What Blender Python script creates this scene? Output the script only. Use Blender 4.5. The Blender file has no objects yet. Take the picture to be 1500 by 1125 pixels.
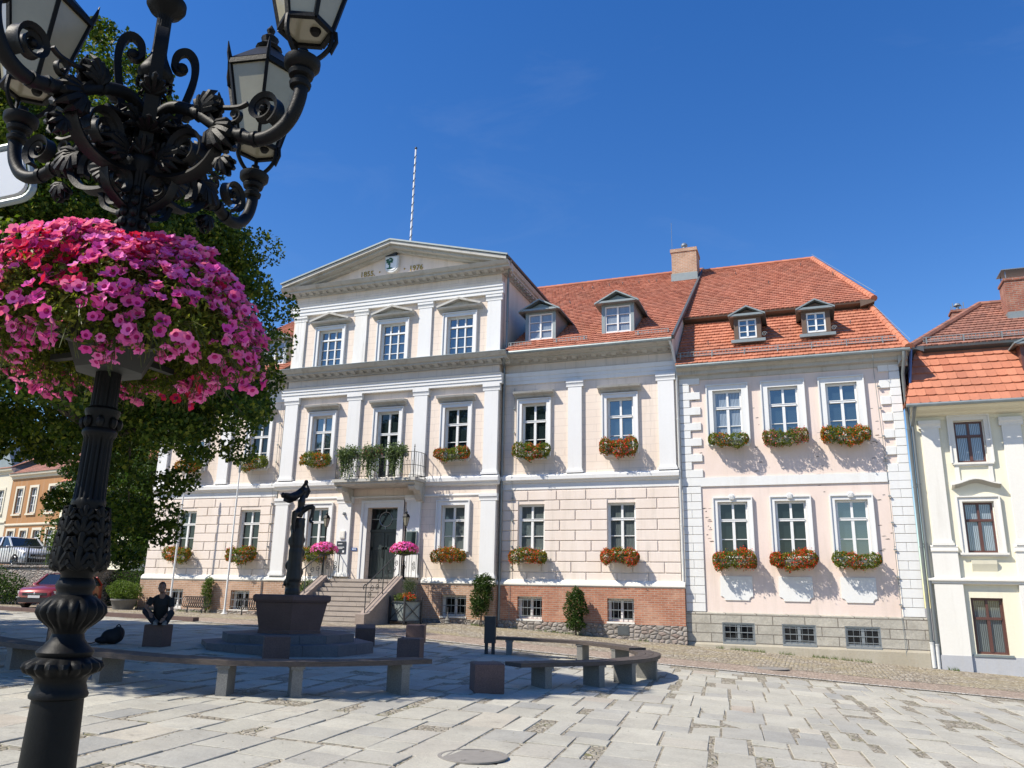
import bpy, math, random
import numpy as np
from mathutils import Vector, Matrix
random.seed(7); RNG=np.random.default_rng(11)
R=math.radians; PI=math.pi
SC=bpy.context.scene; COL=SC.collection
WO={}                                   # world origin of every root / part, for parenting

# ------------------------------------------------------------------ helpers
def F_(X):
    if X>-5: return -.052*(X+4.9)
    return min(.44,-.055*(X+4.9))+.008*max(0.,-(X+14))
def g(X,Y):                             # height of the ground
    t=min(1.,max(0.,(Y-10)/18.)); X=max(-60,min(14,X))
    return F_(X)*(.7+.3*t)

class MB:
    """collects faces, becomes one mesh object"""
    def __init__(s): s.v=[]; s.f=[]; s.m=[]; s.mi=0
    def add(s,vs,fs,mi=None):
        b=len(s.v); s.v.extend([tuple(p) for p in vs]); s.f.extend([tuple(i+b for i in f) for f in fs])
        s.m.extend([s.mi if mi is None else mi]*len(fs)); return s
    def poly(s,*p): return s.add(p,[tuple(range(len(p)))])
    def box(s,x0,x1,y0,y1,z0,z1):
        return s.add([(x0,y0,z0),(x1,y0,z0),(x1,y1,z0),(x0,y1,z0),(x0,y0,z1),(x1,y0,z1),(x1,y1,z1),(x0,y1,z1)],
          [(0,3,2,1),(4,5,6,7),(0,1,5,4),(1,2,6,5),(2,3,7,6),(3,0,4,7)])
    def cham(s,x0,x1,yf,yb,z0,z1,c):     # block whose front (facing -Y) is chamfered
        a=[(x0,yb,z0),(x1,yb,z0),(x1,yb,z1),(x0,yb,z1),(x0,yf+c,z0),(x1,yf+c,z0),(x1,yf+c,z1),(x0,yf+c,z1),
           (x0+c,yf,z0+c),(x1-c,yf,z0+c),(x1-c,yf,z1-c),(x0+c,yf,z1-c)]
        return s.add(a,[(8,9,10,11),(4,5,9,8),(5,6,10,9),(6,7,11,10),(7,4,8,11),(0,1,5,4),(1,2,6,5),(2,3,7,6),(3,0,4,7)])
    def obox(s,c,ax,ay,az):              # oriented box, centre + half axes
        c=Vector(c);ax=Vector(ax);ay=Vector(ay);az=Vector(az)
        P=[c+i*ax+j*ay+k*az for k in(-1,1) for (i,j) in((-1,-1),(1,-1),(1,1),(-1,1))]
        return s.add(P,[(0,3,2,1),(4,5,6,7),(0,1,5,4),(1,2,6,5),(2,3,7,6),(3,0,4,7)])
    def bar(s,a,b,w,h=None,up=(0,0,1)):
        a=Vector(a);b=Vector(b);d=(b-a); L=d.length
        if L<1e-6: return s
        d/=L; u=Vector(up); x=d.cross(u)
        if x.length<1e-3: x=d.cross(Vector((1,0,0)))
        x.normalize(); y=x.cross(d); h=h or w
        return s.obox((a+b)/2,x*w/2,d*L/2,y*h/2)
    def tube(s,pts,r,n=8,cap=True):
        pts=[Vector(p) for p in pts]; N=len(pts)
        rr=r if isinstance(r,(list,tuple)) else [r]*N
        ref=None; rings=[]
        for i,p in enumerate(pts):
            t=(pts[min(i+1,N-1)]-pts[max(i-1,0)])
            if t.length<1e-9: t=Vector((0,0,1))
            t.normalize()
            if ref is None:
                ref=t.cross(Vector((0,0,1)))
                if ref.length<.1: ref=t.cross(Vector((0,1,0)))
            ref=(ref-t*ref.dot(t)); ref.normalize(); b=t.cross(ref)
            rings.append([p+(ref*math.cos(2*PI*k/n)+b*math.sin(2*PI*k/n))*rr[i] for k in range(n)])
        vs=[q for ring in rings for q in ring]
        fs=[(i*n+k,i*n+(k+1)%n,(i+1)*n+(k+1)%n,(i+1)*n+k) for i in range(N-1) for k in range(n)]
        if cap: fs+= [tuple(range(n-1,-1,-1)),tuple((N-1)*n+k for k in range(n))]
        return s.add(vs,fs)
    def lathe(s,prof,n=24,c=(0,0,0),rib=None,nrib=0,ph=0.):   # prof [(r,z)] ; rib(i)-> amplitude
        vs=[];c=Vector(c)
        for i,(r,z) in enumerate(prof):
            a=rib(i) if rib else 0
            for k in range(n):
                th=2*PI*k/n+ph; q=r*(1+a*(abs(math.cos(nrib*th/2))-.6)) if a else r
                vs.append((c.x+q*math.cos(th),c.y+q*math.sin(th),c.z+z))
        N=len(prof)
        fs=[(i*n+k,i*n+(k+1)%n,(i+1)*n+(k+1)%n,(i+1)*n+k) for i in range(N-1) for k in range(n)]
        if prof[0][0]>1e-4: fs.append(tuple(range(n-1,-1,-1)))
        if prof[-1][0]>1e-4: fs.append(tuple((N-1)*n+k for k in range(n)))
        return s.add(vs,fs)
    def extX(s,prof,x0,x1):              # prof [(y,z)] closed polygon, extruded along X
        n=len(prof)
        vs=[(x0,y,z) for y,z in prof]+[(x1,y,z) for y,z in prof]
        return s.add(vs,[(i,(i+1)%n,n+(i+1)%n,n+i) for i in range(n)]+[tuple(range(n-1,-1,-1)),tuple(range(n,2*n))])
    def extY(s,prof,y0,y1):              # prof [(x,z)]
        n=len(prof)
        vs=[(x,y0,z) for x,z in prof]+[(x,y1,z) for x,z in prof]
        return s.add(vs,[(i,(i+1)%n,n+(i+1)%n,n+i) for i in range(n)]+[tuple(range(n-1,-1,-1)),tuple(range(n,2*n))])
    def extZ(s,prof,z0,z1):              # prof [(x,y)]
        n=len(prof)
        vs=[(x,y,z0) for x,y in prof]+[(x,y,z1) for x,y in prof]
        return s.add(vs,[(i,(i+1)%n,n+(i+1)%n,n+i) for i in range(n)]+[tuple(range(n-1,-1,-1)),tuple(range(n,2*n))])
    def ell(s,c,rx,ry,rz,n=14,m=9,rot=None):
        c=Vector(c);vs=[];fs=[]
        for j in range(m+1):
            a=PI*j/m
            for k in range(n):
                b=2*PI*k/n; p=Vector((rx*math.sin(a)*math.cos(b),ry*math.sin(a)*math.sin(b),rz*math.cos(a)))
                if rot: p=rot@p
                vs.append(c+p)
        for j in range(m):
            for k in range(n): fs.append((j*n+k,(j+1)*n+k,(j+1)*n+(k+1)%n,j*n+(k+1)%n))
        return s.add(vs,fs)
    def build(s,name,mat,parent=None,loc=None,smooth=False,world=True):
        """verts are world coords unless world=False (then relative to loc, or to the parent)"""
        me=bpy.data.meshes.new(name); v=s.v
        if parent is not None: po=WO[parent.name]
        else: po=Vector((0,0,0))
        if world:
            o_=Vector(loc) if loc is not None else po
            v=[(a-o_.x,b-o_.y,c-o_.z) for a,b,c in v]
        else: o_=po+(Vector(loc) if loc is not None else Vector((0,0,0)))
        me.from_pydata(v,[],s.f)
        mats=mat if isinstance(mat,(list,tuple)) else [mat]
        for m in mats: me.materials.append(m)
        if len(mats)>1: me.polygons.foreach_set('material_index',s.m)
        if smooth: 
            me.polygons.foreach_set('use_smooth',[True]*len(me.polygons))
            if smooth!='all':
                try: me.set_sharp_from_angle(angle=R(40))
                except Exception: pass
        me.update()
        o=bpy.data.objects.new(name,me); COL.objects.link(o)
        o.location=o_-po; WO[o.name]=o_
        if parent is not None: o.parent=parent
        return o
def root(name,loc,label,cat,group=None,rz=0.):
    o=bpy.data.objects.new(name,None); COL.objects.link(o); o.location=loc; o.rotation_euler=(0,0,rz)
    o.empty_display_size=.2; WO[o.name]=Vector(loc); tag(o,label,cat,group); return o
def tag(o,label=None,cat=None,group=None,kind=None):
    if label: o['label']=label
    if cat: o['category']=cat
    if group: o['group']=group
    if kind: o['kind']=kind
    return o
def copy_tree(o,loc=None,rz=None,label=None,parent=None,scale=None):
    c=o.copy(); COL.objects.link(c); c.parent=parent
    WO[c.name]=WO.get(o.name,Vector((0,0,0)))
    if loc is not None: c.location=loc; WO[c.name]=Vector(loc)
    if rz is not None: c.rotation_euler=(0,0,rz)
    if scale is not None: c.scale=scale
    if label: c['label']=label
    for ch in list(o.children): copy_tree(ch,parent=c)
    return c
def npmesh(name,V,Fq,mats,mi=None,parent=None,loc=None,attr=None):
    """fast numpy mesh of quads or tris"""
    me=bpy.data.meshes.new(name); V=np.asarray(V,dtype=np.float32); Fq=np.asarray(Fq,dtype=np.int32)
    po=WO[parent.name] if parent is not None else Vector((0,0,0))
    o_=Vector(loc) if loc is not None else po
    V=V-np.array(o_,dtype=np.float32)
    k=Fq.shape[1]; n=len(Fq)
    me.vertices.add(len(V)); me.vertices.foreach_set('co',V.ravel())
    me.loops.add(n*k); me.loops.foreach_set('vertex_index',Fq.ravel())
    me.polygons.add(n); me.polygons.foreach_set('loop_start',np.arange(0,n*k,k,dtype=np.int32))
    for m in (mats if isinstance(mats,(list,tuple)) else [mats]): me.materials.append(m)
    if mi is not None: me.polygons.foreach_set('material_index',np.asarray(mi,dtype=np.int32))
    me.update(calc_edges=True)
    o=bpy.data.objects.new(name,me); COL.objects.link(o); o.location=o_-po; WO[o.name]=o_
    if parent is not None: o.parent=parent
    return o
def remeshed(mb,name,mat,parent=None,loc=None,voxel=.02,smooth=4,world=True):
    """closed pieces fused into one continuous skin"""
    o=mb.build(name,mat,parent,loc,world=world)
    m=o.modifiers.new('r','REMESH'); m.mode='VOXEL'; m.voxel_size=voxel; m.use_smooth_shade=True
    s=o.modifiers.new('s','SMOOTH'); s.factor=.6; s.iterations=smooth
    dg=bpy.context.evaluated_depsgraph_get(); ev=o.evaluated_get(dg)
    me=bpy.data.meshes.new_from_object(ev); me.name=name
    o.modifiers.clear(); old=o.data; o.data=me; bpy.data.meshes.remove(old)
    if not me.materials: me.materials.append(mat)
    return o

# ------------------------------------------------------------------ materials
class N:
    def __init__(s,name):
        s.mat=bpy.data.materials.new(name); s.mat.use_nodes=True; s.t=s.mat.node_tree; s.t.nodes.clear()
        s.out=s.t.nodes.new('ShaderNodeOutputMaterial'); s.b=s.n('ShaderNodeBsdfPrincipled'); s.l(s.b.outputs[0],s.out.inputs[0])
        s._co=None
    def n(s,t,**k):
        x=s.t.nodes.new(t)
        for a,b in k.items():
            if hasattr(x,a): setattr(x,a,b)
        return x
    def l(s,a,b): s.t.links.new(a,b)
    @property
    def co(s):
        if s._co is None: s._co=s.n('ShaderNodeTexCoord').outputs['Object']
        return s._co
    def geo(s,what): return s.n('ShaderNodeNewGeometry').outputs[what]
    def mapped(s,sc=(1,1,1),rot=(0,0,0),loc=(0,0,0),src=None):
        m=s.n('ShaderNodeMapping'); m.inputs['Scale'].default_value=sc; m.inputs['Rotation'].default_value=rot; m.inputs['Location'].default_value=loc
        s.l(src or s.co,m.inputs[0]); return m.outputs[0]
    def noise(s,scale=5,detail=4,rough=.6,src=None,dist=0.):
        x=s.n('ShaderNodeTexNoise'); x.inputs['Scale'].default_value=scale; x.inputs['Detail'].default_value=detail
        x.inputs['Roughness'].default_value=rough; x.inputs['Distortion'].default_value=dist; s.l(src or s.co,x.inputs['Vector']); return x.outputs['Fac']
    def ramp(s,src,stops):
        r=s.n('ShaderNodeValToRGB'); e=r.color_ramp.elements
        while len(e)<len(stops): e.new(.5)
        for i,(p,c) in enumerate(stops):
            e[i].position=p; e[i].color=(c,c,c,1) if isinstance(c,(int,float)) else (*c,1)
        s.l(src,r.inputs[0]); return r.outputs[0]
    def mix(s,f,a,b,mode='MIX'):
        m=s.n('ShaderNodeMix'); m.data_type='RGBA'; m.blend_type=mode
        for v,i in((f,0),(a,6),(b,7)):
            if isinstance(v,(int,float)): m.inputs[i].default_value=v if i==0 else (v,v,v,1)
            elif isinstance(v,tuple): m.inputs[i].default_value=(*v,1)
            else: s.l(v,m.inputs[i])
        return m.outputs[2]
    def math(s,op,a,b=0.):
        m=s.n('ShaderNodeMath'); m.operation=op
        for i,v in enumerate((a,b)):
            if isinstance(v,(int,float)): m.inputs[i].default_value=v
            else: s.l(v,m.inputs[i])
        return m.outputs[0]
    def bump(s,h,st=.3,d=.02,nrm=None):
        b=s.n('ShaderNodeBump'); b.inputs['Strength'].default_value=st; b.inputs['Distance'].default_value=d; s.l(h,b.inputs['Height'])
        if nrm: s.l(nrm,b.inputs['Normal'])
        s.l(b.outputs[0],s.b.inputs['Normal']); return b.outputs[0]
    def set(s,col=None,rough=None,metal=None,ior=None,spec=None):
        for v,k in((col,'Base Color'),(rough,'Roughness'),(metal,'Metallic'),(ior,'IOR'),(spec,'Specular IOR Level')):
            if v is None: continue
            if isinstance(v,tuple): s.b.inputs[k].default_value=(*v,1)
            elif isinstance(v,(int,float)): s.b.inputs[k].default_value=v
            else: s.l(v,s.b.inputs[k])
        return s
def facade_co(s):                       # brick textures run in X,Y: lay them on the X-Z plane
    sep=s.n('ShaderNodeSeparateXYZ'); s.l(s.co,sep.inputs[0]); c=s.n('ShaderNodeCombineXYZ')
    s.l(s.math('ADD',sep.outputs[0],sep.outputs[1]),c.inputs[0]); s.l(sep.outputs[2],c.inputs[1]); return c.outputs[0]
def brick(s,src,w,h,mort,off=(0,0),offset=.5,smooth=.1,c1=(1,1,1),c2=(.8,.8,.8),cm=(0,0,0)):
    b=s.n('ShaderNodeTexBrick'); b.offset=offset; b.inputs['Scale'].default_value=1.
    b.inputs['Brick Width'].default_value=w; b.inputs['Row Height'].default_value=h; b.inputs['Mortar Size'].default_value=mort; b.inputs['Mortar Smooth'].default_value=smooth
    b.inputs['Color1'].default_value=(*c1,1); b.inputs['Color2'].default_value=(*c2,1); b.inputs['Mortar'].default_value=(*cm,1)
    s.l(s.mapped(loc=(off[0],off[1],0),src=src),b.inputs['Vector']); return b
def plaster(name,col,stain=(.45,.40,.33),amt=.62,joint=None,rough=.85,grain=.25):
    s=N(name)
    big=s.ramp(s.noise(.55,5,.65,s.mapped((1,1,.35))),[(.42,0.),(.72,1.)])
    fine=s.noise(14,4,.7)
    c=s.mix(s.math('MULTIPLY',big,amt),col,tuple(a*b for a,b in zip(col,(.84,.8,.74))))
    streak=s.ramp(s.noise(3.2,5,.7,s.mapped((1,1,.07))),[(.52,0.),(.74,1.)])
    c=s.mix(s.math('MULTIPLY',streak,amt*.7),c,stain)
    c=s.mix(.10,c,fine,'OVERLAY')
    h=fine
    if joint:
        w,hh,m,dark,off=joint; b=brick(s,facade_co(s),w,hh,m,off)
        c=s.mix(b.outputs['Fac'],c,tuple(a*dark for a in col))
        h=s.math('SUBTRACT',s.math('MULTIPLY',fine,.15),b.outputs['Fac'])
    s.set(c,rough); s.bump(h,grain,.01); return s.mat
M={}
M['pink']=plaster('pink_plaster',(.77,.66,.565),joint=(.86,.30,.007,.72,(.1,.05)))
M['pinkflat']=plaster('pink_plaster_smooth',(.76,.66,.585))
M['rustic']=plaster('pink_rustication',(.77,.675,.60))
M['pinkb']=plaster('pink_plaster_weathered',(.76,.635,.565),amt=.5)
M['white']=plaster('white_trim',(.74,.74,.73),stain=(.42,.39,.34),amt=.28,grain=.12)
M['quoin']=plaster('white_quoin',(.73,.735,.72),amt=.35,grain=.15)
M['cream']=plaster('cream_plaster',(.78,.735,.57),amt=.25)
M['creamw']=plaster('offwhite_trim',(.76,.74,.68),amt=.3)
M['greybase']=plaster('grey_base_plaster',(.44,.45,.47),amt=.5)
M['corn']=plaster('weathered_cornice',(.50,.49,.455),stain=(.25,.22,.17),amt=.9)
M['cappl']=plaster('peeling_white',(.78,.77,.74),stain=(.3,.27,.22),amt=.95)
def bricks(name,c1,c2,cm,w=.25,h=.077,m=.011,st=.5):
    s=N(name); b=brick(s,facade_co(s),w,h,m,smooth=.2,c1=c1,c2=c2,cm=cm)
    n=s.noise(2.2,5,.7); c=s.mix(s.ramp(n,[(.35,0.),(.75,.55)]),b.outputs['Color'],tuple(a*.45 for a in c1))
    c=s.mix(s.ramp(s.noise(1.1,4,.6,s.mapped((1,1,1),loc=(7,3,1))),[(.5,0.),(.75,.5)]),c,(.62,.42,.30))
    c=s.mix(.25,c,s.noise(30,3,.7),'OVERLAY'); s.set(c,.9)
    s.bump(s.math('SUBTRACT',s.math('MULTIPLY',s.noise(40,3),.4),b.outputs['Fac']),st,.012); return s.mat
M['brick']=bricks('red_brick',(.50,.21,.12),(.36,.13,.075),(.42,.33,.26))
M['brickpale']=bricks('pale_brick',(.52,.30,.19),(.40,.22,.13),(.50,.42,.34),.25,.08,.014)
M['brickdark']=bricks('dark_red_brick',(.36,.12,.07),(.26,.08,.05),(.30,.24,.20))
def stonewall(name,c1,c2,cm,w,h,m):
    s=N(name); b=brick(s,facade_co(s),w,h,m,smooth=.1,c1=c1,c2=c2,cm=cm)
    c=s.mix(s.ramp(s.noise(1.7,6,.7),[(.35,0.),(.7,.7)]),b.outputs['Color'],(.27,.25,.21))
    c=s.mix(.35,c,s.noise(18,5,.75),'OVERLAY'); s.set(c,.95); s.bump(s.math('SUBTRACT',s.noise(9,6,.75),b.outputs['Fac']),.7,.03); return s.mat
M['ashlar']=stonewall('sandstone_ashlar',(.50,.47,.40),(.40,.38,.33),(.13,.11,.09),1.05,.31,.014)
def rubble(name,cs,cm,sc):
    s=N(name); v=s.n('ShaderNodeTexVoronoi'); v.feature='F1'; v.inputs['Scale'].default_value=sc; v.inputs['Randomness'].default_value=.9
    s.l(s.mapped((1,1,1.5)),v.inputs['Vector']); e=s.n('ShaderNodeTexVoronoi'); e.feature='DISTANCE_TO_EDGE'; e.inputs['Scale'].default_value=sc; e.inputs['Randomness'].default_value=.9
    s.l(s.mapped((1,1,1.5)),e.inputs['Vector'])
    sep=s.n('ShaderNodeSeparateXYZ'); s.l(v.outputs['Color'],sep.inputs[0])
    c=s.ramp(sep.outputs[0],cs); ed=s.ramp(e.outputs['Distance'],[(0.,1.),(.10,0.)])
    c=s.mix(ed,c,cm); c=s.mix(.35,c,s.noise(20,5,.7),'OVERLAY'); s.set(c,.95)
    s.bump(s.math('ADD',s.math('MULTIPLY',s.ramp(e.outputs['Distance'],[(0.,0.),(.25,1.)]),1.),s.math('MULTIPLY',s.noise(12,5),.4)),.8,.04); return s.mat
M['render']=plaster('rough_sand_render',(.38,.345,.27),amt=.8,grain=.9)
M['rubble']=rubble('fieldstone_rubble',[(0.,(.20,.18,.16)),(.5,(.33,.30,.27)),(1.,(.26,.20,.17))],(.16,.14,.12),4.5)
# roof tiles: every tile is an island
def tiles(name,cs,dirt=.5):
    s=N(name); r=s.geo('Random Per Island'); c=s.ramp(r,cs)
    c=s.mix(s.math('MULTIPLY',s.ramp(s.noise(.8,5,.7),[(.4,0.),(.75,1.)]),dirt),c,(.15,.085,.06))
    c=s.mix(.2,c,s.noise(25,3),'OVERLAY'); s.set(c,.8); s.bump(s.noise(40,3),.2,.004); return s.mat
M['tile']=tiles('clay_tiles',[(0.,(.39,.135,.08)),(.5,(.43,.155,.09)),(.9,(.47,.18,.108)),(1.,(.33,.12,.075))],.42)
M['tilenew']=tiles('orange_clay_tiles',[(0.,(.46,.165,.09)),(.5,(.54,.205,.115)),(1.,(.42,.145,.08))],.35)
M['tileold']=tiles('brown_clay_tiles',[(0.,(.30,.13,.09)),(.5,(.38,.17,.115)),(1.,(.24,.11,.08))],.5)
def simple(name,col,rough=.6,metal=0.,var=.25,sc=6,bump=0.,ior=None,dark=None):
    s=N(name); n=s.noise(sc,5,.65); c=s.mix(s.math('MULTIPLY',s.ramp(n,[(.35,0.),(.75,1.)]),var),col,dark or tuple(a*.5 for a in col))
    s.set(c,rough,metal,ior)
    if name=='black_iron': s.b.inputs['Specular IOR Level'].default_value=.16
    if bump: s.bump(s.noise(sc*6,4,.7),bump,.006)
    return s.mat
M['zinc']=simple('weathered_zinc',(.27,.31,.31),.5,.35,.4,3)
M['zincdark']=simple('dark_sheet_metal',(.11,.12,.125),.5,.3,.3,3)
M['pipe']=simple('zinc_pipe',(.23,.25,.25),.45,.5,.4,4)
M['pipewhite']=simple('painted_pipe',(.66,.66,.63),.5,0.,.3,4)
M['winwhite']=simple('white_window_paint',(.80,.80,.78),.4,0.,.15,5)
M['winbrown']=simple('brown_window_paint',(.115,.05,.04),.4,0.,.3,8)
M['sheetwood']=simple('brown_boards',(.13,.085,.06),.7,0.,.5,12,.3)
M['iron']=simple('black_iron',(.004,.0045,.005),.5,.0,.5,9,.3,dark=(.012,.0125,.0125))
M['ironfine']=simple('wrought_iron',(.05,.052,.055),.5,.2,.3,9)
M['bronze']=simple('dark_bronze',(.022,.022,.024),.45,.3,.6,7,.6)
M['doorwood']=simple('dark_green_door',(.030,.042,.043),.4,0.,.3,5)
M['planter']=simple('planter_plastic',(.022,.025,.022),.6,0.,.4,5)
M['boxgrey']=simple('box_grey',(.33,.32,.30),.6,0.,.4,6)
M['binblue']=simple('dark_bin_metal',(.010,.017,.028),.4,.2,.3,6)
M['manhole']=simple('worn_iron',(.26,.24,.21),.8,.1,.4,9)
M['rust']=simple('iron_slot',(.06,.04,.035),.8,0.,.4,9)
def granite(name,col,var=.5,sc=55,rough=.8,big=1.2):
    s=N(name); n=s.noise(sc,4,.8); m=s.noise(big*2,5,.65)
    c=s.mix(s.ramp(n,[(.35,0.),(.7,1.)]),tuple(a*.62 for a in col),tuple(min(1,a*1.25) for a in col))
    c=s.mix(s.math('MULTIPLY',s.ramp(m,[(.4,0.),(.75,1.)]),var),c,tuple(a*.5 for a in col)); s.set(c,rough); s.bump(n,.35,.006); return s.mat
M['redgranite']=granite('red_granite',(.135,.085,.075),.5)
M['greygranite']=granite('grey_granite',(.13,.135,.15),.5)
M['legstone']=granite('bench_stone',(.20,.195,.18),.6)
M['step']=granite('stair_granite',(.42,.36,.31),.45)
M['cheek']=granite('stair_cheek_stone',(.34,.27,.23),.5)
def wood(name,col):
    s=N(name); n=s.noise(6,6,.7,s.mapped((1,1,6))); c=s.mix(s.ramp(n,[(.3,0.),(.7,1.)]),tuple(a*.45 for a in col),col)
    c=s.mix(.3,c,s.noise(40,3),'OVERLAY'); s.set(c,.75); s.bump(n,.4,.006); return s.mat
M['benchwood']=wood('aged_bench_wood',(.10,.078,.066))
def glass(name,col,wob=.02,rough=.03,ior=1.9,fold=0.,mot=0.):
    s=N(name); c=col
    if fold:
        w=s.n('ShaderNodeTexWave'); w.inputs['Scale'].default_value=6; w.inputs['Distortion'].default_value=2.5; w.inputs['Detail'].default_value=2; s.l(s.co,w.inputs['Vector'])
        c=s.mix(w.outputs['Fac'],tuple(a*.45 for a in col),tuple(min(1,a*1.5) for a in col))
    if mot: c=s.mix(s.ramp(s.noise(3.,5,.7),[(.45,0.),(.62,1.)]),c if not isinstance(c,tuple) else col,tuple(a*.4 for a in col))
    s.set(c,rough,0.,ior); s.bump(s.noise(1.3,1,.4),wob,.02); return s.mat
M['gdark']=glass('window_glass_dark',(.012,.02,.022),ior=1.6)
M['gblue']=glass('window_glass_sky',(.02,.035,.045),ior=2.5)
M['gcurt']=glass('window_glass_curtain',(.10,.12,.12),fold=1.,ior=1.7)
M['gcurtb']=glass('window_glass_net_curtain',(.22,.26,.30),fold=1.,ior=1.9)
M['gcell']=glass('cellar_glass',(.008,.010,.012),ior=1.45)
M['milk']=simple('lantern_glass',(.30,.285,.21),.18,0.,.45,3,ior=1.5,dark=(.17,.155,.10))
def leafmat(name,cs,trans=.35,rough=.45):
    s=N(name); r=s.geo('Random Per Island'); c=s.ramp(r,cs); s.set(c,rough); s.b.inputs['Specular IOR Level'].default_value=.165
    t=s.n('ShaderNodeBsdfTranslucent'); s.l(s.mix(1.,c,(1.25,1.5,.55),'MULTIPLY'),t.inputs[0]); m=s.n('ShaderNodeMixShader'); m.inputs[0].default_value=trans
    s.l(s.b.outputs[0],m.inputs[1]); s.l(t.outputs[0],m.inputs[2]); s.l(m.outputs[0],s.out.inputs[0]); return s.mat
M['linden']=leafmat('linden_leaves',[(0.,(.024,.048,.010)),(.45,(.055,.092,.015)),(.8,(.11,.15,.022)),(1.,(.28,.28,.04))])  # lightest tones put sunlit yellow-green into the colour of some leaves
M['dkleaf']=leafmat('dark_leaves',[(0.,(.022,.045,.014)),(.6,(.045,.08,.02)),(1.,(.08,.12,.03))])
M['ltleaf']=leafmat('light_leaves',[(0.,(.06,.10,.02)),(.6,(.11,.16,.035)),(1.,(.17,.21,.06))])
M['greyleaf']=leafmat('silver_green_leaves',[(0.,(.07,.10,.05)),(.6,(.13,.17,.09)),(1.,(.21,.25,.15))])
M['gerleaf']=leafmat('geranium_leaves',[(0.,(.055,.085,.014)),(.6,(.14,.17,.025)),(1.,(.26,.26,.045))])
def petal(name,c1,c2,trans=.3):
    return leafmat(name,[(0.,c1),(1.,c2)],trans,.5)
M['red']=petal('red_blossom',(.66,.03,.02),(.85,.10,.05))
M['orange']=petal('orange_blossom',(.68,.09,.018),(.80,.17,.04))
M['rose']=petal('rose_blossom',(.72,.10,.16),(.82,.22,.28))
M['pk1']=petal('pink_petunia',(.74,.07,.42),(.85,.23,.60))
M['pk2']=petal('magenta_petunia',(.60,.07,.34),(.74,.18,.52))
M['pk3']=petal('crimson_petunia',(.55,.012,.07),(.68,.02,.12))
M['pkc']=petal('petunia_throat',(.42,.015,.18),(.52,.04,.24),.1)
M['stem']=leafmat('stems',[(0.,(.06,.07,.02)),(1.,(.11,.12,.04))],.1)
M['bark']=simple('bark',(.085,.065,.05),.95,0.,.6,5,.8)
M['skin']=simple('skin',(.22,.12,.085),.55,0.,.2,8)
M['hair']=simple('dark_hair',(.02,.014,.011),.6,0.,.3,30)
M['tshirt']=simple('black_tshirt',(.014,.015,.017),.9,0.,.2,9,.3)
M['jeans']=simple('dark_jeans',(.018,.022,.034),.9,0.,.4,12,.3)
M['shoe']=simple('shoe',(.20,.20,.20),.6,0.,.3,9)
M['bag']=simple('dark_nylon',(.010,.011,.017),.7,0.,.4,14,.4)
M['rubber']=simple('rubber',(.015,.015,.016),.8)
M['chrome']=simple('wheel_alloy',(.45,.46,.47),.3,.9,.2)
M['carglass']=simple('car_glass',(.012,.016,.02),.05,0.,.1,3,ior=1.7)
def paint(name,col):
    s=N(name); s.set(col,.35,.25); s.b.inputs['Coat Weight'].default_value=1.; s.b.inputs['Coat Roughness'].default_value=.05; return s.mat
M['carred']=paint('red_car_paint',(.24,.018,.010)); M['carwhite']=paint('white_car_paint',(.70,.70,.70)); M['cardark']=paint('dark_car_paint',(.03,.032,.037))
M['plastic']=simple('black_plastic',(.02,.02,.022),.6); M['headlamp']=simple('headlamp_glass',(.55,.57,.58),.08,.3,.2)
M['platew']=simple('number_plate',(.75,.75,.74),.5); M['gold']=simple('gilded',(.42,.26,.05),.4,.7,.3,20)
M['signblack']=simple('sign_dark',(.035,.042,.055),.35); M['signblue']=simple('sign_blue',(.05,.12,.33),.4); M['signwhite']=simple('sign_white',(.80,.81,.80),.4,0.,.08)
M['lettering']=simple('sign_lettering',(.75,.76,.76),.5,0.,.05); M['alu']=simple('grey_aluminium',(.32,.34,.35),.4,.6,.2)
M['polewhite']=simple('white_pole',(.80,.80,.78),.4,0.,.15)
M['shieldgreen']=simple('shield_green',(.02,.11,.06),.5); M['shieldw']=simple('shield_silver',(.62,.63,.62),.5)
# ------------------------------------------------------------------ ground
def sheet(name,xs,ys,off,mat,kind='structure'):
    V=[(x,y,g(x,y)+off) for y in ys for x in xs]; n=len(xs)
    F=[(j*n+i,j*n+i+1,(j+1)*n+i+1,(j+1)*n+i) for j in range(len(ys)-1) for i in range(n-1)]
    o=npmesh(name,V,F,mat); o['kind']=kind; return o
def sandjoint():
    s=N('sand_joints'); v=s.n('ShaderNodeTexVoronoi'); v.feature='DISTANCE_TO_EDGE'; v.inputs['Scale'].default_value=13; s.l(s.co,v.inputs['Vector'])
    v2=s.n('ShaderNodeTexVoronoi'); v2.inputs['Scale'].default_value=13; s.l(s.co,v2.inputs['Vector']); sep=s.n('ShaderNodeSeparateXYZ'); s.l(v2.outputs['Color'],sep.inputs[0])
    st=s.ramp(sep.outputs[0],[(0.,(.22,.195,.145)),(.6,(.34,.305,.24)),(1.,(.44,.40,.32))])
    moss=s.mix(s.ramp(s.noise(1.6,5,.7),[(.50,0.),(.62,1.)]),(.20,.165,.11),(.16,.155,.05))
    c=s.mix(s.ramp(v.outputs['Distance'],[(0.02,1.),(.10,0.)]),st,moss); s.set(c,.95)
    s.bump(s.math('ADD',s.ramp(v.outputs['Distance'],[(0.,0.),(.15,1.)]),s.math('MULTIPLY',s.noise(60,4),.4)),.8,.02); return s.mat
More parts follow.
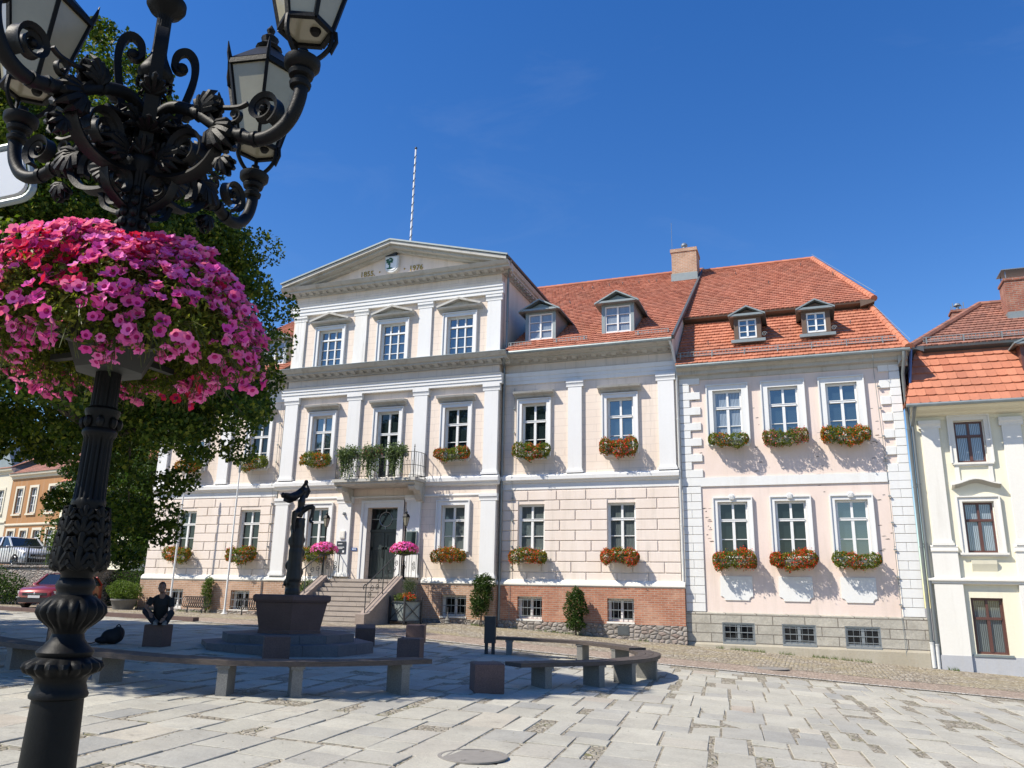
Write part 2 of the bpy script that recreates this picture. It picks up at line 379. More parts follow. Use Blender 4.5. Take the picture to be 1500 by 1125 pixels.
def cobbles(name,cs,cm,sc,br=.5,amp=.03,patch=None):
    s=N(name); co=s.co
    v=s.n('ShaderNodeTexVoronoi'); v.inputs['Scale'].default_value=sc; v.inputs['Randomness'].default_value=.75; s.l(co,v.inputs['Vector'])
    e=s.n('ShaderNodeTexVoronoi'); e.feature='DISTANCE_TO_EDGE'; e.inputs['Scale'].default_value=sc; e.inputs['Randomness'].default_value=.75; s.l(co,e.inputs['Vector'])
    sep=s.n('ShaderNodeSeparateXYZ'); s.l(v.outputs['Color'],sep.inputs[0]); c=s.ramp(sep.outputs[0],cs)
    c=s.mix(s.ramp(e.outputs['Distance'],[(.01,1.),(.11,0.)]),c,cm)
    if patch: c=s.mix(s.ramp(s.noise(.6,5,.7),[(.45,0.),(.66,.8)]),c,patch)
    c=s.mix(.25,c,s.noise(9,5,.7),'OVERLAY'); s.set(c,.93)
    s.bump(s.math('ADD',s.ramp(e.outputs['Distance'],[(0.,0.),(.22,1.)]),s.math('MULTIPLY',sep.outputs[1],.5)),br,amp); return s.mat
M['sand']=sandjoint()
M['cobred']=cobbles('red_brown_cobbles',[(0.,(.24,.18,.135)),(.5,(.34,.26,.20)),(1.,(.43,.345,.27))],(.18,.14,.105),11,.45,.02)
M['cobpale']=cobbles('pale_cobbles',[(0.,(.21,.17,.125)),(.4,(.33,.28,.21)),(.8,(.45,.40,.32)),(1.,(.56,.51,.42))],(.21,.17,.11),8,.8,.05,(.36,.30,.17))
M['cobedge']=cobbles('pale_edge_setts',[(0.,(.42,.39,.33)),(.5,(.55,.52,.46)),(1.,(.66,.63,.57))],(.2,.17,.12),10,.8,.03)
M['earth']=simple('far_ground',(.30,.27,.23),.95,0.,.4,.4)
s=N('granite_slabs'); r=s.geo('Random Per Island')
c=s.ramp(r,[(0.,(.31,.305,.275)),(.10,(.37,.355,.305)),(.4,(.44,.42,.345)),(.6,(.40,.38,.315)),(.75,(.50,.475,.39)),(.88,(.35,.34,.30)),(.96,(.47,.43,.345)),(1.,(.38,.31,.245))])
c=s.mix(s.math('MULTIPLY',s.ramp(s.noise(1.3,6,.7),[(.38,0.),(.75,1.)]),.45),c,(.20,.18,.15))
c=s.mix(s.math('MULTIPLY',s.ramp(s.noise(.45,4,.6),[(.45,0.),(.7,1.)]),.35),c,(.55,.51,.41))
c=s.mix(s.math('MULTIPLY',s.ramp(s.noise(5.5,5,.75),[(.58,0.),(.68,1.)]),.38),c,(.15,.135,.11)); c=s.mix(.45,c,s.noise(34,6,.8),'OVERLAY'); s.set(c,.85); s.bump(s.math('ADD',s.noise(7,6,.75),s.math('MULTIPLY',s.noise(50,4,.8),.6)),.55,.02); M['slab']=s.mat

XS=[-400,-250,-150,-100,-60]+list(np.arange(-56,14.1,1.))+[20,40,80,150,250,400]
YS=[-300,-150,-80,-40,-20]+list(np.arange(-18,40.1,1.))+[50,70,110,180,300,450]
sheet('ground',XS,YS,-.03,M['earth'])
ang=R(95.5); U=Vector((math.cos(ang),math.sin(ang))); W=Vector((math.sin(ang),-math.cos(ang)))   # U along the slabs, W to the right
def yedge(X):                             # street edge of the plaza
    return np.interp(X,[-60,-21,-17.5,-13,-7.6,-3.2,15],[27.5,23.4,22.6,22.0,21.3,21.35,21.25])
sx=list(np.arange(-48,15.1,.6)); 
V=[];F=[]
for x in sx:
    ye=yedge(x)
    for t in np.linspace(0,1,50): y=-9+(ye+9)*t; V.append((x,y,g(x,y)-.009))
n=50
for i in range(len(sx)-1):
    for j in range(n-1): F.append((i*n+j,(i+1)*n+j,(i+1)*n+j+1,i*n+j+1))
o=npmesh('plaza_bedding',V,F,M['sand']); o['kind']='structure'
mb=MB(); rnd=random.Random(5)
BANDS=[];ub=-9.
while ub<30: Lb=rnd.uniform(.95,2.1); BANDS.append((ub,ub+Lb)); ub+=Lb
COLS=[]
for (ba,bb) in BANDS:
    w=-30.+rnd.uniform(-.4,.4)
    while w<20:
        cw=rnd.uniform(.36,.62); gap=rnd.choice([.006,.008,.010,.012,.015,.02,.05,.10]); COLS.append((w,cw,ba+rnd.uniform(-.12,.12),bb)); w+=cw+gap
for (w,cw,ba,bb) in COLS:
    u=ba
    while u<bb-.2:
        L=rnd.uniform(.48,1.0); jg=rnd.choice([.006,.008,.010,.012,.04])
        if u+L>bb-.35: L=bb-u-.015
        
        if rnd.random()<.04: u+=rnd.uniform(.2,.5); continue
        a0=w+rnd.uniform(0,.015)+(rnd.uniform(.06,.16) if rnd.random()<.10 else 0); a1=w+cw-rnd.uniform(0,.015)-(rnd.uniform(.06,.18) if rnd.random()<.12 else 0); b0=u;b1=u+L
        cs=[(a0,b0),(a1,b0+rnd.uniform(-.012,.012)),(a1,b1),(a0,b1+rnd.uniform(-.012,.012))]
        cc=W*((a0+a1)/2)+U*((b0+b1)/2)
        if -8.5<cc.y and cc.y<yedge(cc.x)-.1-L/2 and -34<cc.x<13.5:
            z=g(cc.x,cc.y); tx=rnd.gauss(0,.003); ty=rnd.gauss(0,.003); dz=rnd.gauss(0,.0025)
            top=[];low=[];ins=.006
            for k,(a,b) in enumerate(cs):
                p=W*a+U*b; sa=1 if k in(0,3) else -1; sb=1 if k in(0,1) else -1
                q=W*(a+sa*ins)+U*(b+sb*ins); zz=g(p.x,p.y)+dz+tx*sa+ty*sb
                top.append((q.x,q.y,zz)); low.append((p.x,p.y,zz-.006))
            bot=[(x,y,zz-.03) for x,y,zz in low]
            mb.add(top+low+bot,[(0,1,2,3)]+[(4+i,4+(i+1)%4,(i+1)%4,i) for i in range(4)]+[(8+i,8+(i+1)%4,4+(i+1)%4,4+i) for i in range(4)])
        u+=L+jg
o=mb.build('plaza_slabs',M['slab']); o['kind']='structure'
def strip(name,fa,fb,off,mat,n=14,x0=-60,x1=14):
    V=[];F=[];xs=list(np.arange(x0,x1+.1,1.))
    for x in xs:
        a,b=fa(x),fb(x)
        for t in np.linspace(0,1,n): y=a+(b-a)*t; V.append((x,y,g(x,y)+off))
    for i in range(len(xs)-1):
        for j in range(n-1): F.append((i*n+j,(i+1)*n+j,(i+1)*n+j+1,i*n+j+1))
    o=npmesh(name,V,F,mat); o['kind']='structure'; return o
strip('kerb_setts',yedge,lambda x:yedge(x)+.22,.006,M['cobedge'],3)
strip('road',lambda x:yedge(x)+.22,lambda x:yedge(x)+2.3,-.004,M['cobred'],5)
strip('pavement',lambda x:yedge(x)+2.3,lambda x:34 if x<-29.6 else 30.6,.0,M['cobpale'],12)
# dry leaves and weeds on the slabs and at the wall foot
mb=MB()
for i in range(900):
    x=rnd.uniform(-14,7);y=rnd.uniform(5,22)
    if i>500: x=rnd.uniform(-29,8); y=30-abs(rnd.gauss(0,.35)); 
    a=rnd.uniform(0,6.28); r_=rnd.uniform(.006,.02); z=g(x,y)+.004
    dx,dy=math.cos(a)*r_,math.sin(a)*r_
    mb.add([(x-dx,y-dy,z),(x+dy*.5,y-dx*.5,z+.004),(x+dx,y+dy,z+.003),(x-dy*.5,y+dx*.5,z+.006)],[(0,1,2,3)])
o=mb.build('fallen_leaves',M['stem']); tag(o,kind='stuff')
mb=MB()
for i in range(5200):
    x=rnd.uniform(-29,9); y=(29.42 if -22.3<x<-11.5 else 29.82 if x<-4.3 else 29.98)-abs(rnd.gauss(0,.10))
    if abs(x+16.8)<2.4: continue
    if math.sin(x*1.9)+math.sin(x*.7+2)+math.sin(x*5.1)*.6<.25: continue
    h=rnd.uniform(.03,.14); a=rnd.uniform(0,6.28); z=g(x,y); w_=.006
    mb.add([(x-w_,y,z),(x+w_,y,z),(x+math.cos(a)*h*.5,y+math.sin(a)*h*.5,z+h)],[(0,1,2)])
o=mb.build('weeds',M['ltleaf']); tag(o,kind='stuff')
# manhole covers
def manhole(x,y,r,label):
    rt=root('manhole_cover',(x,y,g(x,y)+.010),label,'manhole cover','round iron manhole covers')
    mb=MB(); mb.lathe([(r+.04,-.01),(r+.04,.006),(r,.008),(r,.002)],32); mb.build('rim',M['manhole'],rt,world=False)
    mb=MB(); mb.extZ([(r*.985*math.cos(2*PI*k/32),r*.985*math.sin(2*PI*k/32)) for k in range(32)],-.01,.003)
    mb.box(-.02,.02,r*.72,r*.80,.0045,.009); mb.box(-.02,.02,-r*.80,-r*.72,.0045,.009)
    mb.build('lid',M['manhole'],rt,world=False); return rt
manhole(-3.45,8.30,.33,'round iron manhole cover in the slabs close to the camera')
manhole(-1.17,23.3,.42,'round iron manhole cover in the road in front of the corner house')
# ------------------------------------------------------------------ building kit
def wallY(mb,x0,x1,z0,z1,Y,holes,depth=.3,mi=0):
    xs=sorted({x0,x1,*[h[0] for h in holes],*[h[1] for h in holes]}); zs=sorted({z0,z1,*[h[2] for h in holes],*[h[3] for h in holes]})
    xs=[x for x in xs if x0<=x<=x1]; zs=[z for z in zs if z0<=z<=z1]
    for i in range(len(xs)-1):
        for j in range(len(zs)-1):
            cx=(xs[i]+xs[i+1])/2;cz=(zs[j]+zs[j+1])/2
            if any(h[0]<cx<h[1] and h[2]<cz<h[3] for h in holes): continue
            mb.add([(xs[i],Y,zs[j]),(xs[i+1],Y,zs[j]),(xs[i+1],Y,zs[j+1]),(xs[i],Y,zs[j+1])],[(0,1,2,3)],mi)
    for a,b,c,d in holes:
        P=[(a,Y,c),(b,Y,c),(b,Y,d),(a,Y,d)];Q=[(x,Y+depth,z) for x,_,z in P]
        mb.add(P+Q,[(1,0,4,5),(2,1,5,6),(3,2,6,7),(0,3,7,4)],mi)
def blocks(mb,x0,x1,z0,Y,rows,rh,holes,bw,proud=.034,gapw=.034,off=0.,jit=0.):
    z=z0
    for k in range(rows):
        za,zb=z+gapw/2,z+rh-gapw/2
        cuts=sorted([(h[0],h[1]) for h in holes if h[2]<zb-.02 and h[3]>za+.02])
        spans=[];c=x0
        for a,b in cuts: 
            if a>c: spans.append((c,a))
            c=max(c,b)
        if c<x1: spans.append((c,x1))
        for a,b in spans:
            m=max(1,round((b-a)/bw)); 
            ed=[a+(b-a)*i/m for i in range(m+1)]
            if k%2 and m>=1 and b-a>bw*.75: 
                w=(b-a)/m; ed=[a]+[a+w*(i+.5) for i in range(m)]+[b]
            for i in range(len(ed)-1):
                if ed[i+1]-ed[i]>.08:
                    mb.cham(ed[i]+(gapw/2 if i else 0),ed[i+1]-(gapw/2 if i<len(ed)-2 else 0),Y-proud,Y+.01,za,zb,.012)
        z+=rh
def sash(mb,w,h,kind,t=.05,y=0.,bar=.028):
    """white casement bars; local coords centred in x, z from 0"""
    f=.055
    mb.box(-w/2,-w/2+f,y,y+.06,0,h); mb.box(w/2-f,w/2,y,y+.06,0,h); mb.box(-w/2+f,w/2-f,y,y+.06,0,f+.02); mb.box(-w/2+f,w/2-f,y,y+.06,h-f,h)
    if kind=='cross':
        tz=h*.655; mb.box(-.05,.05,y-.02,y+.05,f+.02,tz); mb.box(-w/2+f,w/2-f,y-.035,y+.05,tz,tz+.09); mb.box(-.04,.04,y-.01,y+.05,tz+.09,h-f)
        for s_ in(-1,1): mb.box(min(s_*.05,s_*(w/2-f)),max(s_*.05,s_*(w/2-f)),y+.004,y+.04,tz*.5,tz*.5+bar)
        mb.box(-w/2+f,w/2-f,y-.05,y-.035,tz+.07,tz+.095)
    elif kind=='six':
        tz=h*.74; 
        for s_ in(-1,1): mb.box(s_*w/6-.03,s_*w/6+.03,y-.01,y+.05,f+.02,tz); mb.box(s_*w/6-.03,s_*w/6+.03,y-.01,y+.05,tz+.07,h-f)
        mb.box(-w/2+f,w/2-f,y-.03,y+.05,tz,tz+.07)
        for k in(1,2):
            for a,b in((-w/2+f,-w/6-.03),(-w/6+.03,w/6-.03),(w/6+.03,w/2-f)): mb.box(a,b,y+.004,y+.04,tz*k/3,tz*k/3+bar)
    elif kind=='dormer':
        mb.box(-.035,.035,y-.015,y+.05,f+.02,h-f)
        for s_ in(-1,1):
            for k in(1,2): mb.box(min(s_*.035,s_*(w/2-f)),max(s_*.035,s_*(w/2-f)),y+.004,y+.04,h*k/3,h*k/3+bar)
    elif kind=='cellar':
        mb.box(-.05,.05,y-.01,y+.05,f+.02,h-f)
        for s_ in(-1,1): mb.box(min(s_*.05,s_*(w/2-f)),max(s_*.05,s_*(w/2-f)),y+.004,y+.04,h*.5,h*.5+bar)
    elif kind=='tee':
        tz=h*.62; mb.box(-.045,.045,y-.015,y+.05,f+.02,tz); mb.box(-w/2+f,w/2-f,y-.025,y+.05,tz,tz+.08); mb.box(-.035,.035,y-.005,y+.05,tz+.08,h-f)
SASH={}
def window(bld,x0,x1,z0,z1,Y,kind='cross',glassm='gdark',fm='winwhite',rec=.13,sur=None,sill=True,surm='white',hood=None,grille=False,sillw=.12,silly=.10):
    """window part = moulded surround (or slim lining); children sash, pane, sill, hood, grille"""
    w=x1-x0;h=z1-z0;cx=(x0+x1)/2
    mb=MB()
    if sur:
        b=sur; mb.box(cx-w/2-b,cx-w/2,Y-.07,Y+.02,z0-.02,z1+b); mb.box(cx+w/2,cx+w/2+b,Y-.07,Y+.02,z0-.02,z1+b); mb.box(cx-w/2,cx+w/2,Y-.07,Y+.02,z1,z1+b)
        e=.045; mb.box(cx-w/2-b-e,cx-w/2-b,Y-.115,Y+.02,z0-.02,z1+b+e); mb.box(cx+w/2+b,cx+w/2+b+e,Y-.115,Y+.02,z0-.02,z1+b+e); mb.box(cx-w/2-b,cx+w/2+b,Y-.115,Y+.02,z1+b,z1+b+e)
        mm=M[surm]
    else:
        mm=M[fm]
    # lining of the reveal
    mb.box(x0,x0+.03,Y+rec-.05,Y+rec+.08,z0,z1); mb.box(x1-.03,x1,Y+rec-.05,Y+rec+.08,z0,z1); mb.box(x0+.03,x1-.03,Y+rec-.05,Y+rec+.08,z1-.03,z1)
    win=mb.build('window',mm,bld,loc=(cx,Y,z0))
    k=(round(w,2),round(h,2),kind,fm)
    def part(name,key,fn,mat,loc):
        if key in SASH:
            o=SASH[key].copy(); COL.objects.link(o); o.parent=win; o.location=loc; WO[o.name]=WO[win.name]+Vector(loc); return o
        m_=MB(); fn(m_); o=m_.build(name,mat,win,loc=loc,world=False); SASH[key]=o; return o
    part('sash',('s',)+k,lambda m_:sash(m_,w-.06,h-.03,kind),M[fm],(0,rec,0))
    part('pane',('p',)+k+(glassm,),lambda m_:m_.box(-w/2+.03,w/2-.03,.052,.058,0.,h-.03),M[glassm],(0,rec,0))
    if sill: part('sill',('sl',k,sillw,silly,surm),lambda m_:(m_.box(-w/2-sillw,w/2+sillw,-silly,rec+.02,-.07,-.002),m_.box(-w/2-sillw+.03,w/2+sillw-.03,-silly+.035,.02,-.12,-.07)),M[surm],(0,0,0))
    if hood=='flat':
        part('hood',('hf',k),lambda m_:(m_.extX([(-.06,0),(-.10,.05),(-.12,.09),(-.30,.14),(-.33,.22),(.01,.27),(.01,0)],-w/2-sur_-.18,w/2+sur_+.18)),M['corn'],(0,0,h+sur_+.10))
    if hood=='tri':
        def f(m_):
            W_=w/2+sur_+.26
            m_.extX([(-.06,0),(-.08,.05),(-.27,.09),(-.30,.15),(.01,.15),(.01,0)],-W_,W_)
            m_.extY([(-W_+.05,.15),(W_-.05,.15),(0,.44)],-.08,.01)
            for s_ in(-1,1):
                a=Vector((s_*(W_+.01),-.15,.175));b=Vector((0,-.15,.50)); m_.bar(a,b,.32,.09)
        part('hood',('ht',k),f,M['corn'],(0,0,h+sur_+.10))
    if grille:
        def f(m_):
            n=6
            for i in range(n): x=-w/2+.06+(w-.12)*i/(n-1); m_.tube([(x,.03,0.01),(x,.03,h-.01)],.008,5)
            for zz in(.12,h/2,h-.12): m_.bar((-w/2,.03,zz),(w/2,.03,zz),.008,.022)
        part('grille',('g',k),f,M['alu'],(0,0,0))
    return win
sur_=.15
def pilaster(mb,x0,x1,z0,z1,Y,p=.12,capd=.10):
    mb.box(x0,x1,Y-p,Y+.02,z0+.16,z1-.28)
    mb.box(x0-.06,x1+.06,Y-p-.06,Y+.02,z0,z0+.09); mb.box(x0-.03,x1+.03,Y-p-.03,Y+.02,z0+.09,z0+.16)
    mb.extX([(Y-p-.015,z1-.28),(Y-p-.015,z1-.22),(Y-p-.03,z1-.17),(Y-p-.06,z1-.12),(Y-p-.06,z1),(Y+.02,z1),(Y+.02,z1-.28)],x0-.07,x1+.07)
def cornice(mb,x0,x1,Y,prof):
    P=[(Y-y,z) for y,z in prof]; P=P+[(Y+.02,prof[-1][1]),(Y+.02,prof[0][1])]
    mb.extX(P,x0,x1)
def dentils(mb,x0,x1,Y,z0,z1,d0,d1,sp=.42,w=.2):
    n=max(1,int((x1-x0)/sp)); s_=(x1-x0)/n
    for i in range(n): cx=x0+s_*(i+.5); mb.extX([(Y-d0,z0+.03),(Y-d1*.6,z0),(Y-d1,z0+.09),(Y-d1,z1),(Y-d0,z1)],cx-w/2,cx+w/2)
def tilerows(mb,PL,PR,QL,QR,course=.33,tw=.185,lip=.036,skip=None,rnd=random.Random(3)):
    """PL,PR eave corners; QL,QR ridge corners. rows of separate beaver-tail tiles"""
    PL,PR,QL,QR=map(Vector,(PL,PR,QL,QR)); L=((QL+QR)/2-(PL+PR)/2).length; H=max((QL-PL).length,0)
    ex=(PR-PL).normalized(); up=(QL+QR)/2-(PL+PR)/2; up=up-ex*up.dot(ex); Ls=up.length; up/=Ls; nr=ex.cross(up).normalized()
    if nr.z<0: nr=-nr
    n=max(1,round(Ls/course)); cs=Ls/n
    mb.add([PL-nr*.01,PR-nr*.01,QR-nr*.01,QL-nr*.01],[(0,1,2,3)])
    for r in range(n):
        t0=r/n;t1=(r+1)/n
        a=PL.lerp(QL,t0);b=PR.lerp(QR,t0);a1=PL.lerp(QL,t1);b1=PR.lerp(QR,t1)
        x0=(a-PL).dot(ex);x1=(b-PL).dot(ex);m=max(1,round((x1-x0)/tw)); y0=(a-PL).dot(up)
        xa1=(a1-PL).dot(ex);xb1=(b1-PL).dot(ex)
        for k in range(m+1):
            o=(k+(.5 if r%2 else 0))*tw
            ca=x0+o-tw*.5;cb=ca+tw-.006
            ca=max(ca,x0);cb=min(cb,x1)
            if cb-ca<.02: continue
            ta=max(ca,xa1);tb=min(cb,xb1)
            if tb<ta: ta=tb=(min(max((ca+cb)/2,xa1),xb1))
            if skip and skip(PL+ex*(ca+cb)/2+up*(y0+cs/2)): continue
            li=lip*rnd.uniform(.8,1.35); lo=-.02*1; y1=y0+cs
            P=[PL+ex*ta+up*y1+nr*.002,PL+ex*tb+up*y1+nr*.002,PL+ex*cb+up*(y0+.03)+nr*li,PL+ex*(cb*.72+ca*.28)+up*(y0+.004)+nr*li,PL+ex*(ca*.72+cb*.28)+up*(y0+.004)+nr*li,PL+ex*ca+up*(y0+.03)+nr*li]
            D=[p-nr*(li+.006) for p in P[2:]]
            mb.add(P+D,[(0,5,4,3,2,1),(2,3,7,6),(3,4,8,7),(4,5,9,8)])
def ridge(mb,a,b,r=.12,seg=.36):
    a=Vector(a);b=Vector(b);n=max(1,round((b-a).length/seg)); d=(b-a)/n
    for i in range(n):
        p=a+d*i; q=p+d*1.04; mb.tube([p,q],[r*1.12,r],8)
def snowguard(mb,x0,x1,y,z,slope,h=.22):
    u=Vector((0,-math.sin(slope)*0,1))
    mb.bar((x0,y,z+h),(x1,y,z+h),.02); mb.bar((x0,y,z+h*.5),(x1,y,z+h*.5),.014); mb.bar((x0,y,z+.05),(x1,y,z+.05),.02)
    n=int((x1-x0)/.12)
    for i in range(n+1): x=x0+(x1-x0)*i/n; mb.bar((x,y,z+.04),(x,y,z+h),.012)
    for i in range(int((x1-x0)/1.2)+1): x=x0+.1+i*1.2; mb.bar((x,y,z+h),(x,y+.35,z+.12),.025); mb.bar((x,y,z-.1),(x,y,z+h),.03)
def pipe(bld,pts,r=.055,mat='pipe',name='drainpipe'):
    mb=MB(); mb.tube(pts,r,10)
    P=[Vector(p) for p in pts]; a,b=P[-2],P[-1]
    L=(b-a).length
    for i in range(1,max(2,int(L/2.0))): p=a.lerp(b,i*2.0/L) if L>2 else a; mb.tube([p-Vector((0,0,.02)),p+Vector((0,0,.02))],r+.012,10)
    return mb.build(name,M[mat],bld,smooth=True)
def dormer(bld,cx,yf,zb,w,h,depth,rise,roofm,wallm,kind,glassm,ov=.16,frw=.12,fullgable=True):
    """small gabled roof window: body, sash, roof"""
    yb=yf+depth; mb=MB(); x0,x1=cx-w/2,cx+w/2
    mb.box(x0,x0+frw,yf,yf+.09,zb,zb+h); mb.box(x1-frw,x1,yf,yf+.09,zb,zb+h); mb.box(x0+frw,x1-frw,yf,yf+.09,zb+h-.16,zb+h); mb.box(x0+frw,x1-frw,yf,yf+.09,zb-.06,zb+.03)
    mb.box(x0-.06,x1+.06,yf-.08,yf,zb-.10,zb-.03)
    mb.add([(x0,yf+.09,zb-.5),(x0,yb,zb-.5),(x0,yb,zb+h),(x0,yf+.09,zb+h)],[(0,1,2,3)]); mb.add([(x1,yf+.09,zb-.5),(x1,yb,zb-.5),(x1,yb,zb+h),(x1,yf+.09,zb+h)],[(3,2,1,0)])
    mb.extY([(x0-.05,zb+h),(x1+.05,zb+h),(cx,zb+h+rise*.82)],yf-.02,yf+.06)
    d=mb.build('dormer',M[wallm],bld,loc=(cx,yf,zb))
    mb=MB(); t=.06; e=ov+.05
    for s_ in(-1,1):
        xe=cx+s_*(w/2+e); ze=zb+h+.02-rise*e/(w/2)
        zr=zb+h+.02+rise
        A=[(cx,yf-ov-.08,zr),(xe,yf-ov-.08,ze),(xe,yb,ze),(cx,yb,zr)]; B=[(x,y,z+t) for x,y,z in A]
        if s_>0: mb.add(A+B,[(0,1,2,3),(7,6,5,4),(0,4,5,1),(1,5,6,2),(2,6,7,3)])
        else: mb.add(A+B,[(3,2,1,0),(4,5,6,7),(1,5,4,0),(2,6,5,1),(3,7,6,2)])
    mb.box(cx-w/2-ov+.02,cx+w/2+ov-.02,yf-ov-.06,yf+.02,zb+h-.07,zb+h+.015)
    mb.build('dormer_roof',M[roofm],d)
    ww=w-2*frw;hh=h-.19
    mb=MB(); sash(mb,ww,hh,kind); mb.build('sash',M['winwhite'],d,loc=(0,.03,.03),world=False)
    mb=MB(); mb.box(-ww/2,ww/2,.05,.056,0,hh); mb.build('pane',M[glassm],d,loc=(0,.03,.03),world=False)
    return d
# ------------------------------------------------------------------ the town hall
def text_mesh(name,txt,size,mat,parent,loc,rot=(PI/2,0,0),ext=.012,align='CENTER'):
    cu=bpy.data.curves.new(name,'FONT'); cu.body=txt; cu.size=size; cu.extrude=ext; cu.align_x=align; cu.resolution_u=3
    o=bpy.data.objects.new(name,cu); COL.objects.link(o)
    dg=bpy.context.evaluated_depsgraph_get(); me=bpy.data.meshes.new_from_object(o.evaluated_get(dg)); me.name=name
    bpy.data.objects.remove(o); me.materials.clear(); me.materials.append(mat)
    p=bpy.data.objects.new(name,me); COL.objects.link(p); po=WO[parent.name]; p.location=Vector(loc)-po; p.rotation_euler=rot; p.parent=parent; WO[p.name]=Vector(loc); return p
YW=30.0; YR=29.65
hall=root('town_hall',(-16.85,29.9,.45),'long pale pink three storey town hall with white pilasters, pediment and red tiled roof','town hall')
GW=1.10; gx=[-27.38,-23.78,-10.26,-6.63]; ux=[-27.38,-23.72,-10.19,-6.62]; rx=[-19.92,-13.50]; r2x=[-20.09,-16.76,-13.52]
cellx=[-27.45,-23.78,-10.23,-6.68]
gh=[(x-GW/2,x+GW/2,3.22,5.08) for x in gx]
uh=[(x-.53,x+.53,6.98,9.21) for x in ux]
ch=[(x-.5,x+.5,.70,1.52) for x in cellx]
# wings: walls
for (x0,x1) in((-29.5,-22.12),(-11.62,-4.42)):
    sel=lambda L:[h for h in L if x0<h[0]<x1]
    mb=MB(); wallY(mb,x0,x1,1.9,5.95,YW,sel(gh),.3); blocks(mb,x0+.02,x1-.02,2.06,YW,9,.395,sel(gh),1.28); mb.build('rusticated_wall',M['rustic'],hall)
    mb=MB(); wallY(mb,x0,x1,5.95,11.0,YW,sel(uh),.3); mb.build('wall',M['pink'],hall)
    mb=MB(); wallY(mb,x0-.03,x1+(.10 if x1>-10 else 0),.1,1.93,YW-.16,[(a,b,c,d) for a,b,c,d in sel(ch)],.35); 
    if x1>-10: mb.add([(x1+.10,YW-.16,.0),(x1+.10,YW+.5,.0),(x1+.10,YW+.5,1.93),(x1+.10,YW-.16,1.93)],[(0,1,2,3)])
    mb.build('brick_plinth',M['brick' if x1>-10 else 'brickpale'],hall)
    mb=MB(); cornice(mb,x0,x1+(.12 if x1>-10 else 0),YW,[(.17,1.93),(.20,1.97),(.19,2.05),(.09,2.15),(.03,2.17)]); mb.build('plinth_moulding',M['creamw'],hall)
    mb=MB(); cornice(mb,x0,x1+.04,YW,[(.03,5.66),(.03,5.9),(.10,5.93),(.13,6.0),(.20,6.03),(.21,6.17),(.13,6.24),(.02,6.27)]); mb.build('string_course',M['white'],hall)
    mb=MB(); cornice(mb,x0,x1,YW,[(.05,10.05),(.05,10.2),(.08,10.2),(.08,10.36),(.11,10.36),(.14,10.52),(.03,10.55)]); mb.build('architrave',M['white'],hall)
    mb=MB(); cornice(mb,x0,x1,YW,[(.03,10.90),(.08,10.92),(.10,10.98),(.42,11.02),(.42,11.07),(.58,11.09),(.60,11.13),(.74,11.20),(.76,11.23),(.10,11.30)]); dentils(mb,x0+.1,x1-.1,YW,10.93,11.03,.08,.36,.40,.2); mb.build('cornice',M['corn'],hall)
    mb=MB(); mb.tube([(x0,YW-.82,11.22),(x1+.03,YW-.82,11.22)],.075,8); mb.build('gutter',M['zinc'],hall,smooth=True)
for a,b in((-25.86,-25.28),(-29.5,-28.94),(-8.73,-8.16),(-5.10,-4.48)):
    mb=MB(); pilaster(mb,a,b,6.27,10.05,YW); mb.build('pilaster',M['white'],hall)
mb=MB()
for x in gx[2:]+gx[:2]: pass
# fieldstone foot
for (x0,x1,zt) in((-29.56,-22.3,.66),(-11.5,-4.28,.62)):
    mb=MB(); mb.box(x0,x1,YW-.24,YW+.1,-.3,zt); mb.build('fieldstone_base',M['rubble'],hall)
mb=MB(); mb.box(-6.78,-6.36,YW-.262,YW-.236,.24,.56); mb.box(-6.74,-6.40,YW-.268,YW-.258,.28,.52); mb.build('cellar_vent',M['zincdark'],hall)
for i,h in enumerate(gh): window(hall,*h,YW,'cross','gcurt' if i in(2,3) else 'gdark',rec=.16,sill=True,sillw=.06,silly=.10,surm='rustic')
for i,h in enumerate(uh): window(hall,*h,YW,'cross',['gblue','gdark','gdark','gblue'][i],sur=sur_,hood='flat',rec=.13)
for h in ch: window(hall,*h,YW-.16,'cellar','gcell',rec=.30,sill=True,sillw=.02,silly=.03,surm='creamw',grille=True)
# central projection
rgh=[(rx[0]-.53,rx[0]+.53,3.22,5.06),(rx[1]-.53,rx[1]+.53,3.22,5.06),(-17.46,-16.04,2.06,5.02)]
r2h=[(x-.53,x+.53,6.98 if x!=r2x[1] else 6.26,9.17) for x in r2x]
rah=[(x-.62,x+.62,11.40,13.24) for x in(-20.04,-16.78,-13.52)]
rch=[(-13.85,-12.75,.72,1.52)]
RX0,RX1=-22.12,-11.64
mb=MB(); wallY(mb,RX0,RX1,1.9,5.95,YR,rgh,.35); wallY(mb,RX0,RX1,5.95,11.25,YR,r2h,.3); wallY(mb,RX0,RX1,11.25,15.2,YR,rah,.3)
for X,s_ in((RX0,-1),(RX1,1)): mb.add([(X,YR,.2),(X,YW+.05,.2),(X,YW+.05,15.2),(X,YR,15.2)],[(0,1,2,3) if s_>0 else (3,2,1,0)])
mb.build('wall',M['pink'],hall)
for X,s_ in((RX0,-1),(RX1,1)): mb=MB(); mb.add([(X,YW,11.2),(X,38,11.2),(X,38,15.6),(X,YW,15.6)],[(0,1,2,3) if s_>0 else (3,2,1,0)]); mb.build('attic_side_wall',M['pinkflat'],hall)
mb=MB(); wallY(mb,RX0-.05,RX1+.05,.1,1.93,YR-.12,rch,.35)
for X,s_ in((RX0-.05,-1),(RX1+.05,1)): mb.add([(X,YR-.12,.1),(X,YW,.1),(X,YW,1.93),(X,YR-.12,1.93)],[(0,1,2,3) if s_>0 else (3,2,1,0)])
mb.build('brick_plinth',M['brickpale'],hall)
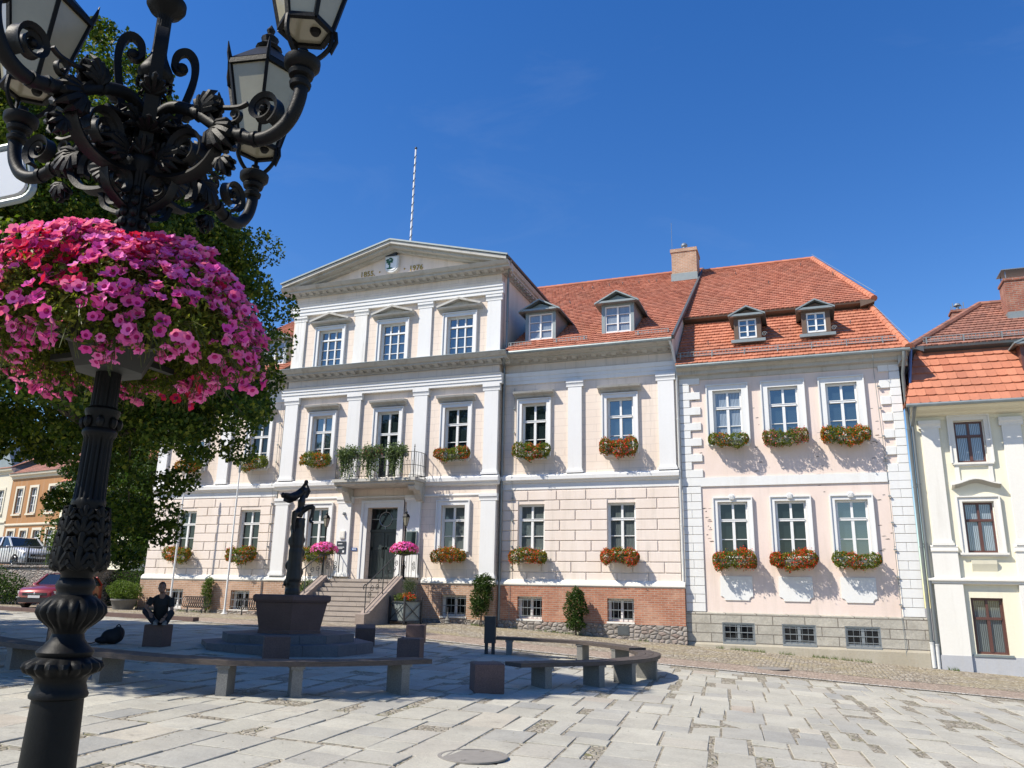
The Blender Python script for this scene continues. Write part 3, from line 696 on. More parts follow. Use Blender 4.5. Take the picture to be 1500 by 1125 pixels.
for a_,b_ in((RX0-.07,-18.9),(-14.75,RX1+.07)): mb=MB(); cornice(mb,a_,b_,YR,[(.13,1.93),(.17,1.97),(.16,2.05),(.07,2.15),(.03,2.17)]); mb.build('plinth_moulding',M['creamw'],hall)
mb=MB(); mb.box(RX0-.1,RX1+.1,YR-.17,YR,-.2,.60); mb.build('fieldstone_base',M['rubble'],hall)
for a,b in((-22.10,-21.46),(-18.88,-18.24),(-15.59,-14.96),(-12.26,-11.62)):
    mb=MB(); pilaster(mb,a,b,2.17,5.50,YR); mb.build('pilaster',M['white'],hall)
for k,(a,b) in enumerate(((-22.08,-21.42),(-18.76,-18.14),(-15.50,-14.88),(-12.24,-11.62))):
    mb=MB(); pilaster(mb,a,b,6.27,10.05,YR); mb.build('pilaster',M['white'],hall)
    mb=MB(); pilaster(mb,a+.08*(k==0),b,11.38,14.05,YR,.08); mb.build('pilaster',M['cappl' if k<2 else 'white'],hall)
mb=MB(); cornice(mb,RX0-.03,RX1+.03,YR,[(.02,5.43),(.05,5.46),(.05,5.5),(.02,5.52)]); mb.build('band_moulding',M['white'],hall)
for z0,nm in((0,1),):
    mb=MB(); cornice(mb,RX0-.12,RX1+.12,YR,[(.03,5.86),(.10,5.90),(.13,5.98),(.20,6.02),(.21,6.16),(.13,6.24),(.02,6.27)]); mb.build('string_course',M['white'],hall)
mb=MB(); cornice(mb,RX0-.18,RX1+.18,YR,[(.18,10.05),(.18,10.18),(.21,10.18),(.21,10.32),(.24,10.32),(.24,10.42),(.30,10.48),(.02,10.50)]); mb.build('architrave',M['white'],hall)
mb=MB(); cornice(mb,RX0-.50,RX1+.50,YR,[(.10,10.90),(.14,10.94),(.16,11.02),(.48,11.05),(.48,11.12),(.58,11.15),(.68,11.25),(.70,11.28),(.02,11.30)]); dentils(mb,RX0-.3,RX1+.3,YR,10.94,11.06,.14,.44,.40,.2); mb.build('cornice',M['corn'],hall)
mb=MB(); mb.extX([(YR-.72,11.285),(YR-.72,11.31),(YR-.02,11.47),(YR-.02,11.44)],RX0-.52,RX1+.52); mb.build('cornice_flashing',M['zinc'],hall)
mb=MB(); cornice(mb,RX0-.14,RX1+.14,YR,[(.16,14.05),(.16,14.2),(.19,14.2),(.19,14.36),(.22,14.36),(.22,14.46),(.28,14.53),(.02,14.55)]); mb.build('architrave',M['white'],hall)
mb=MB()
pr=[(.08,15.00),(.12,15.02),(.14,15.08),(.46,15.11),(.46,15.19),(.56,15.22),(.64,15.32),(.66,15.35),(.02,15.37)]
cornice(mb,RX0-.50,RX1+.50,YR,pr); dentils(mb,RX0-.3,RX1+.3,YR,15.02,15.12,.12,.42,.36,.18)
# side cornice of the attic
for X,s_ in((RX1,1),(RX0,-1)):
    P=[(X+s_*a*.75,z) for a,z in pr]+[(X-s_*.02,15.37),(X-s_*.02,15.0)]
    mb.extY(P,YR+.03,37.6)
    for i in range(19): y=YR+.3+i*.42; mb.extY([(X+s_*.09,15.03),(X+s_*.31,15.02),(X+s_*.31,15.13),(X+s_*.09,15.13)],y,y+.2)
mb.build('cornice',M['corn'],hall)
# pediment
AX=-16.87; AZ=16.90
mb=MB(); mb.extY([(RX0+.1,15.37),(RX1-.1,15.37),(AX,AZ-.06)],YR+.02,YR+.25); mb.build('tympanum',M['pinkflat'],hall)
mb=MB()
for s_,xe in((-1,RX0-.42),(1,RX1+.42)):
    for (y0,y1,zo,th) in((YR-.66,YR+.3,.0,.15),(YR-.50,YR+.3,-.12,.12),(YR-.22,YR+.3,-.22,.10)):
        A=[(xe,15.39+zo-.02),(AX,AZ+zo-.02),(AX,AZ+zo-.02+th),(xe,15.39+zo-.02+th)]
        if s_<0: mb.extY(A,y0,y1)
        else: mb.extY(A[::-1],y0,y1)
mb.build('raking_cornice',M['corn'],hall)
mb=MB()
for s_,xe in((-1,RX0-.48),(1,RX1+.48)):
    A=[(xe,15.53),(AX,AZ+.14),(AX,AZ+.185),(xe,15.575)]
    mb.extY(A if s_<0 else A[::-1],YR-.69,40.0)
for xe in(RX1+.48,): mb.tube([(xe,YR-.60,15.48),(xe,36.6,15.48)],.07,8)
mb.build('attic_roof',M['zincdark'],hall)
mb=MB(); 
for s_,xe in((-1,RX0-.50),(1,RX1+.50)): mb.bar((xe,YR-.69,15.56),(AX,YR-.69,AZ+.17),.05,.07)
mb.build('verge_sheet',M['zinc'],hall)
for i,h in enumerate(rah): window(hall,*h,YR,'six','gblue',sur=.14,sill=False,hood='tri',rec=.12)
for i,h in enumerate(r2h): 
    if i!=1: window(hall,*h,YR,'cross',['gblue','','gdark'][i],sur=sur_,hood='flat',rec=.13)
window(hall,*r2h[1],YR,'cross','gdark',sur=sur_,hood='flat',rec=.13,sill=False)
for i,h in enumerate(rgh[:2]): window(hall,*h,YR,'cross','gcurt' if i else 'gdark',sur=sur_+.02,rec=.13)
window(hall,*rch[0],YR-.12,'cellar','gcell',rec=.28,sillw=.02,silly=.03,surm='creamw',grille=True)
# door
mb=MB(); b=.30; x0,x1,z0,z1=-17.46,-16.04,2.06,5.02
for (p,e) in((.05,0),(.09,.12)):
    mb.box(x0-b-e*.0,x0-(0 if not e else b-.1),YR-p,YR+.02,z0,z1+b); mb.box(x1+(0 if not e else b-.1),x1+b,YR-p,YR+.02,z0,z1+b); mb.box(x0-(0 if not e else b-.1),x1+(0 if not e else b-.1),YR-p,YR+.02,z1+(0 if not e else b-.1),z1+b)
mb.build('door_surround',M['white'],hall)
mb=MB(); yd=YR+.32; mb.box(x0,x1,yd,yd+.06,z0,z1)
mb.box(x0,x1,yd-.05,yd,4.02,4.12)
for xa,xb in((x0+.06,-16.78),(-16.72,x1-.06)):
    mb.box(xa,xb,yd-.025,yd,2.16,2.30); mb.box(xa,xb,yd-.025,yd,3.30,3.40); mb.box(xa,xb,yd-.025,yd,3.9,4.0)
    mb.box(xa,xa+.10,yd-.025,yd,2.3,3.9); mb.box(xb-.10,xb,yd-.025,yd,2.3,3.9)
    n=6
    for i in range(n): xx=xa+.1+(xb-xa-.2)*(i+.5)/n; mb.box(xx-.02,xx+.02,yd-.015,yd,2.3,3.30)
door=mb.build('door',M['doorwood'],hall,loc=(-16.75,yd,z0))
mb=MB(); mb.tube([(-16.80,yd-.05,2.95),(-16.80,yd-.09,3.0),(-16.80,yd-.09,3.35),(-16.80,yd-.05,3.40)],.018,8); mb.build('handle',M['iron'],door)
mb=MB(); mb.box(x0+.05,x1-.05,yd-.012,yd-.004,4.14,4.96); mb.build('fanlight',M['gcell'],door)
mb=MB(); c=Vector((-16.75,yd-.03,4.56)); mb.tube([c+Vector((math.cos(a)*.30,0,math.sin(a)*.30)) for a in np.linspace(0,2*PI,29)],.018,6,False)
mb.bar((x0+.05,c.y,c.z),(c.x-.3,c.y,c.z),.025); mb.bar((c.x+.3,c.y,c.z),(x1-.05,c.y,c.z),.025); mb.bar((c.x,c.y,c.z+.3),(c.x,c.y,4.98),.025); mb.bar((c.x,c.y,c.z-.3),(c.x,c.y,4.13),.025)
mb.build('fanlight_bars',M['alu'],door)
# crest and dates in the pediment
def shield_outline(cx,cz,w,h,n=10):
    P=[(cx-w/2,cz+h/2),(cx+w/2,cz+h/2)]
    for i in range(1,n): a=PI*i/n; P.append((cx+w/2*math.cos(a*.5) if 0 else cx+w/2*math.cos(a),cz-h*.05-h*.45*math.sin(a)**.8))
    return P
mb=MB(); mb.extY(shield_outline(-17.02,16.08,.70,.80),YR-.14,YR+.02); crest=mb.build('crest',M['shieldw'],hall)
mb=MB(); mb.extY(shield_outline(-17.02,16.09,.56,.64),YR-.16,YR-.138); mb.build('crest_field',M['signwhite'],crest)
mb=MB(); rr=random.Random(8)
for i in range(26):
    a=rr.uniform(0,6.28);q=rr.uniform(.0,.19); x=-17.1+math.cos(a)*q*1.15; z=16.22+math.sin(a)*q*.75; mb.ell((x,YR-.17,z),.045,.02,.04,6,4)
mb.bar((-17.1,YR-.17,15.88),(-17.1,YR-.17,16.2),.05,.03,up=(0,1,0)); mb.ell((-17.1,YR-.165,15.88),.16,.02,.04,8,4)
mb.build('crest_tree',M['shieldgreen'],crest)
mb=MB(); mb.box(-17.38,-16.82,YR-.14,YR-.02,16.52,16.62)
for i in range(5): x=-17.34+i*.12; mb.box(x,x+.075,YR-.14,YR-.02,16.62,16.76+(.05 if i==2 else 0))
mb.build('mural_crown',M['signblack'],crest)
text_mesh('lettering','1855.',.36,M['gold'],hall,(-18.33,YR+.0,15.70)); text_mesh('lettering','1976',.36,M['gold'],hall,(-15.83,YR+.0,15.70))
mb=MB(); 
for x in(-17.70,-16.42): mb.ell((x,YR,15.84),.04,.02,.04,6,4)
mb.build('gilded_stud',M['gold'],hall)
# signs beside the door
mb=MB(); mb.box(-18.80,-18.36,YR-.15,YR-.11,3.12,3.62); s1=mb.build('sign_plate',M['signblack'],hall)
mb=MB(); 
mb.box(-18.74,-18.52,YR-.156,YR-.151,3.50,3.53); mb.box(-18.74,-18.42,YR-.156,YR-.151,3.36,3.385); mb.box(-18.70,-18.50,YR-.156,YR-.151,3.31,3.33); mb.box(-18.50,-18.41,YR-.156,YR-.151,3.15,3.24)
mb.build('sign_print',M['lettering'],s1)
mb=MB(); mb.box(-18.68,-18.44,YR-.18,YR-.11,3.74,4.06); mb.box(-18.65,-18.47,YR-.188,YR-.18,3.78,4.02); mb.build('letter_box',M['creamw'],hall)
mb=MB(); mb.box(-18.58,-18.50,YR-.19,YR-.11,4.72,4.84); mb.ell((-18.54,YR-.21,4.76),.045,.06,.045,8,6); mb.build('door_camera',M['alu'],hall)
mb=MB(); mb.box(-18.16,-17.88,YR-.03,YR-.003,3.24,3.36); s2=mb.build('street_sign',M['signblue'],hall)
mb=MB(); mb.box(-18.10,-18.02,YR-.034,YR-.031,3.275,3.325); mb.box(-18.00,-17.97,YR-.034,YR-.031,3.275,3.325); mb.box(-17.95,-17.92,YR-.034,YR-.031,3.275,3.325); mb.build('sign_print',M['lettering'],s2)
mb=MB(); mb.box(-15.52,-15.02,YR-.20,YR-.11,3.20,4.02); nb=mb.build('notice_case',M['zinc'],hall)
mb=MB(); mb.box(-15.48,-15.06,YR-.208,YR-.201,3.24,3.98); mb.build('case_glass',M['gdark'],nb)
# balcony
mb=MB(); mb.box(-18.62,-14.72,YR-1.18,YR+.02,5.98,6.10); mb.extX([(YR-1.12,5.98),(YR-1.12,5.90),(YR-1.0,5.84),(YR+.02,5.84),(YR+.02,5.98)],-18.54,-14.80)
for cx in(-18.38,-14.98):
    mb.extX([(YR,5.84),(YR-.95,5.84),(YR-1.0,5.76),(YR-.92,5.66),(YR-.70,5.62),(YR-.52,5.66),(YR-.36,5.50),(YR-.26,5.30),(YR-.16,5.24),(YR,5.22)],cx-.15,cx+.15)
bal=mb.build('balcony',M['corn'],hall,loc=(-16.75,YR,6.0))
mb=MB(); bx0,bx1,by=-18.5,-14.84,YR-1.10
for zz in(6.2,6.62,7.16):
    mb.bar((bx0,by,zz),(bx1,by,zz),.03,.018)
    for X,s_ in((bx0,-1),(bx1,1)):
        P=[Vector((X+s_*.0,by,zz)),Vector((X+s_*.13,by+.35,zz)),Vector((X+s_*.13,by+.75,zz)),Vector((X,YR-.02,zz))]
        for i in range(3): mb.bar(P[i],P[i+1],.03,.018)
n=26
for i in range(n+1):
    x=bx0+(bx1-bx0)*i/n; mb.bar((x,by,6.10),(x,by,7.16),.014)
    if i<n: xm=x+(bx1-bx0)/n/2; mb.bar((xm,by,6.2),(xm,by,6.76),.010); mb.ell((xm,by,6.79),.013,.013,.03,5,4)
for X,s_ in((bx0,-1),(bx1,1)):
    for t in np.linspace(.08,.95,8):
        y=by+t*1.08; x=X+s_*.13*min(1,t*3,(1-t)*4+.02); mb.bar((x,y,6.10),(x,y,7.16),.014)
    mb.bar((X,by,6.10),(X,by,7.3),.03); mb.ell((X,by,7.36),.03,.03,.05,6,5); mb.lathe([(.0,7.48),(.022,7.42),(.0,7.38)][::-1],6,(X,by,0))
mb.build('railing',M['ironfine'],bal)
# roof
def atticz(x): return 15.45+(AZ+.2-15.45)*(1-abs(x-AX)/5.7)
def skipm(p): return abs(p.x-AX)<5.55 and p.z<atticz(p.x)
RE=(29.15,11.26); RR=(41.0,18.85)
mb=MB(); sl_=(RR[1]-RE[1])/(RR[0]-RE[0]); yc=36.2; zc=RE[1]+(yc-RE[0])*sl_
for a_,b_ in((-29.85,-22.45),(-11.32,-4.36)): tilerows(mb,(a_,RE[0],RE[1]),(b_,RE[0],RE[1]),(a_,RR[0],RR[1]),(b_,RR[0],RR[1]),.33,.19)
tilerows(mb,(-22.45,yc,zc),(-11.32,yc,zc),(-22.45,RR[0],RR[1]),(-11.32,RR[0],RR[1]),.33,.19,skip=skipm)
mb.add([(-29.85,52.5,11.4),(-4.36,52.5,11.4),(-4.36,41,18.84),(-29.85,41,18.84)],[(0,1,2,3)])
roof=mb.build('roof',M['tile'],hall)
mb=MB(); ridge(mb,(-29.85,41,18.86),(-4.36,41,18.86),.13); mb.build('ridge_tiles',M['tile'],roof)
mb=MB(); rr=random.Random(2)
for i in range(14):
    x=rr.uniform(-11,-5);t=[.85,.85,.86,.6,.3][i%5]; y=29.42+t*11.58; z=11.42+t*7.43; mb.bar((x,y,z),(x,y-.1,z+.14),.03); mb.bar((x,y-.1,z+.02),(x,y-.2,z+.10),.03)
mb.build('roof_hook',M['zinc'],roof)
mb=MB(); mb.bar((-4.34,29.13,11.26),(-4.34,41.0,18.90),.10,.16); mb.bar((-4.34,41,18.9),(-4.34,52.5,11.42),.10,.16); mb.build('verge_sheet',M['zincdark'],roof)
mb=MB(); X=-4.40
mb.add([(X,YW,5.8),(X,52,5.8),(X,52,11.5),(X,41,18.7),(X,YW,11.6)],[(0,1,2,3,4)]); mb.add([(X,29.3,11.0),(X,YW+.1,10.7),(X,YW+.1,11.72),(X,29.2,11.26)],[(0,1,2,3)])
mb.add([(-29.5,YW,0),(-29.5,52,0),(-29.5,52,11.5),(-29.5,41,18.7),(-29.5,YW,11.6)],[(4,3,2,1,0)]); mb.add([(-29.5,52,0),(-4.4,52,0),(-4.4,52,11.5),(-29.5,52,11.5)],[(3,2,1,0)])
mb.build('gable_wall',M['pinkflat'],hall)
mb=MB(); snowguard(mb,-11.3,-10.3,29.75,11.62,.6); snowguard(mb,-9.3,-7.9,29.75,11.62,.6); snowguard(mb,-5.9,-4.6,29.75,11.62,.6); mb.build('snow_guard',M['zinc'],roof)
for cx in(-10.12,-6.76,-23.7,-27.4): dormer(hall,cx,30.45,12.08,1.36,1.35,2.4,.36,'zinc','zinc','dormer','gcurtb',ov=.2,frw=.14)
# chimney by the verge
mb=MB(); mb.box(-5.72,-4.44,38.9,40.2,16.6,19.25); mb.box(-5.78,-4.40,38.86,40.24,19.14,19.32); chim=mb.build('chimney',M['brickpale'],hall)
mb=MB(); mb.box(-5.76,-4.41,38.84,40.0,17.1,17.92); mb.build('flashing',M['zinc'],chim)
mb=MB(); mb.lathe([(.20,0),(.20,.04),(.10,.08),(.10,.32),(.17,.33),(.17,.42),(.08,.5),(0,.52)],14,(-5.1,39.4,19.32)); mb.build('flue_cap',M['alu'],chim,smooth=True)
mb=MB(); mb.tube([(-5.68,38.95,18.5),(-5.68,38.95,20.9)],.012,5); mb.build('lightning_rod',M['alu'],chim)
# drainpipes and lightning cables
pipe(hall,[(-11.12,29.30,15.42),(-11.22,29.45,15.1),(-11.42,29.85,14.85),(-11.42,29.85,11.5)])
pipe(hall,[(-11.25,29.2,11.2),(-11.33,29.3,11.0),(-11.50,29.85,10.8),(-11.50,29.85,.55)],.058)
pipe(hall,[(-4.50,29.2,11.2),(-4.43,29.35,11.0),(-4.36,29.93,10.2),(-4.36,29.93,1.9)],.05,'pipewhite')
pipe(hall,[(-22.28,29.45,11.3),(-22.28,29.85,10.8),(-22.28,29.85,.5)],.058)
for (x,zt) in((-11.05,9.9),(-22.62,9.9)):
    mb=MB(); mb.tube([(x,29.93,zt),(x+.02,29.93,6.4),(x,29.77,6.2),(x,29.93,5.7),(x-.02,29.90,2.2),(x-.02,29.80,1.9),(x,29.80,.5)],.009,5)
    for z in(9,8,7.2,5.3,4.4,3.4,2.6): mb.box(x-.03,x+.03,29.90,29.97,z,z+.05)
    mb.build('lightning_cable',M['zinc'],hall)
# staircase
st_y0=28.2; nst=9; rise=(2.06-.48)/nst; run=.285
mb=MB(); mb.box(-18.62,-14.90,st_y0,YR-.1,.2,2.055-.06)
mb.box(-18.66,-14.86,st_y0-.03,YR-.1,1.96,2.06)
for i in range(1,nst):
    z=2.06-rise*i; y=st_y0-run*i
    m=[-18.3,-18.3+1.3+.5*((i*37)%3),-15.25]
    for a,b in((m[0],m[1]-.004),(m[1]+.004,m[2])): mb.box(a,b,y,y+run+.02,z-.13,z); mb.box(a,b,y+.025,y+run+.1,z-rise,z-.12)
mb.box(-18.3,-15.25,st_y0-run*nst+.28,st_y0,-.1,.50)
stairs=mb.build('staircase',M['step'],hall,loc=(-16.75,28,.45))
yb=st_y0-run*(nst-1)-.45
for x0,x1 in((-18.66,-18.30),(-15.25,-14.89)):
    mb=MB(); mb.extX([(yb,-.1),(yb,.80),(yb+.32,.84),(st_y0,2.18),(st_y0+.02,2.06),(st_y0+.02,-.1)],x0,x1)
    mb.build('stair_cheek',M['cheek'],stairs)
def scroll(mb,c,r0,turns,n,ax,ay,w,start=0.,grow=.0,rr=.012):
    P=[]
    for i in range(n+1):
        t=i/n; a=start+turns*2*PI*t; r=r0*(1-t*.8)
        P.append(Vector(c)+Vector(ax)*math.cos(a)*r+Vector(ay)*math.sin(a)*r)
    mb.tube(P,rr,5,False)
for side,X in((-1,-18.50),(1,-15.06)):
    mb=MB(); A=Vector((X,yb+.30,.86)); B=Vector((X,st_y0,2.2)); H=Vector((0,0,.95))
    mb.tube([A+H+Vector((0,-.16,-.16)),A+H+Vector((0,-.17,-.04)),A+H+Vector((0,-.08,.02)),A+H,B+H,B+H+Vector((0,.15,.02))],.022,6); mb.bar(A+Vector((0,0,.08)),B+Vector((0,0,.08)),.022)
    for t in(0,.5,1.): P=A.lerp(B,t); mb.bar(P-Vector((0,0,.1)),P+H,.028)
    for t in(.14,.36,.64,.86):
        P=A.lerp(B,t); mb.bar(P+Vector((0,0,.08)),P+H,.010); c=P+H*.55
        scroll(mb,c+Vector((0,.10,.16)),.13,1.3,18,(0,1,0),(0,0,1),0,PI); scroll(mb,c-Vector((0,.08,.12)),.13,1.3,18,(0,1,0),(0,0,1),0,0)
    # landing, front return and side
    L=[Vector((X,st_y0,2.06)),Vector((X+side*.14,YR-.12,2.06))]
    mb.bar(L[0]+Vector((0,0,1.05)),L[1]+Vector((0,0,1.05)),.035,.02); mb.bar(L[0]+Vector((0,0,.1)),L[1]+Vector((0,0,.1)),.02)
    for t in(0,.12,.36,.5,.64,.88,1.): P=L[0].lerp(L[1],t); mb.bar(P,P+Vector((0,0,1.05)),.03 if t in(0,1.) else .014)
    for zc in(.45,.65): scroll(mb,L[0].lerp(L[1],.25)+Vector((0,0,zc)),.12,1.4,18,(0,1,0),(0,0,1),0,PI*(zc>.5)); scroll(mb,L[0].lerp(L[1],.75)+Vector((0,0,zc)),.12,1.4,18,(0,1,0),(0,0,1),0,PI*(zc>.5))
    mb.build('handrail',M['ironfine'],stairs)
# ------------------------------------------------------------------ corner house with the mansard roof
YB=30.1
house=root('corner_house',(-.4,30.1,-.2),'pale pink house with toothed white quoins and an orange mansard roof','house')
bx=[-2.52,-.52,1.49]
b1=[(x-.53,x+.53,3.02,5.03) for x in bx]; b2=[(x-.53,x+.53,7.20,9.25) for x in bx]; bc=[(x-.55,x+.55,.14,.79) for x in bx]
BX0,BX1=-4.34,3.44
mb=MB(); wallY(mb,BX0,BX1,1.08,10.0,YB,b1+b2,.3); mb.add([(BX1,YB,-.8),(BX1,49,-.8),(BX1,49,10),(BX1,YB,10)],[(0,1,2,3)]); mb.build('wall',M['pinkb'],house)
mb=MB(); wallY(mb,BX0,BX1+.03,-.9,1.10,YB-.09,bc,.3); mb.add([(BX1+.03,YB-.09,-.9),(BX1+.03,YB,-.9),(BX1+.03,YB,1.1),(BX1+.03,YB-.09,1.1)],[(0,1,2,3)]); mb.add([(BX0,YB-.09,1.10),(BX1+.03,YB-.09,1.10),(BX1+.03,YB,1.13),(BX0,YB,1.13)],[(0,1,2,3)]); mb.build('stone_plinth',M['ashlar'],house)
mb=MB(); mb.extX([(YB-.07,-.9),(YB-.22,-.9),(YB-.14,.02),(YB-.07,.12)],BX0,BX1); mb.build('plinth_render',M['render'],house)
mb=MB(); mb.box(BX0,BX1-.72,YB-.05,YB,5.62,5.95); mb.box(BX1-.72,BX1+.01,YB-.055,YB,5.66,5.952); mb.build('string_course',M['quoin'],house)
# quoins: lower pairs flush, upper ones toothed
def q(mb,x0,x1,z0,z1,p=.05): mb.cham(x0,x1,YB-p,YB+.01,z0+.008,z1-.008,.008)
for side in(0,1):
    mb=MB(); n=15; h=(5.66-1.13)/n
    for k in range(n):
        z=1.13+k*h
        if k%2: [q(mb,a,b,z,z+h) for a,b in (((BX0+.03,BX0+.36),(BX0+.368,BX0+.72)) if side==0 else ((BX1-.68,BX1-.35),(BX1-.342,BX1)))]
        else: q(mb,*((BX0+.03,BX0+.72) if side==0 else (BX1-.68,BX1)),z,z+h)
    n=13; h=(9.85-5.95)/n
    for k in range(n):
        z=5.95+k*h
        if side==0: q(mb,BX0+.03,BX0+(.42 if k%2 else .82),z,z+h,.06)
        elif k%2: q(mb,BX1-.34,BX1,z,z+h,.06)
        else: q(mb,BX1-.68,BX1-.35,z,z+h,.06); q(mb,BX1-.342,BX1,z,z+h,.06)
    mb.build('quoins',M['quoin'],house)
mb=MB(); cornice(mb,BX0,BX1+.3,YB,[(.02,9.72),(.05,9.74),(.08,9.88),(.24,9.92),(.24,10.04),(.30,10.06),(.42,10.18),(.44,10.20),(.05,10.22)]); 
mb.extY([(BX1-.02,9.72),(BX1+.08,9.88),(BX1+.24,9.92),(BX1+.3,10.18),(BX1-.02,10.2)],YB-.3,42); mb.build('cornice',M['corn'],house)
mb=MB(); mb.tube([(BX0+.02,YB-.52,10.19),(BX1+.36,YB-.52,10.19)],.07,8); mb.tube([(BX1+.34,YB-.52,10.17),(BX1+.34,41,10.17)],.06,8); mb.build('gutter',M['zinc'],house,smooth=True)
for i,h_ in enumerate(b1):
    w_=window(house,*h_,YB,'cross',['gdark','gdark','gblue'][i],rec=.09,sur=.13,surm='quoin',sillw=.2,silly=.09)
    cx=(h_[0]+h_[1])/2
    mb=MB(); mb.lathe([(.10,-.05),(.13,-.02),(.13,.02),(.10,.04)],14,(0,0,0)); 
    mb=MB(); mb.ell((cx,YB-.08,h_[3]+.16),.13,.05,.12,12,8); [mb.bar((cx-.06+.03*k,YB-.135,h_[3]+.08),(cx-.09+.045*k,YB-.13,h_[3]+.24),.014) for k in range(5)]; mb.build('keystone',M['quoin'],w_)
    # panel with cut corners below
    x0,x1,z0,z1=cx-.56,cx+.55,1.55,2.38; c=.14
    mb=MB(); P=[(x0+c,z0),(x1-c,z0),(x1-c*.9,z0+c*.5),(x1-c*.5,z0+c*.9),(x1,z0+c),(x1,z1),(x0,z1),(x0,z0+c),(x0+c*.5,z0+c*.9),(x0+c*.9,z0+c*.5)]
    mb.extY(P,YB-.035,YB+.005); mb.build('panel',M['quoin'],house)
for i,h_ in enumerate(b2):
    window(house,*h_,YB,'cross','gblue' if i else 'gcurtb',rec=.07,sur=.20,surm='quoin',sillw=.22,silly=.06)
for h_ in bc: window(house,*h_,YB-.09,'cellar','gcell',rec=.06,fm='alu',sillw=0,silly=.02,surm='alu',grille=True)
# damage in the plaster: exposed flakes
mb=MB(); rr=random.Random(4)
for i in range(60):
    zone=rr.choice([(-4.0,-3.4,6,9.2),(2.3,2.75,6.3,9.0),(2.3,2.75,2.5,5.2),(-3.6,-3.3,3.5,5.0),(.35,.7,5.3,8.5),(-1.6,-1.4,6,8.6)])
    x=rr.uniform(zone[0],zone[1]);z=rr.uniform(zone[2],zone[3]);w_=rr.uniform(.02,.10);h_=rr.uniform(.008,.025)
    mb.add([(x-w_,YB-.003,z),(x-w_*.3,YB-.003,z-h_),(x+w_,YB-.003,z-h_*.3),(x+w_*.5,YB-.003,z+h_),(x-w_*.4,YB-.003,z+h_*.7)],[(0,1,2,3,4)])
mb.build('plaster_damage',M['rubble'],house)
# mansard
BR=(32.9,13.14)
mb=MB(); tilerows(mb,(BX0-.01,29.56,10.24),(3.74,29.56,10.24),(BX0-.01,BR[0],BR[1]-.12),(2.98,BR[0],BR[1]-.12),.30,.19,.045)
tilerows(mb,(3.74,49,10.24),(3.74,29.56,10.24),(2.98,47,BR[1]-.12),(2.98,BR[0],BR[1]-.12),.30,.19,.03)
r1=mb.build('mansard_slope',M['tilenew'],house)
mb=MB(); tilerows(mb,(BX0-.01,32.55,13.20),(3.10,32.55,13.20),(BX0-.01,40.4,18.50),(1.2,40.4,18.50),.33,.19)
tilerows(mb,(3.10,48,13.20),(3.10,32.55,13.20),(1.2,40.6,18.50),(1.2,40.4,18.50),.33,.19)
mb.add([(BX0,48,13.2),(3.1,48,13.2),(1.2,40.5,18.48),(BX0,40.5,18.48)],[(0,1,2,3)]); mb.add([(BX0,48,13.2),(3.0,48,13.2),(3.7,49,10.1),(BX0,49,10.1)],[(3,2,1,0)])
r2=mb.build('roof',M['tile'],house)
mb=MB(); mb.extX([(32.50,13.16),(32.52,13.10),(33.1,12.95),(33.1,13.30)],BX0,3.10); mb.extY([(3.13,13.10),(3.13,13.17),(2.6,13.25),(2.6,12.95)],32.50,47); mb.build('eave_board',M['sheetwood'],r2)
mb=MB(); ridge(mb,(BX0,40.4,18.52),(1.2,40.4,18.52)); ridge(mb,(3.12,32.52,13.24),(1.2,40.4,18.54)); ridge(mb,(3.76,29.54,10.26),(3.0,BR[0],BR[1]-.1)); mb.build('ridge_tiles',M['tilenew'],r2)
mb=MB(); mb.tube([(3.18,32.4,13.45),(1.2,40.4,18.75)],.010,4); mb.tube([(3.84,29.5,10.5),(3.0,32.8,13.2)],.008,4); mb.tube([(2.60,29.58,10.4),(2.60,29.58,9.9),(2.62,30.03,9.6),(2.72,30.03,5.95),(2.72,29.98,1.1),(2.75,29.95,-.4)],.009,4)
for z in(9.0,8.2,7.2,6.4,5.1,4.2,3.3,2.4,1.5): mb.box(2.68,2.76,29.97,30.06,z,z+.04)
mb.build('lightning_cable',M['zinc'],house)
mb=MB(); snowguard(mb,BX0+.05,3.45,29.95,10.62,1.); mb.build('snow_guard',M['zinc'],r1)
for cx in(-1.66,.85):
    d=dormer(house,cx,30.62,11.40,1.02,.98,2.0,.26,'zinc','sheetwood','dormer','gblue',ov=.14,frw=.17)
    mb=MB(); 
    scroll(mb,(cx+.62,30.59,11.54),.10,1.5,18,(1,0,0),(0,0,1),0,0); mb.box(cx-.62,cx+.66,30.42,30.64,11.22,11.34); mb.build('apron_flashing',M['zinc'],d)
mb=MB(); rr=random.Random(12)
for (x,t,u) in((-3.2,.4,0),(-.5,.55,0),(2.1,.6,0),(-2.5,.8,1),(-.9,.5,1),(.6,.85,1),(1.9,.55,1),(-3.9,.2,0)):
    y,z=(29.56+t*3.34,10.24+t*2.78) if not u else (32.55+t*7.85,13.20+t*5.3)
    mb.bar((x,y,z+.02),(x,y-.1,z+.14),.03); mb.bar((x,y-.1,z+.02),(x,y-.16,z+.12),.03)
mb.build('roof_hook',M['zinc'],r2)
pipe(house,[(3.60,29.58,10.12),(3.60,29.6,9.9),(3.54,29.95,9.4),(3.52,29.95,.35)],.06,'pipe')
pipe(house,[(3.52,29.95,.35),(3.52,29.95,-.42)],.066,'pipewhite','pipe_foot')
mb=MB(); mb.bar((3.85,29.7,10.2),(3.70,30.2,8.6),.05,.12); mb.build('side_flashing',M['signblue'],house)

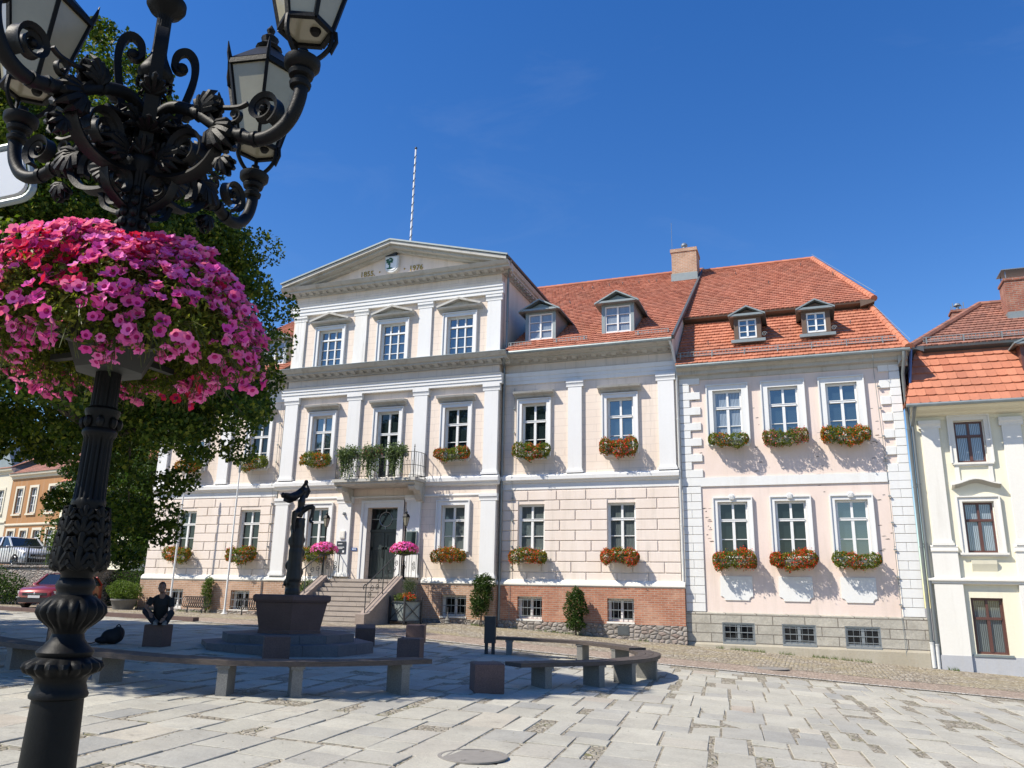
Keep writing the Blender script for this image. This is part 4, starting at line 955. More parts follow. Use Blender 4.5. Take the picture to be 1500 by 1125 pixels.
# ------------------------------------------------------------------ yellow house on the right
yel=root('yellow_house',(6.5,30.1,-.5),'cream yellow house with brown windows and white pilasters at the right edge','house')
YX0,YX1=3.62,13.5
wx=[5.36]; y3=[(4.92,5.83,6.2,7.64),(8.35,9.25,6.2,7.64),(11.2,12.1,6.2,7.64)]; y2=[(4.90,5.82,3.22,4.89),(8.35,9.25,3.22,4.89),(11.2,12.1,3.22,4.89)]; y1=[(4.80,5.72,.05,1.79),(8.35,9.25,.05,1.79)]
mb=MB(); wallY(mb,YX0,YX1,-1.2,8.3,YB,y3+y2+y1,.3); mb.build('wall',M['cream'],yel)
mb=MB(); mb.box(3.74,4.62,YB-.14,YB,-1.1,-.01); mb.box(4.62,YX1,YB-.05,YB,-1.1,-.01); mb.build('plinth',M['greybase'],yel)
for x0,x1 in((3.92,4.46),(6.34,6.90),(9.9,10.4)):
    mb=MB(); pilaster(mb,x0,x1,3.45,7.68,YB,.10); mb.build('pilaster',M['creamw'],yel)
    mb=MB(); mb.box(x0-.10,x1+.12,YB-.13,YB,2.38,3.23); mb.extX([(YB-.13,3.23),(YB-.17,3.26),(YB-.17,3.32),(YB-.12,3.36),(YB-.14,3.42),(YB-.10,3.46),(YB,3.46),(YB,3.23)],x0-.12,x1+.14)
    mb.box(x0-.14,x1+.16,YB-.13,YB,-.01,2.2); mb.build('pilaster_pedestal',M['creamw'],yel)
mb=MB(); cornice(mb,YX0,YX1,YB,[(.08,2.2),(.14,2.23),(.14,2.30),(.20,2.32),(.20,2.38),(.05,2.42)]); mb.build('string_course',M['creamw'],yel)
mb=MB(); cornice(mb,YX0,YX1,YB,[(.03,7.70),(.05,7.80),(.20,7.86),(.26,7.92),(.60,7.97),(.68,8.03),(.72,8.08),(.05,8.2)]); mb.build('cornice',M['cream'],yel)
for h_ in y3:
    w_=window(yel,*h_,YB,'tee','gcurtb','winbrown',rec=.10,sur=.14,surm='creamw',sillw=.16,silly=.10)
    mb=MB(); x0,x1=h_[0],h_[1]; mb.box(x0-.10,x0+.02,YB-.05,YB,5.55,6.08); mb.box(x1-.02,x1+.10,YB-.05,YB,5.55,6.08); mb.build('apron',M['creamw'],w_)
for h_ in y2:
    w_=window(yel,*h_,YB,'tee','gcurtb','winbrown',rec=.10,sur=.14,surm='creamw',sillw=.24,silly=.14)
    mb=MB(); cx=(h_[0]+h_[1])/2; P=[]
    for i in range(17):
        t=-1+i/8; P.append((cx+t*.72,5.36+.20*math.exp(-(t*1.6)**2)))
    for i in range(16):
        (a,za),(b,zb)=P[i],P[i+1]
        mb.add([(a,YB-.24,za+.05),(b,YB-.24,zb+.05),(b,YB-.24,zb+.10),(a,YB-.24,za+.10),(a,YB,za-.06),(b,YB,zb-.06),(b,YB,zb+.14),(a,YB,za+.14)],[(0,1,2,3),(4,0,3,7)[::-1] if i==0 else (0,4,5,1),(3,2,6,7),(0,4,5,1),(1,5,6,2)])
    mb.build('hood',M['creamw'],w_)
    mb=MB(); mb.extX([(YB,2.98),(YB-.12,2.98),(YB-.10,2.86),(YB,2.62)],cx-.40,cx+.32); mb.build('apron',M['cream'],w_)
for h_ in y1: window(yel,*h_,YB,'tee','gcurt','winbrown',rec=.12,sillw=.10,silly=.08,surm='zinc')
mb=MB(); tilerows(mb,(3.46,29.34,8.14),(13.6,29.34,8.14),(4.12,31.0,10.40),(13.6,31.0,10.40),.42,.30,.04)
tilerows(mb,(3.46,41,8.14),(3.46,29.34,8.14),(4.12,41,10.4),(4.12,31.0,10.40),.42,.30,.04); s1_=mb.build('mansard_slope',M['tilenew'],yel)
mb=MB(); tilerows(mb,(4.02,30.75,10.58),(13.6,30.75,10.58),(7.15,34.6,13.25),(13.6,34.6,13.25),.30,.19)
tilerows(mb,(4.02,40,10.58),(4.02,30.75,10.58),(7.15,35.5,13.25),(7.15,34.6,13.25),.30,.19); mb.add([(4.0,38.5,10.5),(13.6,38.5,10.5),(13.6,34.6,13.24),(7.15,34.6,13.24)],[(0,1,2,3)])
r3=mb.build('roof',M['tileold'],yel)
mb=MB(); mb.extX([(30.70,10.56),(30.72,10.48),(31.1,10.38),(31.1,10.6)],4.0,13.6); mb.extY([(3.98,10.56),(4.4,10.6),(4.4,10.38)],30.7,40); mb.build('eave_board',M['zincdark'],r3)
mb=MB(); ridge(mb,(7.15,34.6,13.27),(13.6,34.6,13.27)); ridge(mb,(4.0,30.72,10.62),(7.15,34.6,13.28)); mb.build('ridge_tiles',M['tileold'],r3)
mb=MB(); snowguard(mb,4.45,13.5,30.95,10.75,.6); mb.build('snow_guard',M['zinc'],r3)
mb=MB(); mb.tube([(3.46,29.28,8.10),(13.6,29.28,8.10)],.065,8); mb.build('gutter',M['zinc'],yel,smooth=True)
pipe(yel,[(3.72,29.30,8.05),(3.70,29.45,7.9),(3.66,29.98,7.5),(3.66,29.98,.3)],.058,'pipe')
pipe(yel,[(3.66,29.98,.3),(3.66,29.98,-.50)],.064,'pipewhite','pipe_foot')
for (x0,x1,y0,y1,z0,z1,m) in((7.7,8.75,32.8,33.7,11.3,13.62,'brickdark'),(6.55,7.15,37,37.6,10.9,13.95,'brickdark')):
    mb=MB(); mb.box(x0,x1,y0,y1,z0,z1); mb.box(x0-.04,x1+.04,y0-.04,y1+.04,z1-.10,z1); c_=mb.build('chimney',M[m],yel)
    mb=MB(); 
    for (a,b) in((x0+.08,y0+.08),(x1-.1,y0+.08),(x0+.08,y1-.1),(x1-.1,y1-.1)): mb.bar((a,b,z1),(a,b,z1+.34),.03)
    if x0>7: mb.box(x0-.05,x1+.05,y0-.03,y1+.03,z1+.34,z1+.37)
    else: mb.lathe([(.07,0),(.07,.25),(.16,.26),(.1,.36),(0,.38)],10,((x0+x1)/2,(y0+y1)/2,z1))
    mb.build('chimney_cap',M['alu'],c_)
    if x0>7: mb=MB(); mb.box(x0-.05,x1+.05,y0-.05,y0+.5,z0,z0+.95); mb.build('flashing',M['zinc'],c_)
mb=MB(); mb.lathe([(.11,0),(.11,.3),(.13,.31),(.13,.36),(0,.37)],12,(4.28,30.95,10.12)); mb.build('vent_pipe',M['tilenew'],s1_)
dormer(yel,8.0,30.15,8.75,1.5,1.5,2.2,.3,'zinc','winbrown','dormer','gcurtb',ov=.16,frw=.16)
# ------------------------------------------------------------------ candelabra lamp in the foreground
LX,LY=-3.21,2.86; LZ=g(LX,LY)
lamp=root('street_lamp',(LX,LY,LZ),'tall ornate black cast iron candelabra lamp with scrolled arms in the left foreground','street lamp')
PRO=[(.26,LZ-.05),(.26,LZ+.12),(.22,LZ+.2),(.19,.30),(.15,.50),(.135,.70),(.127,.874),(.122,1.03),(.119,1.105),(.134,1.112),(.137,1.125),(.129,1.14),(.118,1.172),(.122,1.19),(.137,1.205),(.168,1.222),(.181,1.242),(.172,1.262),(.140,1.278),(.125,1.286),(.133,1.296),(.135,1.306),(.128,1.316),(.105,1.335),(.082,1.36),(.075,1.385),(.088,1.405),(.112,1.425),(.142,1.45),(.160,1.478),(.155,1.505),(.132,1.532),(.112,1.545),(.086,1.556),(.083,1.57),(.092,1.585),(.095,1.60),(.088,1.618),(.074,1.632),(.078,1.648),(.098,1.665),(.108,1.70),(.104,1.75),(.094,1.80),(.087,1.88),(.083,1.965),(.085,1.972),(.084,1.99),(.076,2.0),(.072,2.10),(.069,2.24),(.070,2.285),(.080,2.30),(.088,2.31),(.088,2.325),(.076,2.34),(.082,2.40),(.09,2.415),(.09,2.43),(.066,2.445),(.063,2.60),(.064,3.0),(.064,3.40),(.067,3.54),(.072,3.66),(.09,3.72),(.106,3.75),(.113,3.775),(.105,3.80),(.088,3.84),(.084,3.90),(.070,3.97),(.058,4.02),(.052,4.10),(.049,4.20),(.050,4.27),(.072,4.29),(.10,4.315),(.106,4.34),(.092,4.37),(.07,4.41),(.052,4.45),(.045,4.48),(.042,4.70),(.055,4.72),(.095,4.745),(.118,4.78),(.118,4.81),(.08,4.85),(.06,4.90),(.05,4.98)]
def ribf(i):
    z=PRO[i][1]
    if 1.21<z<1.27 or 1.41<z<1.53: return .16
    if 1.99<z<2.29: return .15
    if 2.44<z<2.61 or 4.49<z<4.71: return .13
    if 3.54<z<3.7: return .2
    return 0
mb=MB(); 
PRO=[(r*.885,z) for r,z in PRO]
# resample so ribs and flutes get a clean start
mb.lathe(PRO,96,(LX,LY,0),ribf,18)
# acanthus relief at the foot of the shaft and collars of leaves
rr=random.Random(6)
def leaf(mb,c,d,n,size,lobes=5,curl=.35,th=.008):
    """acanthus leaf: fan of ribs from c, pointing along d, bulging along n"""
    c=Vector(c);d=Vector(d).normalized();n=Vector(n).normalized();s_=d.cross(n).normalized()
    for k in range(lobes):
        t=(k-(lobes-1)/2)/((lobes-1)/2) if lobes>1 else 0; L=size*(1-.35*abs(t)); a=t*.95
        e=d*math.cos(a)+s_*math.sin(a); P=[c,c+e*L*.4+n*L*.16,c+e*L*.8+n*L*(.14),c+e*L+n*L*(.14-curl)]
        mb.tube(P,[size*.08,size*.15,size*.13,size*.02],6)
for k in range(8):
    a=2*PI*k/8; o=Vector((math.cos(a),math.sin(a),0)); p=Vector((LX,LY,0))
    for z0,sz in((1.665,.12),(1.74,.11),(1.82,.10),(1.89,.08)): leaf(mb,p+o*(.094-(z0-1.66)*.05)+Vector((0,0,z0)),(0,0,1),o,sz,5,.55)
    for z0 in(3.42,3.48,3.54,3.60): mb.ell(p+o*.066+Vector((0,0,z0)),.022,.022,.028,6,5)
    mb.ell(p+o*.078+Vector((0,0,2.365)),.02,.02,.03,6,5)
    leaf(mb,p+o*.085+Vector((0,0,3.80)),(o.x*.5,o.y*.5,1),o,.11,5,.5)
    leaf(mb,p+o*.05+Vector((0,0,4.22)),(o.x*.5,o.y*.5,-1),o,.05,3,.3)
mb.build('post',M['iron'],lamp,smooth=True)
def spiral(c,r0,r1,a0,turns,n=28):
    return [(c[0]+(r0+(r1-r0)*(i/n)**.8)*math.cos(a0+turns*2*PI*i/n),c[1]+(r0+(r1-r0)*(i/n)**.8)*math.sin(a0+turns*2*PI*i/n)) for i in range(n+1)]
def smoothpath(P,n=6):
    out=[]
    for i in range(len(P)-1):
        p0=P[max(i-1,0)];p1=P[i];p2=P[i+1];p3=P[min(i+2,len(P)-1)]
        for k in range(n):
            t=k/n; out.append(tuple(.5*((2*p1[j])+(-p0[j]+p2[j])*t+(2*p0[j]-5*p1[j]+4*p2[j]-p3[j])*t*t+(-p0[j]+3*p1[j]-3*p2[j]+p3[j])*t**3) for j in range(len(p1))))
    out.append(P[-1]); return out
def arm_meshes():
    mb=MB(); T=lambda P:[Vector((r,0,z)) for r,z in P]
    def ribbon(P,w,th,w1=None,th1=None):
        P=T(P);n=len(P);w1=w if w1 is None else w1; th1=th if th1 is None else th1;vs=[]
        for i,p in enumerate(P):
            t=(P[min(i+1,n-1)]-P[max(i-1,0)]).normalized(); m=Vector((-t.z,0,t.x)); f=i/(n-1); a=(w+(w1-w)*f)/2;b=(th+(th1-th)*f)/2
            vs+=[p-m*b+Vector((0,a,0)),p+m*b*1.4+Vector((0,a*.55,0)),p+m*b*1.4-Vector((0,a*.55,0)),p-m*b-Vector((0,a,0)),p-m*b*.3]
        fs=[(i*5+k,i*5+(k+1)%5,(i+1)*5+(k+1)%5,(i+1)*5+k) for i in range(n-1) for k in range(5)]+[(4,3,2,1,0),tuple((n-1)*5+k for k in range(5))]
        mb.add(vs,fs)
    main=smoothpath([(.05,4.06),(.12,4.10),(.20,4.095),(.33,4.03),(.45,3.94),(.59,3.862),(.72,3.815),(.83,3.84),(.905,3.92),(.94,4.03),(.94,4.12)])
    mb.tube(T(main),[.034 if i<len(main)*.6 else .036 for i in range(len(main))],10)
    for (r,z) in((.33,4.03),(.70,3.82),(.62,3.85)): mb.tube([(r-.012,0,z),(r+.012,0,z)],.042,10)
    ribbon(spiral((.735,3.985),.100,.02,-PI*.35,1.9,44),.075,.022,.045,.014); mb.ell((.735,0,3.985),.022,.035,.022,8,6)
    low=smoothpath([(.07,3.72),(.14,3.685),(.25,3.665),(.37,3.69),(.45,3.77),(.475,3.88),(.43,3.98),(.35,4.035)])
    ribbon(low,.085,.028,.07,.022)
    ribbon(spiral((.27,3.825),.125,.02,-PI*.15,2.0,44),.082,.022,.04,.014); mb.ell((.27,0,3.825),.025,.035,.025,8,6)
    ribbon(smoothpath([(.10,3.96),(.15,3.93),(.19,3.86),(.17,3.77),(.11,3.72)]),.05,.018)
    ribbon(spiral((.56,3.985),.05,.012,PI*1.1,1.3,20),.035,.012,.02,.008)
    ribbon(smoothpath([(.36,4.03),(.42,4.055),(.50,4.04),(.58,4.03),(.63,4.045)]),.03,.014)
    ribbon(spiral((.14,3.62),.085,.015,PI*.4,1.6,30),.06,.018,.03,.012); ribbon(smoothpath([(.07,3.50),(.13,3.52),(.20,3.56),(.23,3.64)]),.055,.018)
    ribbon(smoothpath([(.06,4.02),(.13,3.99),(.21,3.97),(.28,3.96)]),.05,.018)
    n=(0,1,0)
    for s_ in(-1,1):
        leaf(mb,(.44,s_*.012,3.92),(.7,0,-.7),(0,s_,0),.18,7,.25); leaf(mb,(.36,s_*.015,4.02),(.5,0,.9),(0,s_,0),.15,7,.2); leaf(mb,(.15,s_*.03,3.75),(1,0,.25),(0,s_,.2),.16,7,.3); leaf(mb,(.10,s_*.03,3.95),(.8,0,.6),(0,s_,.2),.13,5,.3)
        leaf(mb,(.52,s_*.01,3.74),(.3,0,-1),(0,s_,0),.11,5,.2)
    for i in range(9):
        k=int(len(main)*(.62+.04*i)); r,z=main[min(k,len(main)-3)]; r2,z2=main[min(k+2,len(main)-1)]
        leaf(mb,(r,0,z),(r2-r,0,z2-z),(r-.735,0,z-3.985),.055,5,.1)
    # cup that carries the lantern
    mb.lathe([(.034,4.07),(.052,4.08),(.056,4.10),(.036,4.115),(.038,4.13),(.060,4.14),(.066,4.16),(.058,4.175),(.082,4.19),(.090,4.20),(.092,4.235),(.080,4.245),(.03,4.255),(.025,4.30)],20,(.935,0,0))
    return mb
def crook():
    mb=MB()
    P=smoothpath([(.075,3.82),(.10,3.95),(.14,4.10),(.175,4.25),(.195,4.38),(.185,4.48),(.145,4.525),(.10,4.50),(.085,4.44),(.11,4.40),(.14,4.42)])
    T=[Vector((r,0,z)) for r,z in P]
    vs=[];n=len(T)
    for i,p in enumerate(T):
        t=(T[min(i+1,n-1)]-T[max(i-1,0)]).normalized(); m=Vector((-t.z,0,t.x)); a=.036*(1-.4*i/n);b=.019
        vs+=[p-m*b+Vector((0,a,0)),p+m*b+Vector((0,a*.6,0)),p+m*b-Vector((0,a*.6,0)),p-m*b-Vector((0,a,0))]
    mb.add(vs,[(i*4+k,i*4+(k+1)%4,(i+1)*4+(k+1)%4,(i+1)*4+k) for i in range(n-1) for k in range(4)])
    mb.ell((.125,0,4.42),.034,.034,.034,10,8)
    leaf(mb,(.15,0,4.12),(.8,0,.8),(1,0,-.3),.13,5,.3); leaf(mb,(.10,0,3.93),(.9,0,.4),(1,0,-.3),.12,5,.4); leaf(mb,(.075,0,4.30),(0,0,-1),(1,0,0),.07,5,.3)
    return mb
A0=arm_meshes(); K0=crook(); am=None;km=None
def place(o,angle): o.rotation_euler=(0,0,angle)
for k in range(4):
    for nm,src in(('arm',A0),('bracket',K0)):
        a=R(3)+PI/2*k+(PI/4 if nm=='bracket' else 0)
        if k==0:
            o=src.build(nm,M['iron'],lamp,loc=(0,0,-LZ),world=False,smooth=True)
            if nm=='arm': am=o
            else: km=o
        else:
            o=(am if nm=='arm' else km).copy(); COL.objects.link(o); o.parent=lamp; WO[o.name]=WO[am.name]
        place(o,a)
def lantern(parent,c,s=1.):
    """six-sided lantern, c = top of its cup (local to the lamp)"""
    hx=lambda r,z,a0=0:[Vector((r*math.cos(a0+PI/3*k),r*math.sin(a0+PI/3*k),z)) for k in range(6)]
    z0,z1,z2=.17*s,.70*s,.93*s; r0,r1=.135*s,.262*s
    mb=MB(); B=hx(r0,z0);T=hx(r1,z1);Rf=hx(.075*s,z2)
    for k in range(6):
        j=(k+1)%6; mb.bar(B[k],T[k],.022,.022); mb.bar(B[k],B[j],.026,.024); mb.bar(T[k],T[j],.034,.034); mb.tube([T[k],T[k]*1.07+Vector((0,0,.012)),T[k]*1.12+Vector((0,0,.055))],[.018,.014,.003],6)
        if k%2==0: mb.tube(smoothpath([tuple(Vector((B[k].x*.42,B[k].y*.42,-.01))),tuple(Vector((B[k].x*.75,B[k].y*.75,.03))),tuple(Vector((B[k].x*1.0,B[k].y*1.0,.09))),tuple(B[k])],4),.013,6)
    P=B[0]; mb.tube([P,P*1.15-Vector((0,0,.03)),P*1.2-Vector((0,0,.09)),P*1.02-Vector((0,0,.13)),P*.95-Vector((0,0,.07))],.012,6)
    o=mb.build('lantern',M['iron'],parent,loc=c,world=False)
    mb=MB(); q=.985
    for k in range(6): j=(k+1)%6; mb.add([B[k]*q,B[j]*q,T[j]*q,T[k]*q],[(0,1,2,3)])
    b2=[Vector((v.x*.97,v.y*.97,v.z+.006)) for v in B]; mb.add(b2,[tuple(range(6))])
    mb.build('pane',M['milk'],o,world=False)
    mb=MB(); T2=[v*1.04 for v in T]; mb.add(T2+Rf+[Vector((v.x,v.y,v.z+.0)) for v in T],[(k,(k+1)%6,6+(k+1)%6,6+k) for k in range(6)]+[(5,4,3,2,1,0)]+[tuple(range(6,12))])
    mb.lathe([(.075*s,z2),(.09*s,z2+.02),(.05*s,z2+.06),(.06*s,z2+.10),(.02*s,z2+.14),(.03*s,z2+.17),(0,z2+.22)],12)
    mb.build('lantern_roof',M['iron'],o,world=False)
    mb=MB(); mb.lathe([(.02,z0-.02),(.03,z0),(.028,z0+.05),(.0,z0+.055)],10,(.05,0,0)); mb.build('burner',M['iron'],o,world=False)
    return o
for k in range(4):
    a=R(3)+PI/2*k
    if k==0: la=lantern(lamp,(.935*math.cos(a),.935*math.sin(a),4.25-LZ))
    else: l2=copy_tree(la,(.935*math.cos(a),.935*math.sin(a),4.25-LZ),parent=lamp)
    (la if k==0 else l2).rotation_euler=(0,0,[R(25),R(10),R(40),R(15)][k])
copy_tree(la,(0,0,4.95-LZ),parent=lamp)

# ------------------------------------------------------------------ petunias
def petunias(N_,pos,nrm,size,cols,rng):
    """numpy petunia flowers: 5 lobes, funnel, throat"""
    nr=20; V=[];Fc=[];mi=[]
    for i in range(N_):
        p=Vector(pos[i]);n=Vector(nrm[i]).normalized(); a=n.cross(Vector((rng.uniform(-1,1),rng.uniform(-1,1),rng.uniform(-1,1)))).normalized(); b=n.cross(a); s_=size*rng.uniform(.75,1.15); ph=rng.uniform(0,6.28)
        base=len(V); V.append(p-n*s_*.42)
        for k in range(nr):
            th=2*PI*k/nr+ph; V.append(p+(a*math.cos(th)+b*math.sin(th))*s_*.20-n*s_*.14)
        for k in range(nr):
            th=2*PI*k/nr+ph; r=s_*(.40+.11*abs(math.cos(2.5*(th-ph)))**.6); V.append(p+(a*math.cos(th)+b*math.sin(th))*r+n*s_*(.02+.05*math.cos(5*(th-ph)+1.)+rng.uniform(-.03,.03)))
        c=cols[i]
        for k in range(nr):
            j=(k+1)%nr; Fc.append((base,base+1+k,base+1+j,base+1+j)); mi.append(3)
            Fc.append((base+1+k,base+1+nr+k,base+1+nr+j,base+1+j)); mi.append(c)
    return V,Fc,mi
def tri_safe(Fc): return [f if len(set(f))==4 else tuple(dict.fromkeys(f)) for f in Fc]
def leafquads(C,size,rng,flat=0.,asp=.55,out=None,outw=.6):
    """diamond leaves at the points C"""
    C=np.asarray(C,dtype=np.float64);n=len(C)
    nv=rng.normal(size=(n,3)); 
    if out is not None: nv=nv*(1-outw)+out*outw*1.6
    nv[:,2]+=flat; nv/=np.linalg.norm(nv,axis=1)[:,None]+1e-9
    t=rng.normal(size=(n,3)); t-=nv*(t*nv).sum(1)[:,None]; t/=np.linalg.norm(t,axis=1)[:,None]+1e-9; b=np.cross(nv,t)
    L=size*rng.uniform(.65,1.25,n)[:,None]*.5; W_=L*asp
    V=np.stack([C-t*L,C+b*W_+nv*L*.18,C+t*L-nv*L*.10,C-b*W_+nv*L*.18],1).reshape(-1,3)
    return V,np.arange(4*n).reshape(n,4)
bk=root('flower_basket',(LX,LY,2.62),'huge round hanging basket of pink, magenta and crimson petunias around the near lamp post','flower basket')
mb=MB(); mb.lathe([(.09,2.62),(.16,2.625),(.22,2.76),(.22,2.84),(.12,2.84)],8,(LX,LY,0),ph=PI/8); mb.box(LX-.40,LX+.40,LY-.02,LY+.02,2.72,2.75); mb.box(LX-.02,LX+.02,LY-.40,LY+.40,2.72,2.75)
mb.build('planter_ring',M['planter'],bk)
rng=np.random.default_rng(3)
prof=np.array([(.09,3.25),(.24,3.24),(.38,3.20),(.50,3.12),(.60,3.02),(.66,2.91),(.685,2.80),(.67,2.72),(.62,2.66),(.53,2.64),(.42,2.68)])
seg=np.linalg.norm(np.diff(prof,axis=0),axis=1); cum=np.r_[0,np.cumsum(seg)]; cum/=cum[-1]
def domept(n,tmin=0,tmax=1,inset=(0,0)):
    t=rng.uniform(tmin,tmax,n*3); r=np.interp(t,cum,prof[:,0]); k=rng.uniform(0,.77,n*3)<r; t=t[k][:n]; r=np.interp(t,cum,prof[:,0]);z=np.interp(t,cum,prof[:,1])
    th=rng.uniform(0,2*PI,len(t)); lump=1+.07*np.sin(3*th+1)+.05*np.sin(7*th+t*4)+.05*np.sin(11*th+t*9)
    dr=np.interp(t+.02,cum,prof[:,0])-np.interp(t-.02,cum,prof[:,0]); dz=np.interp(t+.02,cum,prof[:,1])-np.interp(t-.02,cum,prof[:,1])
    nr_=-dz/np.hypot(dr,dz);nz_=dr/np.hypot(dr,dz)
    ins=rng.uniform(inset[0],inset[1],len(t)); zz=z+.03*np.sin(5*th+2)
    P=np.stack([LX+(r*lump-ins*nr_)*np.cos(th),LY+(r*lump-ins*nr_)*np.sin(th),zz-ins*nz_],1); Nn=np.stack([nr_*np.cos(th),nr_*np.sin(th),nz_],1); return P,Nn,t,th
prof[:,0]*=.955
P,Nn,t,th=domept(34000,0,1,(-.01,.30)); V,Fq=leafquads(P,.034,rng,0,.42,Nn,.35); 
npmesh('foliage',V,Fq,M['gerleaf'],parent=bk)
P,Nn,t,th=domept(2600,.0,1,(-.03,.1)); mb=MB()
for i in range(1600):
    p=Vector(P[i]);n=Vector(Nn[i]); q=p+n*.05+Vector((rng.uniform(-.03,.03),rng.uniform(-.03,.03),rng.uniform(-.06,.0))); mb.tube([p-n*.08,p,q],[.003,.0025,.0015],3,False)
mb.build('stems',M['stem'],bk)
P,Nn,t,th=domept(4300,.02,.97,(-.07,.04))
keep=[];cols=[]
for i in range(len(P)):
    d=.95 if t[i]<.42 else (.60 if t[i]<.66 else .22)
    # under the rim fewer blooms
    if rng.uniform()<d: 
        keep.append(i); u=math.sin(th[i]*2.3+t[i]*5)+math.sin(th[i]*5.1-t[i]*9)*.6+rng.normal()*.45
        cols.append(2 if u>1.2 else (1 if u<-1.1 else 0))
Pn=[P[i] for i in keep]; Nb=[]
for i in keep:
    n=Vector(Nn[i])*1.0+Vector((rng.normal()*.42-.12,rng.normal()*.42-.15,rng.normal()*.3+.22)); Nb.append(n)
V,Fc,mi=petunias(len(Pn),Pn,Nb,.060,cols,rng)
for ci,nm in((0,'pink_blossoms'),(1,'magenta_blossoms'),(2,'crimson_blossoms')):
    mb=MB(); per=41; pf=40
    for i,c in enumerate(cols):
        if c!=ci: continue
        vs=V[i*per:(i+1)*per]; fs=[tuple(dict.fromkeys([a-i*per for a in f])) for f in Fc[i*pf:(i+1)*pf]]
        b=len(mb.v); mb.v.extend([tuple(v) for v in vs]); mb.f.extend([tuple(a+b for a in f) for f in fs]); mb.m.extend([1 if mi[i*pf+k]==3 else 0 for k in range(pf)])
    mb.build(nm,[M[('pk1','pk2','pk3')[ci]],M['pkc']],bk)
# ------------------------------------------------------------------ trees
def tree(name,label,base,h,crown,trunk_r,mat='linden',n=60000,leaf_s=.15,seed=1,group=None,clump=.95,nclump=260,low=None,limbs=9):
    """crown: list of (cx,cy,cz,rx,ry,rz) ellipsoids relative to base"""
    rt=root(name,base,label,'tree',group); rg=np.random.default_rng(seed); rr=random.Random(seed)
    C=[];
    vol=np.array([c[3]*c[4]*c[5] for c in crown]); vol=vol/vol.sum()
    for i in range(nclump):
        k=rg.choice(len(crown),p=vol); c=crown[k]; d=rg.normal(size=3); d/=np.linalg.norm(d); r=rg.uniform(.45,1.0)**.5
        C.append((np.array(c[:3])+d*np.array(c[3:])*r, clump*rg.uniform(.55,1.25)))
    P=[];m=n//nclump
    for c,cr in C:
        d=rg.normal(size=(m,3)); d/=np.linalg.norm(d,axis=1)[:,None]; r=rg.uniform(.25,1,(m,1))**.45
        P.append(c+d*r*cr*np.array([1,1,.72]))
    P=np.concatenate(P); V,Fq=leafquads(P,leaf_s,rg,.45,.72); V=V+np.array(base)
    npmesh('crown',V,Fq,M[mat],parent=rt)
    mb=MB(); top=Vector((crown[0][0],crown[0][1],crown[0][2]))
    tp=[Vector((0,0,-.2)),Vector((.02,0,h*.08)),Vector((-.05,.05,h*.25)),Vector((top.x*.5,top.y*.5,h*.5)),Vector((top.x,top.y,h*.85))]
    mb.tube(tp,[trunk_r*1.5,trunk_r*1.05,trunk_r*.9,trunk_r*.6,trunk_r*.1],12)
    for i in range(limbs*4):
        c,cr=C[rr.randrange(len(C))]; s_=tp[2].lerp(tp[3],rr.random()) if i%2 else tp[3].lerp(tp[4],rr.random()*.7); e=Vector(c)
        mid=s_.lerp(e,.5)+Vector((0,0,.3)); mb.tube([s_,mid,e],[trunk_r*.30,trunk_r*.16,trunk_r*.03],6)
    mb.build('trunk',M['bark'],rt,world=False,smooth=True)
    return rt
tree('linden_tree','big leafy linden tree behind the near lamp with its trunk hidden',(-11.23,9.94,.27),11.5,
  [(-.1,-.1,6.9,2.1,2.1,2.5),(.85,.95,6.1,1.55,1.55,2.1),(-1.1,-1.2,6.9,2.3,2.3,2.5),(-.9,-1.0,9.4,1.9,1.9,1.9),(1.0,1.1,4.3,1.25,1.25,.9),(-.5,-.6,4.3,1.9,1.9,.8)],.21,n=170000,leaf_s=.085,seed=4,nclump=480,clump=.50)
tree('linden_tree','linden tree standing behind and left of the nearest one, its crown merging with it',(-14.23,12.60,.35),12,
  [(.1,.1,7.6,2.7,2.7,2.7),(1.1,1.1,6.0,2.1,2.1,1.8),(-.3,.0,8.6,2.2,2.2,2.2),(.62,.70,3.6,1.2,1.2,1.9),(.2,.2,2.9,1.1,1.1,1.2)],.22,n=135000,leaf_s=.10,seed=14,nclump=360,clump=.6)
tree('linden_tree','tall linden tree filling the left edge behind the lamp arms',(-18.0,11.2,.4),14,
  [(.2,.2,8.9,3.3,3.3,2.9),(.8,.7,7.8,2.6,2.6,1.9),(.3,.1,11.3,2.4,2.4,2.2),(1.3,1.6,5.35,2.6,2.6,1.2)],.28,n=95000,leaf_s=.13,seed=9,nclump=280,clump=.75)
tree('linden_tree','linden tree farther left along the square, behind the one at the left edge',(-22.6,14.6,.45),14,
  [(0,0,9.8,3.2,3.2,2.4),(.3,.3,12.0,2.4,2.4,2.0)],.28,n=50000,leaf_s=.15,seed=19,nclump=200,clump=.85)
tree('linden_tree','linden tree beyond the left edge of the picture shading the long bench',(-17.3,6.6,.35),14,
  [(0,0,9.0,3.1,3.1,3.0),(.3,.3,11.2,2.2,2.2,2.2)],.3,n=50000,leaf_s=.15,seed=12,nclump=190,clump=.8)
tree('linden_tree','linden tree far beyond the left edge shading the far kerb',(-27.4,12.6,.5),14,
  [(0,0,9.3,3.8,3.6,2.8)],.28,n=42000,leaf_s=.17,seed=23,nclump=170,clump=.95)
tree('linden_tree','linden tree beyond the left edge, between the long bench and the far kerb',(-22.3,9.3,.45),14,
  [(0,0,9.3,3.5,3.5,2.9)],.28,n=42000,leaf_s=.17,seed=24,nclump=170,clump=.95)
